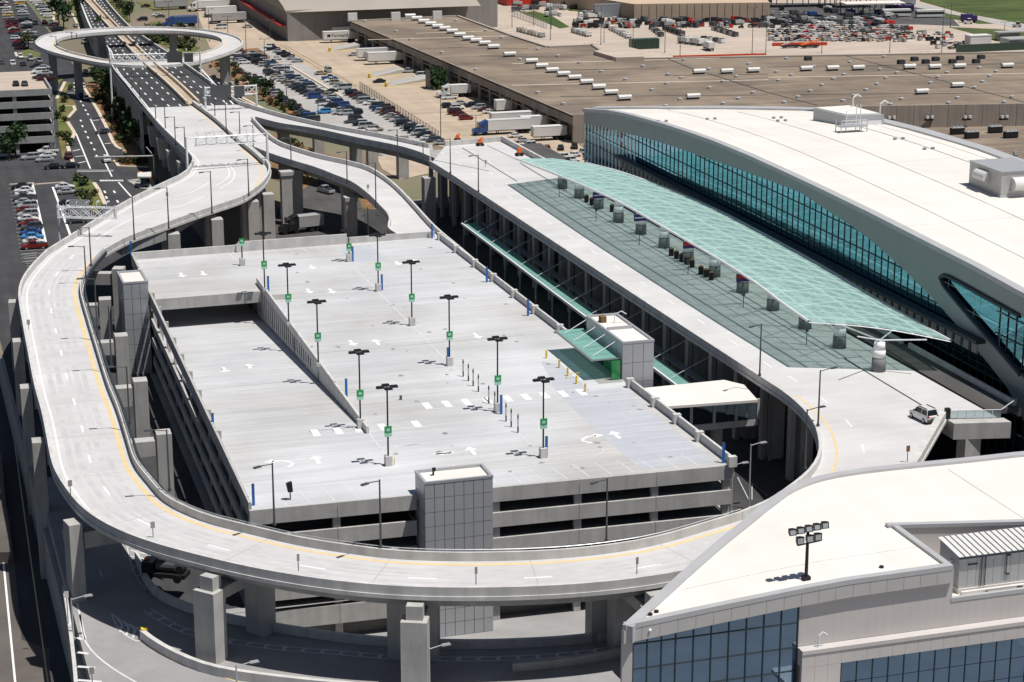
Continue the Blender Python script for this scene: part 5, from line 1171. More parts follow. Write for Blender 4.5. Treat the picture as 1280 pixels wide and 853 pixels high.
# lower gravel roof in front of the wall
lr = thing('lower_roof', 'lower brown gravel roof with scattered dark equipment behind the terminal', 'roof', (260, 470, 1.4))
lp = [at(1102, 160.5, 1.4), at(1420, 152, 1.4), Vector((380, 250, 1.4)), Vector((188, 250, 1.4)), Vector((188, 370, 1.4)), Vector((215, 476, 1.4))]
m = MB(); m.slab([(p.x, p.y) for p in lp], 0, 1.42); m.build('roof_surface', 'gravel', lr)
def gse(px, w_, d_, h_, mat, lab, top='steel'):
    p = at(px[0], px[1], 1.42); t = thing('rooftop_unit', lab, 'rooftop unit', p, 0, 'equipment on the brown lower roof')
    m = MB(); m.box(-w_/2, w_/2, -d_/2, d_/2, .25, h_); m.build('casing', mat, t).matrix_parent_inverse.identity()
    m = MB(); m.box(-w_/2-.06, w_/2+.06, -d_/2-.06, d_/2+.06, h_, h_+.12)
    for i in range(3): m.tube((-w_/3+i*w_/3, 0, h_+.1), (-w_/3+i*w_/3, 0, h_+.4), d_*.22, n=8)
    m.build('fans', top, t).matrix_parent_inverse.identity()
    m = MB(); m.box(-w_/2+.1, -w_/2+.3, -d_/2, d_/2, 0, .25); m.box(w_/2-.3, w_/2-.1, -d_/2, d_/2, 0, .25); m.build('skid', 'black', t).matrix_parent_inverse.identity()
gq = [((945, 672), 7.5, 3, 2.3, 'black', 'long black unit nearest the wall on the left'), ((1017, 692), 7.5, 3, 2.3, 'black', 'long black unit in the second spot from the left'), ((1135, 665), 7.5, 3, 2.3, 'black', 'long black unit close to the wall on the right'), ((1212, 690), 7.5, 3, 2.3, 'black', 'long black unit farthest right near the wall'),
      ((855, 730), 6, 3, 2.2, 'pole', 'dark slatted unit, left of a close pair'), ((918, 745), 6, 3, 2.2, 'pole', 'dark slatted unit, right of a close pair'), ((842, 772), 3, 2, 2.3, 'unit', 'small grey box beside the terminal roof edge'), ((888, 780), 4.5, 2.4, 3.4, 'unit', 'tall grey box with dark side by the terminal edge'), ((1055, 770), 3.2, 2, 2.4, 'unit', 'pale grey box alone in the middle of the roof'), ((1203, 826), 3.2, 2, 2.6, 'unit', 'grey box with sloped top on the right'), ((1262, 846), 5, 2.5, 2.0, 'black', 'low black unit at the right by the big air handler'), ((1237, 780), 2, 1.6, .9, 'hvac', 'tiny white cap unit on the right'), ((1083, 838), 1.6, 1.4, 1.0, 'hvac', 'tiny white cap unit by the roof parapet')]
for (x, y), a, b, c_, mt, lab in gq: gse((960+x/4, y/4), a*.46, b*.55, .3+c_*.6, mt, lab)
for k, (x, y) in enumerate(((613, 622), (803, 617), (992, 612), (1177, 607))):
    p = at(960+x/4, 131.5+(y-607)/16+.8, WH); t = thing('wall_floodlights', f'pair of white floodlights on the ribbed warehouse wall, {ORD[k]} from the plant room', 'floodlight', (p.x, p.y-.6, 3.8), group='floodlights on the warehouse wall')
    for s in (-1, 1): m = MB(); m.obox((p.x+s*.7, p.y-1.0), (1, 0, 0), (0, 1, 0), .36, .25, 3.9, 4.6); m.build('lamp', 'hvac', t)
    m = MB(); m.box(p.x-1.2, p.x+1.2, p.y-.8, p.y-.3, 3.3, 3.9); m.build('bracket', 'black', t)
# hangar
hg = thing('hangar', 'big grey metal hangar with curved roof ends behind the trailers', 'hangar', (137, 703, 0))
h0 = at(360, 52, 0); h1 = at(622, 34, 0); HH = 10.6
m = MB(); P = [h0, h1, h1+Vector((40, 190, 0)), h0+Vector((0, 190, 0))]; m.slab([(p.x, p.y) for p in P], 0, HH, 1, 0); m.build('hall', ['hangar', 'hroof'], hg)
for k in range(3):
    m = MB(); ya = h0.y+k*62; n = 12; vs_ = []
    for x in (h0.x-.3, h0.x+70):
        for i in range(n+1): t = i/n; vs_.append((x, ya+62*t, HH-.6+4.2*math.sin(math.pi*t)**.8))
    m.add(vs_, [(i, i+1, n+2+i, n+1+i) for i in range(n)]+[tuple(range(n+1))]+[tuple(range(n+1, 2*n+2))]); m.build('curved_bay', ['hroof'], hg)
m = MB(); m.slab([(h0.x-2.4, h0.y+2), (h0.x, h0.y+2), (h0.x, h0.y+180), (h0.x-2.4, h0.y+180)], 5.2, 5.5); m.build('side_canopy', 'red', hg)
for k, px in enumerate(((440, 22), (494, 21), (546, 19.5))): p = at(px[0], px[1], HH-2.4); m = MB(); m.box(p.x-1.6, p.x+1.6, p.y-1.2, p.y-.05, HH-3.6, HH-.8); m.build('wall_vent', 'hvac', hg)
for px in ((381, 8.5), (450, 6), (517, 4.5), (440, 1), (415, 1)): p = at(px[0], px[1], HH); m = MB(); m.tube((p.x, p.y, HH), (p.x, p.y, HH+1.4), 1.3, .5, n=8); m.build('roof_vent', 'hvac', hg)
# beige depot building at the back
bb = thing('beige_depot', 'long beige panel building behind the rows of service vehicles', 'depot', (330, 745, 0))
a, b = at(792, 24, 0), at(962, 22, 0); d = (b-a).normalized(); Lb = (b-a).length
m = MB(); m.slab([(a.x, a.y+.3), (b.x, b.y+.3), (b.x+20, b.y+60), (a.x-20, a.y+70)], 0, 5.6); m.build('hall', 'beige', bb)
for k in range(18): c = a+d*((k+.5)*Lb/18); m = MB(); m.obox((c.x, c.y), d, (d.y, -d.x, 0), Lb/36-.12, .25, 0, 5.7); m.build('wall_panel', 'beige', bb)
m = MB(); m.box(at(748, 24, 0).x, a.x-1, a.y+8, a.y+10, 0, 5.0); m.build('side_wing', 'mull_l', bb)
rb = MB(); rb.box(-14, 14, -6, 6, 0, 4.6); rbm = rb.mesh('red_shed', 'red')
for k, px in enumerate(((668, 3), (702, 2), (735, 2.5))): o = inst('red_shed', rbm, None, at(px[0], px[1]+1, 0), .05, (.8 if k else 1, 1, 1)); tag(o, ['wide dark red shed, leftmost at the top edge', 'dark red shed in the middle at the top edge', 'dark red shed beside the beige depot'][k], 'shed', 'red sheds at the back')

# far left parking structure
lg = thing('far_parking_garage', 'five storey grey concrete parking garage at the left edge with cars on its roof', 'parking garage', (30, 513, 0))
f0 = at(70, 190, 0); FX1 = f0.x; FY = f0.y; FX0 = FX1-44; FZ = 15.0; FYB = at(36, 89, FZ).y
m = MB(); m.box(FX0, FX1, FY+.4, FYB, FZ-.4, FZ-.02); m.build('roof_deck', 'apron', lg)
for k in range(5):
    z = FZ-.0-k*2.95
    for i in range(5):
        x0_ = FX1-9.2*(i+1); m = MB(); m.box(x0_+.03, x0_+9.17, FY, FY+.4, z-.75, z+.85 if k == 0 else z+.85); m.build('spandrel', 'conc_dk', lg)
    m = MB(); m.box(FX1-.4, FX1, FY+.42, FYB, z-.7, z+.8); m.build('side_spandrel', 'conc_dk', lg)
    if k: m = MB(); m.box(FX0, FX1-.42, FY+.42, FYB, z-.5, z-.2); m.build('floor_slab', 'floor_dk', lg)
for i in range(6):
    m = MB(); m.box(FX1-9.2*i-.45-(0 if i else .0), FX1-9.2*i+.45-(.45 if i == 0 else 0), FY+.41, FY+1.2, 0, FZ-.5); m.build('column', 'conc', lg)
for i in range(1, 6): m = MB(); m.box(FX1-1.2, FX1-.45, FY+i*9-.4, FY+i*9+.4, 0, FZ-.5); m.build('column', 'conc', lg)
# low concrete deck at the left edge behind the loop
ld = thing('side_deck', 'low pale concrete deck and wall at the left edge below the loop road', 'concrete deck', (8, 300, -7))
def pyr(n_, px, z0, z1, mat): P = ats(px, z1); m = MB(); m.slab([(p.x, p.y) for p in P], z0, z1); return m.build(n_, mat, ld)
pyr('upper_slab', [(-30, 355), (12, 355), (14, 400), (-30, 402)], -5.4, -2, 'lot'); pyr('lower_slab', [(-30, 404), (13, 404), (14, 409), (-30, 411)], -6, -4, 'conc')
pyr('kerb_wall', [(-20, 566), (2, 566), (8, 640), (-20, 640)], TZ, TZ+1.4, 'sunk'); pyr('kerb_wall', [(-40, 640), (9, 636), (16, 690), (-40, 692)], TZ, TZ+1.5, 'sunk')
m = MB(); line_mark(m, [at(4, 700, TZ), at(19, 853, TZ), at(24, 910, TZ)], .25, .02, mi=0); line_mark(m, [at(8, 480, TZ), at(30, 640, TZ), at(60, 853, TZ)], .16, .02, mi=1); m.build('lane_markings', ['white', 'yellow'], kind='structure')
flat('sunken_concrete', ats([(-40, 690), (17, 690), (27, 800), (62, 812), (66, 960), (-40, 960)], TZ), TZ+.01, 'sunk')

# ================================================================== STREET IN FRONT OF THE LOOP
m = MB()
for a, b in (((78, 663), (100, 770)), ((100, 770), (107, 800))): line_mark(m, [at(*a, SZ), at(*b, SZ)], .22, .012)
line_mark(m, catmull(ats([(100, 768), (104, 795), (116, 815), (140, 835), (170, 853), (200, 868)], SZ), 1.5), .22, .012)
for k in range(4): line_mark(m, [at(97, 797+k*19-k*k*.4, SZ), at(103+k*8, 800+k*17.5, SZ)], .45, .012)
for a, b in (((116, 668), (119, 680)), ((124, 712), (128, 722))): line_mark(m, [at(*a, SZ), at(*b, SZ)], .16, .012)
ch = catmull(ats([(158, 680), (164, 706), (172, 724), (182, 738)], SZ), 2); ch2 = catmull(ats([(155, 682), (160, 708), (167, 728), (176, 742)], SZ), 2)
line_mark(m, ch, .14, .012); line_mark(m, offset(ch, -1.2), .14, .012)
for k in range(7): p, d = along(ch, 1+k*3.2); line_mark(m, [p, p-Vector((d.y, -d.x, 0))*1.2+d*.4], .22, .012)
isl = catmull(ats([(184, 762), (205, 776), (235, 790), (270, 798), (330, 808), (420, 816), (500, 822), (580, 824), (660, 822), (740, 815), (790, 806)], SZ), 1.2)
line_mark(m, offset(isl, -.5), .14, .012); line_mark(m, offset(isl, .5), .14, .012)
for k in range(34):
    p, d = along(isl, 1+k*2.1); n1 = Vector((d.y, -d.x, 0)); line_mark(m, [p-n1*.45+d*.5, p], .25, .014); line_mark(m, [p, p+n1*.45+d*.5], .25, .014)
line_mark(m, catmull(ats([(139, 767), (150, 775), (163, 782), (178, 787)], SZ), 1), .16, .012); line_mark(m, catmull(ats([(139, 767), (146, 782), (158, 795), (172, 802)], SZ), 1), .16, .012)
for k in range(4): q = ats([(146+k*8, 772+k*4), (153+k*8, 782+k*3), (150+k*8, 790+k*4)], SZ); line_mark(m, q, .25, .013)
line_mark(m, catmull(ats([(186, 808), (215, 826), (250, 838), (300, 853), (360, 868)], SZ), 2), .14, .013, mi=1)
for k in range(5): line_mark(m, [at(163+k*7, 688+k*8, SZ), at(184+k*5, 693+k*8, SZ)], .3, .012)
for k in range(8): line_mark(m, [at(895+k*9, 600-k*1, 0), at(930+k*2, 625, 0)], .1, .03) if k in (3, 5) else None
m.build('road_markings', ['white_f', 'yellow'], kind='structure')
# barrier wall along the lower right of the street
bw_ = catmull(ats([(181, 798), (200, 812), (230, 828), (262, 840), (300, 848), (360, 856), (420, 862), (480, 868)], SZ), 2, smooth=2)
bt = thing('street_barrier', kind='structure', loc=(25, 205, 0))
m = MB(); m.beam(bw_, offset(bw_, .55), 0, 1.05); m.build('barrier_wall', 'parapet', bt)
m = MB(); m.obox((bw_[0].x, bw_[0].y), (1, 0, 0), (0, 1, 0), .35, .35, SZ, SZ+1.2); m.build('barrier_nose', 'ypost', bt)
lowb = catmull(ats([(83, 742), (90, 790), (97, 850), (100, 900)], SZ), 2); m = MB(); m.beam(lowb, offset(lowb, .4), -.3, 1.0); m.build('barrier_wall', 'parapet', bt)
sb = catmull(ats([(640, 838), (700, 832), (760, 822), (800, 812)], SZ), 2); m = MB(); m.beam(sb, offset(sb, .5), 0, .9); m.build('barrier_wall', 'conc', bt)

# ================================================================== VEHICLES
PAINT = {}
for nm, c in {'white': (.72, .72, .71), 'silver': (.38, .39, .40), 'dark grey': (.07, .072, .078), 'black': (.013, .013, .015), 'red': (.20, .015, .014), 'dark red': (.08, .010, .012), 'blue': (.02, .07, .24), 'bright blue': (.05, .28, .60), 'beige': (.36, .31, .23), 'dark green': (.02, .05, .035), 'yellow': (.65, .42, .04)}.items():
    MT['paint_'+nm] = M_('car_paint_'+nm.replace(' ', '_'), c, .25, metal=.15, var=0, spec=.6)
MT['lamp_red'] = M_('tail_lamp', (.4, .01, .01), .3, var=0); MT['lamp_w'] = M_('head_lamp', (.75, .75, .72), .2, var=0)
def loft(m, st, mi=0):
    """stations (y, halfwidth, zbottom, zmid, ztop, topwidth factor)"""
    vs_ = []
    for y, w_, zb, zm, zt, k in st: vs_ += [(-w_*.93, y, zb), (-w_, y, zm), (-w_*k, y, zt), (w_*k, y, zt), (w_, y, zm), (w_*.93, y, zb)]
    n = len(st); fs = []
    for i in range(n-1):
        for j in range(6): a = i*6+j; b = i*6+(j+1) % 6; fs.append((a, b, b+6, a+6))
    fs += [(0, 1, 2, 3, 4, 5)[::-1], tuple((n-1)*6+j for j in range(6))]
    m.add(vs_, fs, mi)
SH = {'sedan': dict(L=4.7, W=.9, belt=.92, roof=1.42, c0=-1.75, c1=1.05, r0=-1.0, r1=.35, hood=.82, tail=.92),
      'suv': dict(L=4.8, W=.95, belt=1.08, roof=1.75, c0=-2.25, c1=1.2, r0=-2.0, r1=.5, hood=1.02, tail=1.08),
      'pickup': dict(L=5.6, W=.98, belt=1.08, roof=1.8, c0=-.45, c1=1.5, r0=-.3, r1=.9, hood=1.08, tail=1.05),
      'van': dict(L=5.3, W=1.0, belt=1.25, roof=2.1, c0=-2.6, c1=1.9, r0=-2.55, r1=1.3, hood=1.1, tail=1.25)}
def car_parts(kind):
    s = SH[kind]; L2 = s['L']/2; W_ = s['W']; b = MB(); gl = MB()
    st = [(-L2, W_*.86, .45, .6, s['tail']-.12, .9), (-L2+.15, W_*.96, .3, .62, s['tail'], .92), (-L2*.5, W_, .28, .65, s['belt'], .93), (L2*.35, W_, .28, .65, s['belt'], .93), (L2*.55, W_, .28, .62, s['hood']+.02, .9), (L2-.25, W_*.95, .3, .6, s['hood']-.14, .85), (L2, W_*.82, .42, .55, s['hood']-.28, .85)]
    loft(b, st)
    if kind == 'pickup': b.box(-W_*.80, W_*.80, -L2+.12, -.5, s['belt']+.005, s['belt']+.01, 2)
    rw = W_*.74
    b.box(-rw, rw, s['r0'], s['r1'], s['roof']-.07, s['roof'])
    for sx in (-1, 1):
        for ya, yb in ((s['c0'], s['r0']), (s['c1'], s['r1'])): b.tube((sx*W_*.88, ya, s['belt']-.02), (sx*rw*.96, yb, s['roof']-.05), .05, n=4)
        ym = (s['r0']+s['r1'])/2; b.tube((sx*W_*.885, ym, s['belt']-.02), (sx*rw*.98, ym, s['roof']-.05), .05, n=4)
    e = .035; zt = s['roof']-.072
    gl.add([(-W_*.87, s['c0']+e, s['belt']-.03), (W_*.87, s['c0']+e, s['belt']-.03), (W_*.87, s['c1']-e, s['belt']-.03), (-W_*.87, s['c1']-e, s['belt']-.03), (-rw*.97, s['r0']+e, zt), (rw*.97, s['r0']+e, zt), (rw*.97, s['r1']-e, zt), (-rw*.97, s['r1']-e, zt)], [(0, 1, 5, 4), (1, 2, 6, 5), (2, 3, 7, 6), (3, 0, 4, 7), (4, 5, 6, 7)])
    return b, gl, s
wheelm = {}
def wheel_mb(r=.34): m = MB(); m.tube((-.11, 0, 0), (.11, 0, 0), r, n=12); return m
def rim_mb(sx, r=.2): m = MB(); m.tube((sx*.10, 0, 0), (sx*.125, 0, 0), r, n=10); return m
WHM = wheel_mb().mesh('wheel', 'tyre'); RIML = rim_mb(-1).mesh('rim', 'steel'); RIMR = rim_mb(1).mesh('rim', 'steel')
FAR, NEAR = {}, {}
def far_car(kind, col):
    if (kind, col) not in FAR:
        b, gl, s = car_parts(kind); b.m = [0 if x == 0 else 2 for x in b.m]; o = len(b.v); b.v += gl.v; b.f += [tuple(o+i for i in f) for f in gl.f]; b.m += [1]*len(gl.f)
        for sx in (-1, 1):
            for sy in (-1, 1): b.tube((sx*(s['W']-.2), sy*s['L']*.31, .33), (sx*(s['W']+.0), sy*s['L']*.31, .33), .33, n=8, mi=2)
        FAR[(kind, col)] = b.mesh(kind, ['paint_'+col, 'wg', 'tyre'])
    return FAR[(kind, col)]
def near_car(kind, col):
    if (kind, col) not in NEAR:
        b, gl, s = car_parts(kind); NEAR[(kind, col)] = (b.mesh('body', ['paint_'+col, 'wg', 'tyre']), gl.mesh('windows', 'wg'), s)
    return NEAR[(kind, col)]
def kid(name, me, t, loc=(0, 0, 0)):
    o = bpy.data.objects.new(name, me); COL.objects.link(o); o.parent = t; o.location = loc; return o
NAMES = {'sedan': 'parked_car', 'suv': 'parked_suv', 'pickup': 'parked_pickup', 'van': 'parked_van'}
def put_car(kind, col, p, rz, label, group=None, near=False, z=None):
    p = Vector(p); 
    if z is not None: p.z = z
    if near:
        bm1, gm1, s = near_car(kind, col); t = thing(NAMES[kind], label, {'sedan': 'car', 'suv': 'suv', 'pickup': 'pickup truck', 'van': 'van'}[kind], p, rz, group); t.scale = (.94, .94, .94)
        kid('body', bm1, t); kid('windows', gm1, t)
        for sx in (-1, 1):
            for sy in (-1, 1):
                wl = kid('wheel', WHM, t, (sx*(s['W']-.12), sy*s['L']*.31, .34)); kid('rim', RIML if sx < 0 else RIMR, wl)
        return t
    o = inst(NAMES[kind], far_car(kind, col), None, p, rz, (.86, .86, .86)); tag(o, label, {'sedan': 'car', 'suv': 'suv', 'pickup': 'pickup truck', 'van': 'van'}[kind], group); return o
KW = {'sedan': 'car', 'suv': 'SUV', 'pickup': 'pickup', 'van': 'van'}
rc = random.Random(11)
MIX = ['white', 'silver', 'silver', 'silver', 'dark grey', 'black', 'black', 'dark grey', 'dark red', 'dark grey', 'blue', 'beige', 'white', 'black', 'black', 'dark red', 'silver', 'white']
def row(p0, p1, n, rz, desc, z=0.0, near=False, cols=None, kinds=None, skip=.06, end='near', jit=.25):
    """n cars from the near end p0 to the far end p1"""
    a, b = at(*p0, z), at(*p1, z); c = 0
    for k in range(n):
        if skip and rc.random() < skip: continue
        p = a.lerp(b, k/max(1, n-1))+Vector((rc.uniform(-jit, jit), rc.uniform(-jit*.4, jit*.4), .0)); p.z = z+.02
        col = cols[c % len(cols)] if cols else rc.choice(MIX); kd = kinds[c % len(kinds)] if kinds else rc.choice(['sedan', 'sedan', 'suv', 'suv', 'pickup', 'van'] if not near else ['sedan', 'suv', 'sedan'])
        put_car(kd, col, p, rz+(math.pi if rc.random() < .5 else 0)+rc.uniform(-.03, .03), f'{col} {KW[kd]}, {ORD[c]} from {end} end, {desc}', 'cars parked in '+desc, near); c += 1
E90 = math.pi/2
# near-left lot
row((43.5, 311), (28, 236), 15, E90, 'column beside the white kerb line', near=True, skip=0, cols=['red', 'white', 'bright blue', 'blue', 'dark grey', 'red', 'white', 'silver', 'red', 'silver', 'silver', 'dark grey', 'white', 'white', 'black'], kinds=['pickup', 'sedan', 'sedan', 'sedan', 'suv', 'sedan', 'sedan', 'suv', 'sedan', 'suv', 'sedan'])
row((97, 287), (81, 236), 8, E90, 'short column left of the gantry', near=True, skip=.12, cols=['dark grey', 'white', 'black', 'silver', 'white', 'black'])
m = MB()
for a, b in (((41, 232), (58, 307)), ((66, 234), (90, 300))): line_mark(m, [at(*a, .02), at(*b, .02)], .5, .03)
for k in range(22): p = at(25+k*.95, 232+k*4.6, 0); line_mark(m, [p+Vector((-2.6, 1.3, .02)), p+Vector((2.6, 1.3, .02))], .1, .03)
for k in range(7): line_mark(m, [at(28+k, 318+k*3.0, .02), at(46+k*.5, 316+k*3.0, .02)], .12, .03)
m.build('lot_markings', 'white', kind='structure')
wall_run(ats([(12, 231), (42, 229), (43, 232)]), .5, 0, .18, 'kerb', 'kerb', None, kind='structure'); wall_run(ats([(42, 231), (68, 229), (80, 228)]), .5, 0, .18, 'kerb', 'kerb', None, kind='structure')
# cars by the far parking garage
for k, (px, kd, col, lab) in enumerate((((60, 191.5), 'pickup', 'white', 'white pickup parked in front of the far parking garage'), ((59, 197), 'sedan', 'white', 'white car parked just below the white pickup'), ((38, 199.5), 'suv', 'silver', 'silver SUV parked between the green tree and the white cars'), ((56, 202), 'sedan', 'silver', 'silver car nearest the road in front of the far garage'))):
    put_car(kd, col, at(*px), E90+.1, lab, near=True)
row((1.5, 197), (-4, 190), 2, E90, 'row left of the round tree', near=True, skip=0, cols=['silver', 'dark grey'])
# roof of far garage
zr = FZ
for px, kd, col, lab in (((16, 82), 'suv', 'white', 'white SUV at the back of the far garage roof'), ((1.5, 81), 'sedan', 'dark grey', 'grey car at the back left of the far garage roof'), ((29, 83), 'sedan', 'black', 'black car at the back of the far garage roof beside the white SUV'), ((20, 107), 'sedan', 'black', 'black car behind the front parapet of the far garage roof'), ((31, 107), 'sedan', 'dark grey', 'grey car behind the front parapet, right of the black one'), ((46, 85), 'sedan', 'black', 'black car in the back right corner of the far garage roof'), ((53, 87), 'sedan', 'silver', 'silver car in the back right corner of the far garage roof'), ((49, 92), 'suv', 'white', 'white SUV on the right side of the far garage roof'), ((56, 94), 'sedan', 'silver', 'silver car at the right parapet of the far garage roof'), ((50, 98.5), 'sedan', 'black', 'black car on the right side of the far garage roof'), ((57, 100.5), 'pickup', 'dark red', 'dark red pickup in the front right corner of the far garage roof')):
    p = at(px[0], px[1], zr)
    if p.y > FY+2: put_car(kd, col, p, E90 if px[0] > 40 else 0, lab, 'cars on the far garage roof')
# far-left lot
D1 = 'the far left lot, left column'; row((26, 62), (3, 2), 18, E90, D1, skip=.1, cols=['dark red', 'black', 'red', 'white', 'dark grey', 'red', 'white', 'red', 'dark red', 'red', 'silver', 'yellow', 'white', 'beige', 'white', 'dark red', 'white'])
row((41, 55), (24, 3), 15, E90, 'the far left lot, middle column', skip=.15, cols=['white', 'dark grey', 'silver', 'white', 'dark red', 'white', 'black', 'silver', 'white', 'silver', 'white', 'yellow', 'white'])
row((60, 22), (45, 3), 8, E90, 'the far left lot, right column', skip=.05, cols=['white', 'white', 'silver', 'white', 'dark grey', 'white'])
row((72, 40), (64, 30), 4, E90, 'file by the far left trees', skip=0, cols=['black', 'dark grey', 'dark red', 'silver'])
row((32, 36), (26, 28), 2, E90, 'the aisle of the far left lot', skip=0)
row((49, 78), (26, 73), 3, 0, 'the row behind the far garage', skip=0); row((56, 30), (44, 31), 2, 0, 'the rear row of the far left lot', skip=0)
row((10, -3), (60, -4), 7, 0.1, 'upper left corner lot', skip=.1)
# traffic on the streets
for px, kd, col, rz, lab in (((103, 110), 'suv', 'white', 0, 'white SUV driving below the ring ramp'), ((108, 124), 'sedan', 'white', -.1, 'white car halfway along the street beside the planted slope'), ((100, 117), 'sedan', 'dark grey', 0, 'dark car right behind the white SUV on the street'), ((101, 121), 'sedan', 'blue', 0, 'dark blue car between two white cars on the street'), ((130, 167), 'sedan', 'dark grey', E90, 'dark car in the turning bay beside the planted slope'), ((133, 202), 'suv', 'white', 0, 'white SUV waiting at the stop line'), ((86, 198), 'suv', 'dark red', 0, 'red SUV parked against the kerb of the green verge'), ((88, 210), 'sedan', 'black', E90, 'black car at the corner below the red SUV'), ((67, 211), 'sedan', 'black', E90, 'black car left of the junction'), ((105.5, 54), 'van', 'white', 0, 'white van on the road seen inside the ring ramp'), ((115, 58), 'sedan', 'dark red', 0, 'dark red car seen inside the ring ramp'), ((107, 91), 'sedan', 'silver', 0, 'silver car in the shade of the ring ramp'), ((101, 103), 'suv', 'dark grey', 0, 'dark SUV in the shade of the ring ramp'), ((88, 17), 'sedan', 'silver', .1, 'silver car at the top of the left street'), ((95, 33.5), 'sedan', 'silver', .1, 'silver car just above the ring ramp on the street'), ((82, 3), 'sedan', 'beige', 0, 'beige car at the top frame edge on the street'), ((267, 99), 'sedan', 'silver', 0, 'silver car on the slip road right of the ring ramp'), ((298, 121.5), 'pickup', 'blue', 0, 'blue pickup under the right sign gantry'), ((407, 241), 'pickup', 'silver', .4, 'silver pickup in the shade under the ramps'), ((323, 287), 'sedan', 'white', 1.2, 'white car under the ramp beside the garage rear wall')):
    put_car(kd, col, at(*px, .06), rz, lab, near=px[1] > 150)
# central car park
CP = [((350, 90), (312, 66), 9, 'the car park, far column'), ((358, 93), (322, 74), 8, 'the car park, second far column'), ((431, 144), (336, 92), 20, 'the car park, long middle column'), ((445, 143), (350, 90), 20, 'the car park, right middle column'), ((390, 153), (318, 99), 17, 'the car park, left edge column'), ((372, 78), (336, 60), 7, 'top file by the planted strip'), ((431, 112), (392, 88), 9, 'file on the yard kerb'), ((540, 178), (437, 117), 24, 'long file along the yard fence'), ((552, 181), (449, 121), 20, 'outer file along the yard fence'), ((470, 164), (440, 154), 4, 'small near group of the car park'), ((463, 160), (446, 152), 3, 'inner near group of the car park')]
for a, b, n, d in CP: row(a, b, n, E90, d, skip=.09)
for px, kd, col, lab in (((405, 142), 'suv', 'bright blue', 'bright blue SUV at the near end of the middle column'), ((424, 143), 'sedan', 'silver', 'silver car beside the bright blue SUV'), ((414, 116), 'sedan', 'black', 'lone black car in the aisle by the yard kerb'), ((345, 75), 'sedan', 'white', 'white car crossing the far aisle of the car park')): put_car(kd, col, at(*px, .03), E90, lab)
row((345, 118), (300, 92), 6, .2, 'the hedge side of the car park', skip=.2)
row((290, 72), (306, 80), 5, E90, 'the top left corner of the car park', skip=0); row((300, 66), (290, 60), 3, E90, 'the corner by the ring ramp', skip=0)
row((330, 83), (300, 70), 9, E90, 'the far left column of the car park', skip=.1)
# truck yard cars
for px, kd, col, rz, lab in (((474, 103.5), 'sedan', 'black', E90, 'black car alone in the middle of the truck yard'), ((511, 91), 'pickup', 'silver', E90, 'silver pickup by the dock ramps'), ((526, 97), 'van', 'white', E90, 'white van backed to the docks'), ((562, 124), 'pickup', 'white', E90, 'white pickup below the box truck'), ((442, 70), 'sedan', 'silver', E90, 'silver car beside the yellow dock posts'), ((410, 90), 'van', 'silver', 0, 'silver van at the head of the kerb file')):
    put_car(kd, col, at(*px, .03), rz, lab)
row((582, 150), (560, 135), 4, E90, 'the red cluster in the yard', skip=0, cols=['red', 'dark red', 'silver', 'black']); row((612, 142), (590, 134), 4, E90, 'the cluster beside the docks', skip=0, cols=['white', 'dark red', 'silver', 'black'])
row((570, 143), (575, 131), 3, E90, 'the left side of the yard cluster', skip=0, cols=['dark red', 'white', 'silver'])
row((660, 184), (645, 172), 3, E90, 'the row below the long trailers', skip=0, cols=['white', 'silver', 'white'])
row((668, 190), (735, 184), 5, -.3, 'row at the warehouse corner', skip=0, cols=['white', 'red', 'black', 'black', 'dark grey'], kinds=['sedan', 'suv'])
row((700, 199), (735, 193), 3, E90, 'front row by the terminal end', skip=0, cols=['white', 'white', 'silver'], kinds=['suv', 'sedan']); row((715, 203), (740, 199), 2, E90, 'last row behind the canopy tip', skip=0, cols=['white', 'black'])

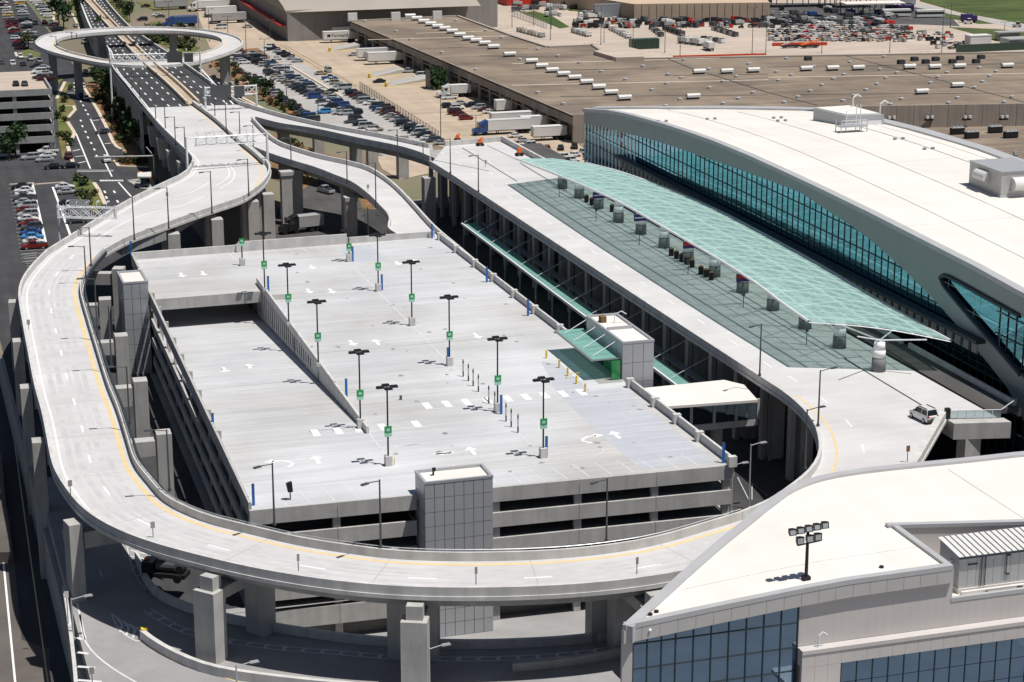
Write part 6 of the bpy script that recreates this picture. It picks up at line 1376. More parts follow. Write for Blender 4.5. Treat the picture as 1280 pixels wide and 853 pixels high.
# trailers and trucks
def trailer(px, L_, lab, rz=E90, cab=None, box='hvac', h=3.9, text=None, grp='trailers at the warehouse docks', cat='trailer', name='semi_trailer'):
    p = at(px[0], px[1], .02); t = thing(name, lab, cat, p, rz, grp)
    m = MB(); m.box(-1.27, 1.27, -L_/2, L_/2, 1.15, h); kid('cargo_box', m.mesh('cargo_box', box), t)
    m = MB(); m.box(-1.29, 1.29, -L_/2-.01, L_/2+.01, 1.1, 1.22); m.box(-.5, .5, -L_/2+.2, L_/2-.3, .85, 1.1); m.box(-1.0, -.85, L_/2-3, L_/2-2.8, 0, 1.1); m.box(.85, 1.0, L_/2-3, L_/2-2.8, 0, 1.1); kid('chassis', m.mesh('chassis', 'black'), t)
    for y in (-L_/2+1.3, -L_/2+2.6):
        for s in (-1, 1): m = MB(); m.tube((s*.75, y, .5), (s*1.22, y, .5), .5, n=10); kid('wheel', m.mesh('wheel', 'tyre'), t)
    m = MB()
    for s in (-1, 1): m.box(min(s*1.275, s*1.285), max(s*1.275, s*1.285), -L_/2+.1, L_/2-.1, h-.18, h-.08)
    kid('trim_rail', m.mesh('trim_rail', 'steel'), t)
    if cab:
        y0 = L_/2-1.0+1.2; c = kid('cab', MB().box(-1.2, 1.2, y0, y0+2.1, .7, 3.2).add([(-1.15, y0, 3.2), (1.15, y0, 3.2), (1.1, y0+1.3, 3.25), (-1.1, y0+1.3, 3.25), (-1.1, y0, 3.9), (1.1, y0, 3.9)], [(0, 1, 5, 4), (4, 5, 2, 3), (0, 4, 3), (1, 2, 5)]).mesh('cab', 'paint_'+cab), t)
        kid('bonnet', MB().add([(-1.05, y0+2.1, .6), (1.05, y0+2.1, .6), (.95, y0+3.7, .6), (-.95, y0+3.7, .6), (-1.05, y0+2.1, 1.9), (1.05, y0+2.1, 1.9), (.9, y0+3.6, 1.6), (-.9, y0+3.6, 1.6)], [(0, 3, 2, 1), (4, 5, 6, 7), (0, 1, 5, 4), (1, 2, 6, 5), (2, 3, 7, 6), (3, 0, 4, 7)]).mesh('bonnet', 'paint_'+cab), t)
        kid('windscreen', MB().box(-1.05, 1.05, y0+2.11, y0+2.16, 2.0, 3.0).mesh('windscreen', 'wg'), t); kid('side_window', MB().box(-1.22, 1.22, y0+.8, y0+1.8, 2.1, 2.9).mesh('side_window', 'wg'), t)
        for y in (y0+.3, y0+3.0):
            for s in (-1, 1): kid('wheel', MB().tube((s*.8, y, .5), (s*1.2, y, .5), .5, n=10).mesh('wheel', 'tyre'), t)
    if text:
        cu = bpy.data.curves.new('lettering', 'FONT'); cu.body = text; cu.size = 1.7; cu.extrude = .01; cu.align_x = 'CENTER'; cu.align_y = 'CENTER'; cu.materials.append(MT['black'])
        tmp = bpy.data.objects.new('lettering', cu); me_ = bpy.data.meshes.new_from_object(tmp); bpy.data.objects.remove(tmp); me_.materials.clear(); me_.materials.append(MT['black'])
        o = bpy.data.objects.new('lettering', me_); COL.objects.link(o); o.parent = t; o.location = (-1.30, .3, 2.55); o.rotation_euler = (math.pi/2, 0, -math.pi/2)
        kid('logo_mark', MB().box(-1.31, -1.28, 3.6, 4.7, 2.1, 3.0).mesh('logo_mark', 'black'), t)
    return t
trailer((416, 47.5), 12, 'white trailer farthest back at the docks against the hangar wall')
trailer((425, 53), 12, 'white trailer with black lettering, backed in near the hangar', text='Forward')
trailer((470, 75), 12.5, 'white trailer behind another one in the middle of the docks', box='paint_white'); trailer((483, 80), 12.5, 'pale blue-white trailer with shadow in the middle of the docks', box='hvac')
trailer((575, 121), 6, 'white box truck parked at the dock below the hedge', cab='white', grp=None, cat='box truck', name='box_truck', h=3.6)
trailer((632, 142), 6, 'short white trailer end just behind the long trailers'); trailer((640, 158), 12, 'long white trailer partly hidden behind the blue-cab rig')
trailer((636, 167), 12, 'long white trailer hitched to a bright blue cab', cab='blue', box='paint_white', name='semi_truck', cat='semi truck', grp=None)
trailer((668, 163), 8, 'white trailer between the blue-cab rig and the docks'); trailer((686, 175), 9, 'white trailer nearest the warehouse corner', h=3.7)
for px, L_, lab, bx_, cb in (((214, 12), 13, 'long grey trailer at the upper left by the grass', 'unit', None), ((231, 33), 9, 'blue truck with grey canvas top behind the ring ramp', 'paint_blue', 'blue'), ((267, 13), 13, 'white trailer, first of the row near the hangar', 'hvac', 'white'), ((276, 21), 12, 'white trailer, second of the row near the hangar', 'hvac', None), ((286, 29), 13, 'grey-white trailer, nearest of the row by the hangar', 'unit', None), ((300, 2), 12, 'white trailer at the top edge beside the hangar', 'hvac', None)):
    trailer(px, L_, lab, E90+.1, cab=cb, box=bx_, grp='trailers in the upper yard')
row((262, 21), (258, 12), 2, E90, 'the gap beside the upper trailers', skip=0, cols=['white', 'dark grey']); 
for px, kd, col, lab in (((268, 29), 'pickup', 'white', 'white pickup in front of the upper trailers'), ((276, 36), 'van', 'white', 'white van facing the ring ramp'), ((196, 20), 'sedan', 'white', 'white car on the verge at the upper left'), ((200, 22), 'sedan', 'dark grey', 'dark car on the verge beside a white one'), ((309, 35), 'sedan', 'silver', 'silver car right of the ring ramp'), ((182, 9), 'sedan', 'black', 'black car at the top of the service road'), ((178, 26), 'suv', 'black', 'black SUV on the service road behind the ring')): put_car(kd, col, at(*px, .05), E90, lab)
put_t = trailer((387, 289), 5.5, 'grey box truck in the shade beneath the ramps', E90+.2, cab='black', box='unit', grp=None, cat='box truck', name='box_truck', h=3.5)

# white SUV on the departures deck, full detail
b, gl, s = car_parts('suv'); sv = at(1154, 525, DZ); sv = thing('parked_suv', 'white SUV with black roof rails parked on the departures deck near the glass railing', 'suv', (sv.x, sv.y, DZ+.005), .12); sv.scale = (1.0, .86, 1.06)
kid('body', b.mesh('body', ['paint_white', 'wg', 'tyre']), sv); kid('windows', gl.mesh('windows', 'wg'), sv)
for sx in (-1, 1):
    for sy in (-1, 1): wl = kid('wheel', WHM, sv, (sx*.84, sy*1.49, .34)); kid('rim', RIML if sx < 0 else RIMR, wl)
    kid('roof_rail', MB().box(sx*.6-.03, sx*.6+.03, -1.8, .3, 1.76, 1.85).mesh('roof_rail', 'black'), sv)
    kid('tail_light', MB().box(sx*.72-.1, sx*.72+.1, -2.42, -2.3, .85, 1.1).mesh('tail_light', 'lamp_red'), sv); kid('headlight', MB().box(sx*.62-.14, sx*.62+.14, 2.15, 2.33, .68, .8).mesh('headlight', 'lamp_w'), sv)
    kid('mirror', MB().box(sx*1.0-.1, sx*1.0+.1, .75, .95, 1.1, 1.25).mesh('mirror', 'black'), sv)
kid('rear_bumper', MB().box(-.85, .85, -2.48, -2.3, .42, .62).mesh('rear_bumper', 'pole'), sv); kid('rear_window', MB().add([(-.72, -2.30, 1.12), (.72, -2.30, 1.12), (.64, -2.07, 1.66), (-.64, -2.07, 1.66)], [(0, 1, 2, 3)]).mesh('rear_window', 'wg'), sv)
kid('number_plate', MB().box(-.25, .25, -2.44, -2.405, .74, .88).mesh('number_plate', 'hvac'), sv)

# orange lifts on the departures deck
def lift(px, lab, z=DZ, s=1.0, arm=None):
    p = at(px[0], px[1], z); t = thing('boom_lift', lab, 'boom lift', (p.x, p.y, z)); t.scale = (.58, .58, .58)
    kid('chassis', MB().box(-1.1, 1.1, -.8, .8, .5, 1.1).mesh('chassis', 'black'), t); kid('turret', MB().box(-.8, .8, -.6, .6, 1.12, 2.1).box(-.5, .7, -.4, .5, 2.1, 2.7).mesh('turret', 'orange'), t)
    kid('boom', MB().tube((-.6, 0, 2.4), (.9, 0, 3.2), .18, n=6).tube((.9, 0, 3.2), (1.5, 0, 2.2), .14, n=6).mesh('boom', 'orange'), t)
    for sx in (-1, 1):
        for sy in (-1, 1): kid('wheel', MB().tube((sx*.95, sy*.85-.15, .5), (sx*.95, sy*.85+.15, .5), .5, n=12).mesh('wheel', 'tyre'), t)
    return t
lift((600, 182.5), 'orange boom lift parked at the far end of the departures deck'); lift((649, 195), 'red-orange lift beside the right parapet of the departures deck')
lift((572, 176), 'low red lift standing just behind the far deck parapet', z=.05)
wv = at(208, 724, SZ+.02); t = thing('work_vehicle', 'black work vehicle with hose reels at the shadow edge below the loop road', 'work vehicle', wv, -.5)
kid('chassis', MB().box(-2.6, 2.6, -1.0, 1.0, .5, 1.0).mesh('chassis', 'black'), t); kid('cab', MB().box(-2.6, -1.2, -1.0, 1.0, 1.02, 2.3).mesh('cab', 'paint_black'), t); kid('tank', MB().tube((-1.0, 0, 1.7), (1.3, 0, 1.7), .65, n=12).mesh('tank', 'pole'), t); kid('beacon', MB().box(-2.5, -2.1, -.3, .3, 2.31, 2.5).mesh('beacon', 'orange'), t)
kid('hose_reel', MB().tube((1.9, -.7, 1.5), (1.9, .7, 1.5), .5, n=12).mesh('hose_reel', 'black'), t)
for sx in (-1.8, 1.7):
    for sy in (-1, 1): kid('wheel', MB().tube((sx, sy*.95-.15, .5), (sx, sy*.95+.15, .5), .5, n=12).mesh('wheel', 'tyre'), t)

# ---- airfield service yard
def small_mesh(kind):
    m = MB()
    if kind == 'cart': m.box(-1.6, 1.6, -.8, .8, .5, .7, 1); m.box(-1.55, 1.55, -.75, .75, .7, 2.0); m.box(-1.65, 1.65, -.85, .85, 2.0, 2.12)
    if kind == 'tug': m.box(-1.5, 1.5, -.8, .8, .35, 1.1); m.box(-.2, .9, -.7, .7, 1.1, 1.9, 1); m.box(-.25, .95, -.75, .75, 1.9, 2.0)
    if kind == 'box': m.box(-1.2, 1.2, -1.0, 1.0, .3, 1.9); m.box(-1.0, 1.0, -.8, .8, 1.9, 2.1, 1)
    if kind == 'loader': m.box(-3.2, 3.2, -.9, .9, .4, .9, 1); m.add([(-3.3, -.5, .95), (3.4, -.5, 2.6), (3.4, .5, 2.6), (-3.3, .5, .95), (-3.3, -.5, 1.2), (3.4, -.5, 2.85), (3.4, .5, 2.85), (-3.3, .5, 1.2)], [(0, 3, 2, 1), (4, 5, 6, 7), (0, 1, 5, 4), (1, 2, 6, 5), (2, 3, 7, 6), (3, 0, 4, 7)])
    if kind == 'truck': m.box(-3.0, 1.2, -1.1, 1.1, 1.0, 3.0); m.box(1.3, 2.9, -1.05, 1.05, .7, 2.5); m.box(2.0, 2.92, -.9, .9, 1.6, 2.3, 1); m.box(-3, 2.8, -.8, .8, .5, .95, 1)
    if kind == 'bus': m.box(-5.5, 5.5, -1.25, 1.25, .4, 1.3); m.box(-5.4, 5.4, -1.2, 1.2, 1.3, 2.2, 1); m.box(-5.5, 5.5, -1.25, 1.25, 2.2, 2.9)
    for y in (-.8, .8):
        for x in ((-1.0, 1.0) if kind in ('cart', 'tug', 'box') else (-2.2, 2.0)): m.tube((x, y-.1, .3), (x, y+.1, .3), .3, n=6, mi=1)
    return m
SMC = {}
def smallv(kind, col):
    if (kind, col) not in SMC: SMC[(kind, col)] = small_mesh(kind).mesh(kind, [col, 'black'])
    return SMC[(kind, col)]
SN = {'cart': ('baggage_cart', 'baggage cart'), 'tug': ('baggage_tug', 'tug'), 'box': ('ground_power_unit', 'power unit'), 'loader': ('belt_loader', 'belt loader'), 'truck': ('service_truck', 'truck'), 'bus': ('shuttle_bus', 'bus')}
CN = {'hvac': 'white', 'unit': 'grey', 'black': 'black', 'red': 'red', 'navy': 'dark blue', 'paint_blue': 'blue', 'ypost': 'yellow', 'beige': 'beige', 'pole': 'dark grey', 'orange': 'orange', 'paint_dark green': 'dark green'}
ry = random.Random(5)
def ordn(k):
    k += 1; return ORD[k-1] if k <= 30 else f'{k}th'
def cluster(poly_px, n, kinds, cols, where, nr=None, rz=None):
    (x0, y0), (x1, y1) = poly_px; nr = nr or max(1, int((y1-y0)/2.6)); pts = [[] for _ in range(nr)]
    for k in range(n): pts[k % nr].append(ry.uniform(x0, x1))
    for r_, xs in enumerate(pts):
        xs.sort()
        for i in range(1, len(xs)):
            if xs[i]-xs[i-1] < 3.8: xs[i] = xs[i-1]+3.8+ry.uniform(0, 1.5)
        for i, px in enumerate(xs):
            py = y1-(y1-y0)*(r_+.5)/nr+ry.uniform(-.35, .35)*(y1-y0)/nr
            kd = ry.choice(kinds); c = ry.choice(cols); o = inst(SN[kd][0], smallv(kd, c), None, at(px, py, .03), (ry.uniform(-.3, .3) if rz is None else rz)+(E90 if ry.random() < .35 else 0), (.64, .64, .64))
            tag(o, f'{CN[c]} {SN[kd][1]}, {ordn(i)} from left, {ordn(r_)} row up, {where}', SN[kd][1], 'service vehicles '+where)
cluster(((718, 26), (1100, 36)), 190, ['truck', 'tug', 'cart', 'box', 'tug', 'truck'], ['black', 'pole', 'hvac', 'unit', 'black', 'pole', 'black', 'red', 'unit'], 'before the beige depot')
cluster(((955, 12), (1120, 30)), 46, ['truck', 'truck', 'tug', 'box'], ['hvac', 'pole', 'paint_blue', 'black', 'unit', 'pole'], 'behind the cart yard')
cluster(((962, 34), (1128, 53)), 235, ['cart', 'cart', 'tug', 'box', 'cart', 'tug'], ['hvac', 'unit', 'hvac', 'hvac', 'pole', 'unit', 'beige', 'unit', 'hvac', 'red', 'black'], 'in the cart yard')
cluster(((1145, 42), (1190, 52)), 16, ['cart', 'tug', 'box'], ['hvac', 'unit', 'black', 'red'], 'right of the cart yard')
cluster(((1165, 54), (1212, 62)), 12, ['cart', 'box', 'loader'], ['hvac', 'unit', 'black'], 'near the right yard corner')
cluster(((1225, 50), (1262, 56)), 8, ['cart', 'box'], ['unit', 'beige', 'hvac'], 'beside the green fence')
cluster(((640, 2), (800, 16)), 34, ['truck', 'tug', 'truck'], ['hvac', 'black', 'red', 'unit', 'pole'], 'by the red sheds at the top')
cluster(((680, 10), (700, 22)), 9, ['truck', 'tug'], ['hvac', 'black', 'unit'], 'beside the grass patch')
cluster(((720, 18), (745, 24)), 10, ['truck'], ['hvac', 'black', 'unit'], 'left of the beige depot')
cluster(((800, 0), (960, 5)), 24, ['truck', 'tug', 'box'], ['black', 'hvac', 'pole', 'red', 'unit'], 'behind the depot')
def cfile(p0, p1, n, kd, c, lab):
    for k in range(n):
        p = at(p0[0]+(p1[0]-p0[0])*k/(n-1), p0[1]+(p1[1]-p0[1])*k/(n-1), .03); o = inst(SN[kd][0], smallv(kd, c if isinstance(c, str) else c[k % len(c)]), None, p, .35, (.78, .78, .78)); tag(o, lab+f', {ORD[k]} from its left end', SN[kd][1], lab)
cfile((718, 41), (735, 46), 6, 'cart', ['unit', 'hvac'], 'cart in the short file by the orange poles'); cfile((650, 40), (677, 47), 7, 'cart', ['unit', 'beige', 'hvac'], 'cart in the file below the fence')
cfile((765, 38), (785, 48), 7, 'cart', ['hvac', 'unit', 'hvac'], 'white cart file behind the green container'); cfile((815, 37), (826, 46), 5, 'box', ['pole', 'unit'], 'cart in the left diagonal file'); cfile((832, 38), (852, 45), 8, 'cart', ['black', 'pole'], 'black cart in the second diagonal file')
cfile((893, 38), (919, 46), 8, 'box', ['unit', 'pole'], 'grey unit in the diagonal file on the apron'); cfile((852, 49), (876, 56), 5, 'tug', ['unit', 'hvac'], 'vehicle in the front cluster of the apron'); cfile((855, 54), (878, 57), 4, 'truck', ['unit', 'hvac'], 'truck in the front line of the apron'); cfile((880, 51), (902, 54), 4, 'box', ['pole', 'hvac'], 'upright unit in the front line of the apron')
o = inst('service_truck', smallv('truck', 'hvac'), None, at(885.5, 63, .03), E90); tag(o, 'lone white truck nearest the warehouse roof on the apron', 'truck')
o = inst('belt_loader', smallv('loader', 'unit'), None, at(988, 60, .03), 0); tag(o, 'grey belt loader in front of the red barrier on the apron', 'belt loader'); o = inst('belt_loader', smallv('loader', 'orange'), None, at(1012, 60, .03), 0); tag(o, 'orange belt loader in front of the red barrier on the apron', 'belt loader')
cn_ = thing('green_container', 'dark green container standing alone behind the raised roof block', 'container', at(805, 61, 0)); m = MB(); p = at(805, 61, 0); m.box(p.x-5, p.x+5, p.y-1.5, p.y+1.5, 0, 3.4); m.build('box', 'paint_dark green', cn_)
for i in range(9): m = MB(); m.box(p.x-4.9+i*1.1, p.x-4.4+i*1.1, p.y-1.6, p.y-1.5, .2, 3.3); m.build('rib', 'paint_dark green', cn_)
for a, b, h, lab in (((842, 72), (958, 69), .55, 'long red barrier along the near edge of the apron'), ((966, 58), (1034, 57), 1.1, 'red barrier in front of the crowded cart yard')):
    m = MB(); P = ats([a, b]); m.beam(P, [q+Vector((0, .6, 0)) for q in P], 0, h); o = m.build('red_barrier', 'barrier'); tag(o, lab, 'barrier')
for px, L_, lab in (((997, 8), 34, 'long white vehicle shelter at the top right, left one'), ((1060, 9), 22, 'long white vehicle shelter at the top right, middle one'), ((1090, 18), 24, 'long white vehicle shelter at the top right, nearest one')):
    p = at(px[0], px[1], 0); t = thing('vehicle_shelter', lab, 'shelter', p, -.12); kid('roof', MB().box(-L_/2, L_/2, -4, 4, 4.2, 4.6).mesh('roof', 'roof_w'), t)
    for k in range(6):
        for s in (-3.5, 3.5): kid('post', MB().box(-L_/2+.5+k*(L_-1)/5-.15, -L_/2+.5+k*(L_-1)/5+.15, s-.15, s+.15, 0, 4.2).mesh('post', 'pole'), t)
for k, (px, c, lab) in enumerate((((1120, 20), 'hvac', 'white bus at the right end of the shelters'), ((1162, 21), 'hvac', 'white bus parked below the perimeter road'), ((1124, 15), 'navy', 'dark blue bus beside the orange cab'))): o = inst('shuttle_bus', smallv('bus', c), None, at(px[0], px[1]+1, .03), -.15); tag(o, lab, 'bus')
for px, kd, c, lab in (((1135, 7), 'truck', 'unit', 'grey truck driving on the perimeter road at the top'), ((1211, 28), 'truck', 'navy', 'dark truck with trailer on the grass edge'), ((1271, 34), 'tug', 'unit', 'grey vehicle at the right end of the perimeter road'), ((1210, 30), 'tug', 'hvac', 'small white vehicle beside the dark truck')): o = inst(SN[kd][0], smallv(kd, c), None, at(*px, .06), -.3); tag(o, lab, SN[kd][1])
sb_ = thing('yard_shelter', 'small grey flat-roofed shelter on the right grass bank', 'shelter', at(1260, 50, 0)); p = at(1260, 50, 0); m = MB(); m.box(p.x-5, p.x+5, p.y-2, p.y+2, 2.6, 3.0); m.build('roof', 'unit', sb_); m = MB(); m.box(p.x-4, p.x+4, p.y-1, p.y+1.8, 0, 2.6); m.build('wall', 'sign_back', sb_)
p = at(1245, 64, 0); m = MB(); m.box(p.x-15, p.x+12, p.y-.3, p.y+.3, 0, 2.6); o = m.build('green_screen_fence', 'paint_dark green'); tag(o, 'dark green screen fence at the right end of the apron', 'fence')
p = at(1222, 59, 0); m = MB(); m.box(p.x-4, p.x+4, p.y-2, p.y+2, 0, 4); m.box(p.x-4.1, p.x+4.1, p.y-2.1, p.y+2.1, 4, 4.2); o = m.build('white_kiosk', 'hvac'); tag(o, 'white box kiosk left of the green screen fence', 'kiosk')
p = at(1275, 60, 0); m = MB(); m.box(p.x-6, p.x+14, p.y-3, p.y+3, 0, 3.2); m.box(p.x-6.2, p.x+14.2, p.y-3.2, p.y+3.2, 3.2, 3.5); o = m.build('grey_shed', 'unit'); tag(o, 'low grey shed at the right frame edge of the apron', 'shed')

# ================================================================== LAMPS, SIGNS AND POSTS
def hgt(xb, yb, yt, z): return max(1.5, (yb-yt)/(yb+295)*(CAMZ-z))
NL = [0]
def street_lamp(b, yt, z, lab, arm=(-1.6, .3), double=False, mat='pole', grp='street lamps'):
    p = at(b[0], b[1], z); h = hgt(b[0], b[1], yt, z); t = thing('street_lamp', lab, 'street lamp', p, 0, grp)
    kid('pole', MB().tube((0, 0, 0), (0, 0, h), .13, .085, n=8).tube((0, 0, 0), (0, 0, .3), .22, n=8).mesh('pole', mat), t)
    for s in ((1, -1) if double else (1,)):
        ax, ay = arm[0]*s, arm[1]*s; d = Vector((ax, ay, 0)); L_ = d.length; d.normalize()
        kid('arm', MB().tube((0, 0, h-.15), (ax, ay, h+.05), .055, n=6).mesh('arm', mat), t)
        m = MB(); m.obox((ax+d.x*.35, ay+d.y*.35), d, (d.y, -d.x, 0), .5, .2, h-.06, h+.1, taper=.8); kid('lamp_head', m.mesh('lamp_head', mat), t)
lamps = [((343, 657), 571, 13.2, 'on the inner parapet by the garage front left corner'), ((476, 685), 591, 13.2, 'on the inner parapet just left of the front stair tower'), ((758, 678), 590, 13.2, 'on the inner parapet in front of the garage right half'),
 ((212, 614), 530, 13.2, 'on the inner parapet at the lower left bend'), ((162, 530), 452, 13.2, 'on the inner parapet beside the ramp bay wall'), ((139.5, 458), 377, 13.2, 'on the inner parapet beside the garage left wall'), ((122, 418), 343, 13.2, 'on the inner parapet below the upper left bend'), ((107.5, 348), 305, 13.2, 'at the tip of the upper left bend of the loop'), ((114, 333), 281, 13.2, 'just above the upper left bend of the loop'),
 ((168, 300), 243, 13.2, 'on the near edge where the loop leaves the upper deck'), ((211, 286), 231, 13.2, 'on the near edge, third from the upper left bend'), ((265, 267), 211, 13.2, 'on the near edge with a long shadow, beside the white arrow'), ((311, 245), 196, 13.2, 'on the near edge under the sign gantry right half'),
 ((195, 154), 119, 12.2, 'on the left edge, top of the concrete upper deck'), ((207, 166), 131, 12.2, 'on the left edge, second from the asphalt'), ((219.5, 182), 144, 12.2, 'on the left edge, third from the asphalt'), ((231.5, 190), 157, 12.2, 'on the left edge just before the sign gantry'),
 ((283, 166), 122, 12.2, 'on the right carriageway beside the median, first'), ((300, 170), 138, 12.2, 'on the right carriageway behind the sign gantry'), ((269, 150), 118, 12.2, 'by the median at the end of the asphalt'), ((317, 188), 155, 12.2, 'beside the gore between the two ramps'),
 ((434, 229), 187, 11.5, 'on the curved down ramp, upper one'), ((470, 260), 200, 11, 'on the curved down ramp, lower one'), ((364, 205), 170, 12.4, 'where the down ramp leaves the deck'), ((497, 196), 160, 13.2, 'on the departures ramp, far one'), ((529, 200), 178, 13.2, 'on the departures ramp near its end'), ((563, 217), 171, 13.2, 'on the departures deck corner, near edge'), ((598, 240), 191, 13.2, 'on the departures deck edge, second from the corner'),
 ((949.5, 470), 400, 13.2, 'on the departures deck edge above the footbridge'), ((1022.5, 533), 457, 13.2, 'on the inner bend by the yellow line'), ((1006, 587), 505, 13.2, 'short of the yellow line below the tall lamp'), ((461, 330), 255, 2.0, 'in front of the grey cabinet below the ramps')]
for i, (b_, yt, z, lab) in enumerate(lamps):
    inner = b_[0] > 900; street_lamp(b_, yt, z, 'grey street lamp '+lab, arm=(1.7, .3) if inner and b_[0] > 960 else ((-1.7, .2) if b_[0] < 250 and b_[1] > 300 else (-1.5, -.8)))
for b_, yt, z, lab in (((936, 636), 548, .1, 'taller of two lamps at the garage front right corner'), ((914, 641), 575, .1, 'shorter lamp touching the garage front right corner'), ((92, 800), 742, SZ, 'at the lower left beside the white sign box'), ((298, 905), 822, SZ, 'at the bottom edge left of the big pier'), ((537, 880), 801, SZ, 'at the bottom edge right of the big pier'), ((209, 700), 640, 0, 'below the loop at the lower left bend'), ((1237, 300), 280, 12, 'x')):
    if lab == 'x': continue
    street_lamp(b_, yt, z, 'grey street lamp '+lab, arm=(1.5, .2), mat='steel', grp='ground level street lamps')
# far tall masts in the yards
for k, (px, yt, lab) in enumerate((((551, 178), 118, 'dark lamp mast at the near corner of the truck yard'), ((398, 157), 108, 'dark lamp mast at the near end of the car park'), ((358.5, 131), 79, 'dark lamp mast on the left side of the car park'), ((332, 110), 62, 'dark lamp mast behind the right sign gantry'), ((331, 75), 48, 'dark lamp mast in the far car park'), ((338, 48), 24, 'dark lamp mast by the hangar corner'), ((595, 170), 143, 'short lamp mast beside the red cars'), ((688, 50), 2, 'tall orange-brown mast behind the far roof edge'), ((751, 56), 6, 'rust-coloured mast left of the raised roof block'), ((755, 53), 20, 'second mast left of the raised roof block'), ((850, 70), 20, 'brown mast above the red apron barrier'), ((831, 66), 20, 'thin mast by the raised roof block'), ((791, 73), 30, 'grey mast in front of the raised roof block'), ((940, 69), 8, 'brown mast at the right end of the red barrier'), ((957, 68), 12, 'grey mast right of the red barrier'), ((1027, 67), 38, 'dark mast in front of the cart yard'), ((1055, 44), 30, 'short mast inside the cart yard'), ((1112, 66), 28, 'dark mast at the right end of the cart yard'), ((1177, 66), 6, 'tall mast with twin lamps at the right of the apron'), ((1188, 34), 4, 'tall mast at the corner of the grass'), ((1255, 47), 27, 'twin mast near the right shelter'), ((640, 34), 4, 'mast by the fence at the top'), ((667, 32), 5, 'mast beside the grass patch'), ((689, 36), 8, 'mast right of the grass patch'), ((249, 50), 10, 'slim mast behind the ring ramp, left one'), ((262, 52), 10, 'slim mast behind the ring ramp, middle one'), ((287, 95), 18, 'slim mast at the right of the ring ramp'), ((308, 72), 25, 'thick grey mast right of the ring ramp'), ((212, 42), 1, 'slim mast behind the ring, leftmost'), ((142, 66), 40, 'slim lamp inside the ring ramp'))):
    street_lamp(px, yt, 0, lab, arm=(-.9, .1), double=True, mat='pole', grp='tall lamp masts of the yards')
for px, yt, z, lab in (((70.5, 57), 45, 15.6, 'slim lamp on the left tip of the ring ramp'), ((90, 50), 40, 15.6, 'slim lamp on the far left of the ring ramp'), ((96, 49), 41, 15.6, 'second slim lamp on the far left of the ring ramp'), ((175, 125), 100, 11.8, 'slim lamp on the asphalt highway, left lane'), ((175, 124), 98, 11.8, 'x'), ((165, 112), 88, 11.5, 'slim lamp by the left highway edge')):
    if lab != 'x': street_lamp(px, yt, z, lab, arm=(-1, 0), grp='slim lamps on the highway')

# garage deck lamp standards
gl_ = [((485.5, 582), 476, 'in front of the stair tower'), ((450.7, 535), 433, 'at the foot of the ramp wall'), ((398, 456), 372, 'halfway along the ramp wall'), ((361, 405), 327, 'near the far end of the ramp wall'), ((679, 572), 467, 'beside the blue post and curved hatching on the right'), ((622, 515), 417, 'in the line of grey marker posts'), ((562, 457), 366, 'at the far end of the marker posts'), ((515, 407), 323, 'in the middle of the deck, right file'), ((473, 364), 290, 'beside the blue post in the right file'), ((436.5, 327), 286, 'farthest in the right file by the rear wall'), ((331, 362), 288, 'at the far end of the ramp wall corner'), ((303, 332), 298, 'small, in front of the rear wall on the left')]
for (bx0, by0), yt, lab in gl_:
    on_wall = 'ramp wall' in lab and 'foot' not in lab; z = GZ+1.0 if on_wall else GZ; p = at(bx0, by0, z); h = hgt(bx0, by0, yt, z)
    t = thing('deck_lamp', 'black deck lamp with green sign '+lab, 'lamp post', p, 0, 'lamp posts on the garage roof deck')
    ph_ = 0 if on_wall else 1.25
    if not on_wall: kid('pedestal', MB().box(-.42, .42, -.42, .42, 0, 1.25).mesh('pedestal', 'parapet'), t)
    else: kid('pedestal', MB().box(-.3, .3, -.3, .3, -.2, .3).mesh('pedestal', 'parapet'), t)
    kid('pole', MB().tube((0, 0, ph_), (0, 0, h), .11, .1, n=8).mesh('pole', 'black'), t)
    if h > 5:
        for dx, dy in ((-.85, 0), (.85, 0), (0, .75), (0, -.75)):
            m = MB(); m.tube((0, 0, h), (dx*.5, dy*.5, h), .05, n=5); m.obox((dx, dy), (1, 0, 0), (0, 1, 0), .48, .3, h-.05, h+.2, taper=.85); kid('lamp_head', m.mesh('lamp_head', 'black'), t)
    zs = h*.42 if h > 5 else h-.6
    kid('green_sign', MB().box(-.45, .45, -.16, -.12, zs, zs+.88).mesh('green_sign', 'sign_g'), t); kid('sign_symbol', MB().box(-.2, .22, -.175, -.165, zs+.25, zs+.6).mesh('sign_symbol', 'sign_lg'), t)
    kid('lower_sign', MB().box(-.45, .45, -.16, -.12, zs-.42, zs-.03).mesh('lower_sign', 'sign_lg'), t)
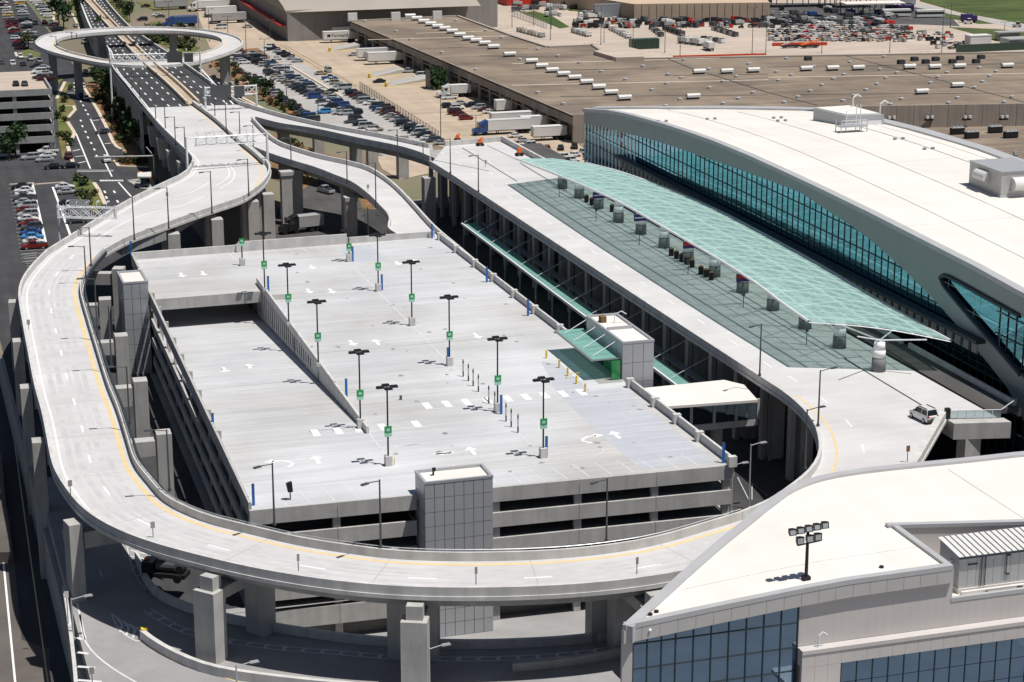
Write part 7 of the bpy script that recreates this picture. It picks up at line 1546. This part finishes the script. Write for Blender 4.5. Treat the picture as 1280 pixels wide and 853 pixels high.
# blue posts
bp = [((237.5, 490), 'beside the ramp left wall, far one', 0), ((266.5, 541), 'beside the ramp left wall, near one', 0), ((433, 497), 'right of the ramp wall', GZ), ((560, 457), 'by the lamp at the far end of the marker posts', GZ), ((626.5, 518), 'by the lamp within the marker posts', GZ), ((683, 571), 'by the lamp on the right front', GZ), ((335.5, 365), 'at the far corner of the ramp', GZ), ((441, 327), 'farthest, by the rear lamp', GZ), ((477.5, 363), 'by the lamp in the right file', GZ), ((608.5, 353), 'on the right parapet, middle', GZ), ((660, 395), 'on the right parapet behind the lobby', GZ), ((904, 579), 'at the front right corner', GZ), ((540, 298), 'at the rear right corner', GZ), ((164, 320), 'at the rear left corner', GZ), ((317, 632), 'at the front left corner', GZ)]
for px, lab, z in bp:
    if z == 0: z = rampz(at(px[0], px[1], 11).y-214)
    p = at(px[0], px[1], z); t = thing('blue_post', 'tall slim blue post '+lab, 'post', p, 0, 'blue posts on the garage deck'); kid('post', MB().box(-.15, .15, -.1, .1, 0, 2.5).mesh('post', 'blue'), t); kid('cap', MB().box(-.16, .16, -.1, .1, 2.5, 2.6).mesh('cap', 'pole'), t)
for k, px in enumerate(((579, 471), (585.5, 476.5), (591.5, 483), (598, 490), (611, 504.5), (618.5, 512), (632.5, 527), (639, 534), (647.5, 541))):
    p = at(*px, GZ); t = thing('marker_post', f'thin grey marker post, {ORD[k]} from the far end of the line', 'post', p, 0, 'grey marker posts on the garage deck'); kid('tube', MB().tube((0, 0, 0), (0, 0, 2.5), .09, n=8).mesh('tube', 'unit'), t); kid('band', MB().tube((0, 0, 1.9), (0, 0, 2.3), .1, n=8).tube((0, 0, 0), (0, 0, .8), .1, n=8).mesh('band', 'black'), t)
for k, px in enumerate(((683, 448), (699, 460), (709.5, 470), (720.5, 480), (731.5, 490))):
    p = at(*px, GZ); t = thing('yellow_bollard', f'yellow bollard by the lobby entrance, {ORD[k]} from the far end', 'bollard', p, 0, 'yellow bollards by the lobby'); kid('post', MB().tube((0, 0, 0), (0, 0, 1.15), .13, n=10).mesh('post', 'ypost'), t); kid('cap', MB().tube((0, 0, 1.15), (0, 0, 1.25), .13, .05, n=10).mesh('cap', 'ypost'), t)
p = at(716, 473, GZ); m = MB(); m.tube((p.x-.9, p.y, 12.7), (p.x+.9, p.y, 12.7), .04); m.tube((p.x-.9, p.y, GZ), (p.x-.9, p.y, 12.7), .04); m.tube((p.x+.9, p.y, GZ), (p.x+.9, p.y, 12.7), .04); o = m.build('cycle_rack', 'ypost'); tag(o, 'low yellow rail between the yellow bollards', 'rail')
p = at(499, 581, GZ); m = MB(); m.tube((p.x-.6, p.y, GZ), (p.x-.6, p.y, GZ+.9), .05); o = m.build('yellow_marker', 'ypost'); tag(o, 'thin yellow marker right of the front deck lamp base', 'post')
p = at(363, 625, GZ); t = thing('hooded_sign', 'black hooded sign post near the garage front left corner', 'sign', p); kid('post', MB().tube((0, 0, 0), (0, 0, 1.6), .08).mesh('post', 'pole'), t); kid('hood', MB().add([(-.3, -.25, 1.0), (.3, -.25, 1.0), (.3, .25, 1.2), (-.3, .25, 1.2), (-.45, -.25, 2.0), (.2, -.25, 2.2), (.2, .25, 2.2), (-.45, .25, 2.0)], [(0, 3, 2, 1), (4, 5, 6, 7), (0, 1, 5, 4), (1, 2, 6, 5), (2, 3, 7, 6), (3, 0, 4, 7)]).mesh('hood', 'black'), t)
for px, lab in (((501, 500), 'small meter box right of the ramp wall lamp'),):
    p = at(*px, GZ); m = MB(); m.box(p.x-.15, p.x+.15, p.y-.1, p.y+.1, GZ, GZ+.6); o = m.build('meter_box', 'pole'); tag(o, lab, 'box')
# small road signs seen from behind
for px, yt, z, lab in (((36, 412), 401, 13.2, 'small square sign on the outer parapet at the left bend'), ((88.5, 622), 598, 13.2, 'small square sign on the outer parapet at the lower left'), ((191.5, 672), 650, DZ, 'small square sign on the loop below the lower left bend'), ((373, 714), 690, 13.2, 'thin dark sign post on the outer parapet, front left'), ((595, 731), 706, 13.2, 'thin dark sign post on the outer parapet, front middle'), ((796, 718), 694, 13.2, 'thin sign post on the outer parapet near the wing roof'), ((209, 250), 240, DZ, 'small grey sign on the merging lane'), ((460, 240), 235, 10.6, 'tiny grey sign on the down ramp'), ((607, 209), 202, DZ, 'small grey box sign on the departures deck'), ((1134, 578), 555, DZ, 'dark red sign beside the outer barrier of the bend'), ((86, 790), 733, SZ, 'white square sign box at the lower left beside the tall pier'), ((117, 880), 828, SZ, 'grey box sign at the bottom edge on the left'), ((961, 585), 568, .1, 'small sign at the foot of the footbridge piers'), ((1003, 585), 555, 5, 'flat grey sign under the inner bend')):
    p = at(px[0], px[1], z); h = hgt(px[0], px[1], yt, z); t = thing('road_sign', lab, 'road sign', p, 0, None); w_ = .24
    if 'thin' in lab: w_ = .14
    kid('post', MB().tube((0, 0, 0), (0, 0, h-.2), .05).mesh('post', 'pole'), t); kid('panel', MB().box(-w_, w_, -.08, -.05, h-.75, h).mesh('panel', 'sign_back' if 'dark red' not in lab and 'white' not in lab else ('mulch' if 'dark red' in lab else 'hvac')), t)
for px, z in (((134, 203), 0), ((185, 226), 0), ((188, 222), 0)):
    pass
# ---- sign gantries
def gantry(a, b, za, base_a, base_b, lab, signs=(), h=1.7, truss=(0, 1), mat='wsteel', lights=6):
    A_, B_ = at(a[0], a[1], za), at(b[0], b[1], za); t = thing('sign_gantry', lab, 'sign gantry', (A_.x, A_.y, 0)); d = (B_-A_); L_ = d.length; d.normalize(); n1 = Vector((d.y, -d.x, 0)); z = Vector((0, 0, 1))
    for P_, zb in ((A_, base_a), (B_, base_b)):
        if zb is None: continue
        m = MB(); m.tube((P_.x, P_.y, zb), (P_.x, P_.y, za+.3), .30, .24, n=10); m.build('gantry_post', mat, t)
    m = MB(); s0, s1 = truss; T0, T1 = A_+d*L_*s0, A_+d*L_*s1
    for off in (n1*.5, -n1*.5):
        for zz in (0, -h): m.tube(T0+off+z*zz, T1+off+z*zz, .09, n=5)
        n = max(3, int(L_*(s1-s0)/1.9))
        for k in range(n): p, q = T0.lerp(T1, k/n)+off, T0.lerp(T1, (k+1)/n)+off; m.tube(p, q-z*h, .06, n=4); m.tube(p-z*h, q, .06, n=4); m.tube(p, p-z*h, .06, n=4)
    for k in range(n+1): p = T0.lerp(T1, k/n); m.tube(p+n1*.5, p-n1*.5, .05, n=4)
    if s0 > 0 or s1 < 1: m.tube(A_, B_, .09, n=5); m.tube(A_-z*h, B_-z*h, .07, n=5)
    m.build('truss', mat, t)
    for s0_, s1_, hh, mt in signs:
        p, q = A_+d*L_*s0_, A_+d*L_*s1_; m = MB(); m.beam([p-n1*.62, q-n1*.62], [p-n1*.56, q-n1*.56], -h-.5, -h-.5+hh) if False else m.beam([p+n1*.62, q+n1*.62], [p+n1*.7, q+n1*.7], -h-.4, -h-.4+hh); m.build('sign_panel', mt, t)
    for k in range(lights):
        p = A_+d*L_*(.15+.7*k/max(1, lights-1)); m = MB(); m.tube(p, p+z*.8, .05, n=4); m.tube(p+z*.8, p+z*.85-n1*1.2, .05, n=4); m.box(p.x-n1.x*1.2-.25, p.x-n1.x*1.2+.25, p.y-n1.y*1.2-.15, p.y-n1.y*1.2+.15, p.z+.75, p.z+.95); m.build('sign_light', mat, t)
gantry((72, 258.5), (144, 260), DZ+5.3, 0, DZ+3.3, 'white truss sign gantry at the outer edge of the upper left bend', [], h=1.9, lights=5)
t = bpy.data.objects.get('sign_gantry')
m = MB(); A_, B_ = at(87, 258.5, DZ+5.3), at(112, 259, DZ+5.3)
m.beam([A_+Vector((0, .6, 0)), B_+Vector((0, .6, 0))], [A_+Vector((0, .68, 0)), B_+Vector((0, .68, 0))], -2.4, 1.2); m.build('sign_panel', 'unit', t)
gantry((232.5, 173), (333.5, 167), DZ+6.4, DZ, DZ, 'long white truss gantry spanning both carriageways of the concrete deck', [], truss=(.12, .88), lights=8)
gantry((137, 69), (250, 66), 17.6, 0, 8, 'white truss sign gantry in front of the ring ramp', [(.63, .80, 2.9, 'pole'), (.82, .92, 2.5, 'pole')], truss=(0, .62), lights=8, h=2.0)
gantry((256, 110), (320, 107), 17.8, 10, 0, 'sign gantry with dark panels right of the asphalt highway', [(.10, .50, 3.0, 'pole'), (.56, .76, 2.6, 'pole')], truss=(0, 1), lights=6, h=2.0)
p = at(152, 195, 4); m = MB(); a_, b_ = at(118, 196.5, 6), at(192, 195, 6); m.tube(a_, b_, .18, n=6); m.tube((b_.x, b_.y, 0), b_, .2); m.tube(b_, at(183, 184, 6.5), .12); o = m.build('signal_mast', 'unit'); tag(o, 'grey signal mast with long arm over the lower left junction', 'signal mast')
for k, px in enumerate(((176, 228), (188.5, 228))): p = at(*px); m = MB(); m.box(p.x-.4, p.x+.4, p.y-.4, p.y+.4, 0, 2.4); o = m.build('yellow_cabinet', 'ypost'); tag(o, ['yellow cabinet left of the kiosk below the upper deck', 'yellow cabinet right of the kiosk below the upper deck'][k], 'cabinet')
P = ats([(172, 217), (189, 216), (189, 222), (172, 222)], 2.6); t = thing('toll_kiosk', 'small white-roofed kiosk beside the road below the upper deck', 'kiosk', at(180, 222)); m = MB(); m.slab([(q.x, q.y) for q in P], 2.5, 2.8); m.build('roof', 'hvac', t); c = sum(P, Vector())/4; m = MB(); m.box(c.x-1, c.x+1, c.y-1, c.y+1, 0, 2.5); m.build('booth', 'glass_dk', t)
flat('kiosk_island', ats([(158, 226), (190, 222), (196, 238), (175, 236)]), .12, 'lot')
# small grey cabinets among the ramps
p = at(437, 247, 6)
# fences
def fence(P, h, lab, mat='sign_back', step=3.0):
    Q = catmull(P, step) if len(P) > 2 else [P[0].lerp(P[1], i/max(1, int((P[1]-P[0]).length/step))) for i in range(int((P[1]-P[0]).length/step)+1)]
    t = thing('fence', lab, 'fence', Q[0]); pm = MB(); pm.box(-.07, .07, -.07, .07, 0, h); pme = pm.mesh('post', mat)
    for q in Q: inst('post', pme, t, q)
    m = MB()
    for a, b in zip(Q[:-1], Q[1:]):
        for zz in (.2, h*.5, h-.05): m.tube(a+Vector((0, 0, zz)), b+Vector((0, 0, zz)), .05, n=4, cap=False)
        for k in range(6): c = a.lerp(b, k/6); m.tube(c, c+Vector((0, 0, h)), .025, n=3, cap=False)
    m.build('rails', mat, t)
fence(ats([(450, 113), (548, 176)]), 2.6, 'brown wire fence between the car park and the truck yard', 'wh_wall')
fence(ats([(640, 20), (668, 30), (683, 36)]), 2.6, 'wire fence at the top left of the apron')
for k, (a, b, lab) in enumerate((((415, 64), (452, 60), 'far yellow-edged dock ramp'), ((465, 97), (502, 92), 'middle yellow-edged dock ramp'), ((486, 108), (545, 101), 'near yellow-edged dock ramp'))):
    P = ats([a, b]); t = thing('dock_ramp', lab+' beside the trailers', 'ramp', P[0]); m = MB(); q0, q1 = P; wd = Vector((0, 7, 0))
    m.add([q0, q1+Vector((0, 0, 1.2)), q1+wd+Vector((0, 0, 1.2)), q0+wd, q1, q1+wd], [(0, 1, 2, 3), (0, 4, 1), (3, 2, 5), (1, 4, 5, 2)]); m.build('slope', 'lot', t)
    m = MB(); line_mark(m, [q0+Vector((-3, -1.2, .03)), q1+Vector((0, -1.2, .03))], .5, .01); m.box(q0.x-1, q0.x-.4, q0.y-1, q0.y+1, 0, 1.2); m.build('yellow_edge', 'ypost', t)
hb = thing('ivy_hedge', 'dark ivy covered screen standing by the warehouse dock wall', 'hedge', at(560, 108))
# kerb strips of the lot
wall_run(ats([(367, 84), (430, 122)]), .8, 0, .3, 'kerb', 'kerb', None, kind='structure'); wall_run(ats([(296, 122), (345, 145)]), .6, 0, .2, 'kerb', 'kerb', None, kind='structure')
m = MB()
for l in (((350, 56), (440, 112)), ((355, 56), (445, 108)), ((440, 108), (560, 105)), ((345, 78), (420, 76)), ((500, 143), (620, 138)), ((520, 155), (600, 152))): line_mark(m, [at(*l[0]), at(*l[1])], .3, .03)
m.build('yard_joint', 'mulch', kind='structure')
m = MB()
for l in (((440, 106), (500, 105)), ((500, 110), (545, 108)), ((420, 56), (452, 55)), ((560, 151), (610, 149)), ((450, 50), (380, 53))): line_mark(m, [at(*l[0]), at(*l[1])], .35, .035)
m.build('yard_lines', 'yellow', kind='structure')
# wall-mounted people/benches beneath the canopy
for k, (a, n) in enumerate((((733, 253), 3), ((839, 320), 5), ((876, 343), 3), ((765, 265), 2))):
    for i in range(n):
        p = at(a[0]+i*6.5, a[1]+i*3.6, DZ+.15); t = thing('waste_bin', f'small dark bin, {ORD[i]} from the far end of {["the first", "the long middle", "the third", "the second"][k]} group under the canopy', 'bin', p, 0, 'dark bins under the canopy')
        kid('bin_body', MB().tube((0, 0, 0), (0, 0, 1.3), .42, .45, n=10).mesh('bin_body', 'black'), t); kid('lid', MB().tube((0, 0, 1.3), (0, 0, 1.5), .45, .2, n=10).mesh('lid', 'mulch'), t)
for k, px in enumerate(((699, 247), (745, 277), (799, 307), (860, 343), (929, 385), (1008, 431))):
    p = at(*px, DZ+.15); t = thing('flag_sign', f'thin dark kerb sign post, {ORD[k]} from the far end of the deck', 'sign post', p, 0, 'thin sign posts along the deck'); kid('post', MB().tube((0, 0, 0), (0, 0, 2.6), .06).mesh('post', 'pole'), t); kid('panel', MB().box(-.25, .25, -.03, .03, 1.9, 2.6).mesh('panel', 'pole'), t)

# ================================================================== VEGETATION
rt = random.Random(3)
def crown_mesh(rad, ht, n, mat, seed):
    r = random.Random(seed); m = MB(); lobes = [(r.uniform(-.45, .45)*rad, r.uniform(-.45, .45)*rad, r.uniform(.25, .85)*ht, r.uniform(.45, .75)*rad) for _ in range(7)]
    for _ in range(n):
        lx, ly, lz, lr = r.choice(lobes); d = Vector((r.gauss(0, 1), r.gauss(0, 1), r.gauss(0, 1))).normalized()*lr*r.uniform(.65, 1.08); c = Vector((lx, ly, lz))+d
        if c.z < .12*ht: c.z = .12*ht
        u = Vector((r.gauss(0, 1), r.gauss(0, 1), r.gauss(0, .6))).normalized(); v_ = u.cross(Vector((r.gauss(0, 1), r.gauss(0, 1), r.gauss(0, 1)))).normalized(); s = r.uniform(.16, .34)*(.5+rad*.28)
        m.add([c-u*s-v_*s*.6, c+u*s-v_*s*.6, c+u*s*.8+v_*s*.7, c-u*s*.7+v_*s*.6], [(0, 1, 2, 3)])
    return m.mesh('crown', mat)
CR = [crown_mesh(2.0, 4.2, 270, mt, i) for i, mt in enumerate(('leaf', 'leaf', 'leaf2', 'leaf3', 'leaf2'))]
SR = [crown_mesh(1.2, 1.5, 170, mt, 20+i) for i, mt in enumerate(('leaf', 'leaf2', 'leaf3', 'leaf2'))]
def trunk_mesh():
    m = MB(); m.tube((0, 0, -.1), (.05, 0, 1.6), .16, .11, n=6); m.tube((.05, 0, 1.5), (.7, .3, 2.9), .08, .03, n=5); m.tube((.05, 0, 1.4), (-.6, .2, 2.8), .08, .03, n=5); m.tube((.05, 0, 1.6), (.1, -.5, 3.3), .08, .03, n=5); return m.mesh('trunk', 'bark')
TR = trunk_mesh()
def tree(px, s, v, lab, grp, z=0):
    t = thing('tree', lab, 'tree', at(px[0], px[1], z), rt.uniform(0, 6), grp); t.scale = (s, s, s*rt.uniform(.85, 1.2)); kid('trunk', TR, t); kid('crown', CR[v], t, (0, 0, 1.0))
def shrub(px, s, v, lab, grp, z=0):
    o = inst('shrub', SR[v], None, at(px[0], px[1], z), rt.uniform(0, 6), (s, s, s*rt.uniform(.7, 1.2))); tag(o, lab, 'shrub', grp)
for k in range(27):
    f = k/26; px = (121+f*52+rt.uniform(-2.5, 2.5), 104+f*82+rt.uniform(-2, 2)); tree(px, rt.uniform(.9, 1.35), rt.choice([0, 0, 1, 2]), f'dark green tree beside the highway wall, {ORD[26-k]} from the near end', 'trees along the highway wall')
for k in range(44):
    f = rt.random(); px = (112+f*40+rt.uniform(0, 16), 108+f*80+rt.uniform(-4, 4)); shrub(px, rt.uniform(.5, .9), rt.choice([1, 2, 2, 3]), 'low reddish shrub on the mulched slope', 'shrubs on the mulched slope', .14)
tree((20, 197), 1.75, 0, 'big round green tree in front of the far parking garage', None); tree((12, 200), 1.3, 1, 'small dark tree left of the big round tree', None); tree((74, 32), 2.0, 0, 'dark green tree beside the far left lot', None); tree((80, 36), 1.7, 1, 'green tree right of the far left lot, nearer the ring ramp', None)
tree((97, 22), 1.6, 1, 'dark tree between the left street and the white wall', None); tree((36, 62), 1.3, 2, 'olive tree on the island in the far left lot', None)
for k, px in enumerate(((88, 112), (80, 128), (73, 148), (82, 152), (76, 170), (88, 182), (83, 175), (78, 140), (96, 226), (104, 232), (117, 245), (110, 255), (100, 244))): shrub(px, rt.uniform(.8, 1.5), rt.choice([0, 1, 3]), 'small shrub on the grass verge beside the left street', 'shrubs on the left verges', .14)
for k in range(13): shrub((150+k*2.6, 203+rt.uniform(-3, 3)), rt.uniform(.6, 1.1), rt.choice([0, 2, 2]), f'dark low shrub, {ORD[k]} from the left on the red planted bed', 'shrubs on the red planted bed', .14)
for k in range(40):
    f = rt.random(); px = (262+f*112+rt.uniform(-5, 5), 76+f*70+rt.uniform(-2, 8)); (tree if rt.random() < .3 else shrub)(px, rt.uniform(.6, 1.0), rt.choice([0, 1, 2]), 'bushy plant on the bank between highway and car park', 'plants on the bank by the car park')
for k in range(26): shrub((182+k*2.3+rt.uniform(-3, 3), 46+k*.5+rt.uniform(-3, 6)), rt.uniform(.9, 1.9), rt.choice([0, 1, 3]), f'dark shrub, {ORD[k]} from the left of the row inside the ring ramp', 'shrubs inside the ring ramp')
for k in range(9): tree((186+k*7, 46+rt.uniform(0, 14)), rt.uniform(.8, 1.3), rt.choice([0, 0, 2]), f'small tree, {ORD[k]} from the left inside the ring ramp', 'trees inside the ring ramp')
for k in range(12): tree((124+rt.uniform(-3, 4)+k*.3, 46+k*2.3), rt.uniform(.8, 1.2), 0, f'dark tree inside the ring against the highway wall, {ORD[k]} from the far end', 'trees by the highway wall inside the ring')
for k in range(22): shrub((352+k*3.2+rt.uniform(-4, 4), 172+k*2.2+rt.uniform(-6, 10)), rt.uniform(.6, 1.2), rt.choice([0, 3, 2]), f'shrub, {ORD[k]} from the left on the red mulch below the ramps', 'shrubs below the ramps')
for k in range(7): tree((372+k*9, 232+rt.uniform(-12, 6)), rt.uniform(.8, 1.1), 0, f'dark tree, {ORD[k]} from the left in the shade below the ramps', 'trees below the ramps')
for k in range(10): tree((140+k*2.5, 4+k*2.6), rt.uniform(.8, 1.3), rt.choice([0, 2]), f'tree on the verge right of the highway, {ORD[k]} from the far end', 'trees right of the highway')
# ivy screen beside docks
m = MB(); p0 = at(548, 112); 
for _ in range(500): c = Vector((p0.x+rt.uniform(-2, 2.5), p0.y+rt.uniform(-2, 6), rt.uniform(0, 6.0))); s = rt.uniform(.2, .5); m.add([c+Vector((-s, rt.uniform(-.3, .3), -s)), c+Vector((s, rt.uniform(-.3, .3), -s)), c+Vector((s, .2, s)), c+Vector((-s, -.2, s))], [(0, 1, 2, 3)])
m.build('ivy', 'leaf', hb); m = MB(); m.box(p0.x-2.6, p0.x-2.4, p0.y, p0.y+5, 0, 5.5); m.box(p0.x+2.4, p0.x+2.6, p0.y, p0.y+5, 0, 5.5); m.build('frame', 'pole', hb)
bpy.context.view_layer.update()
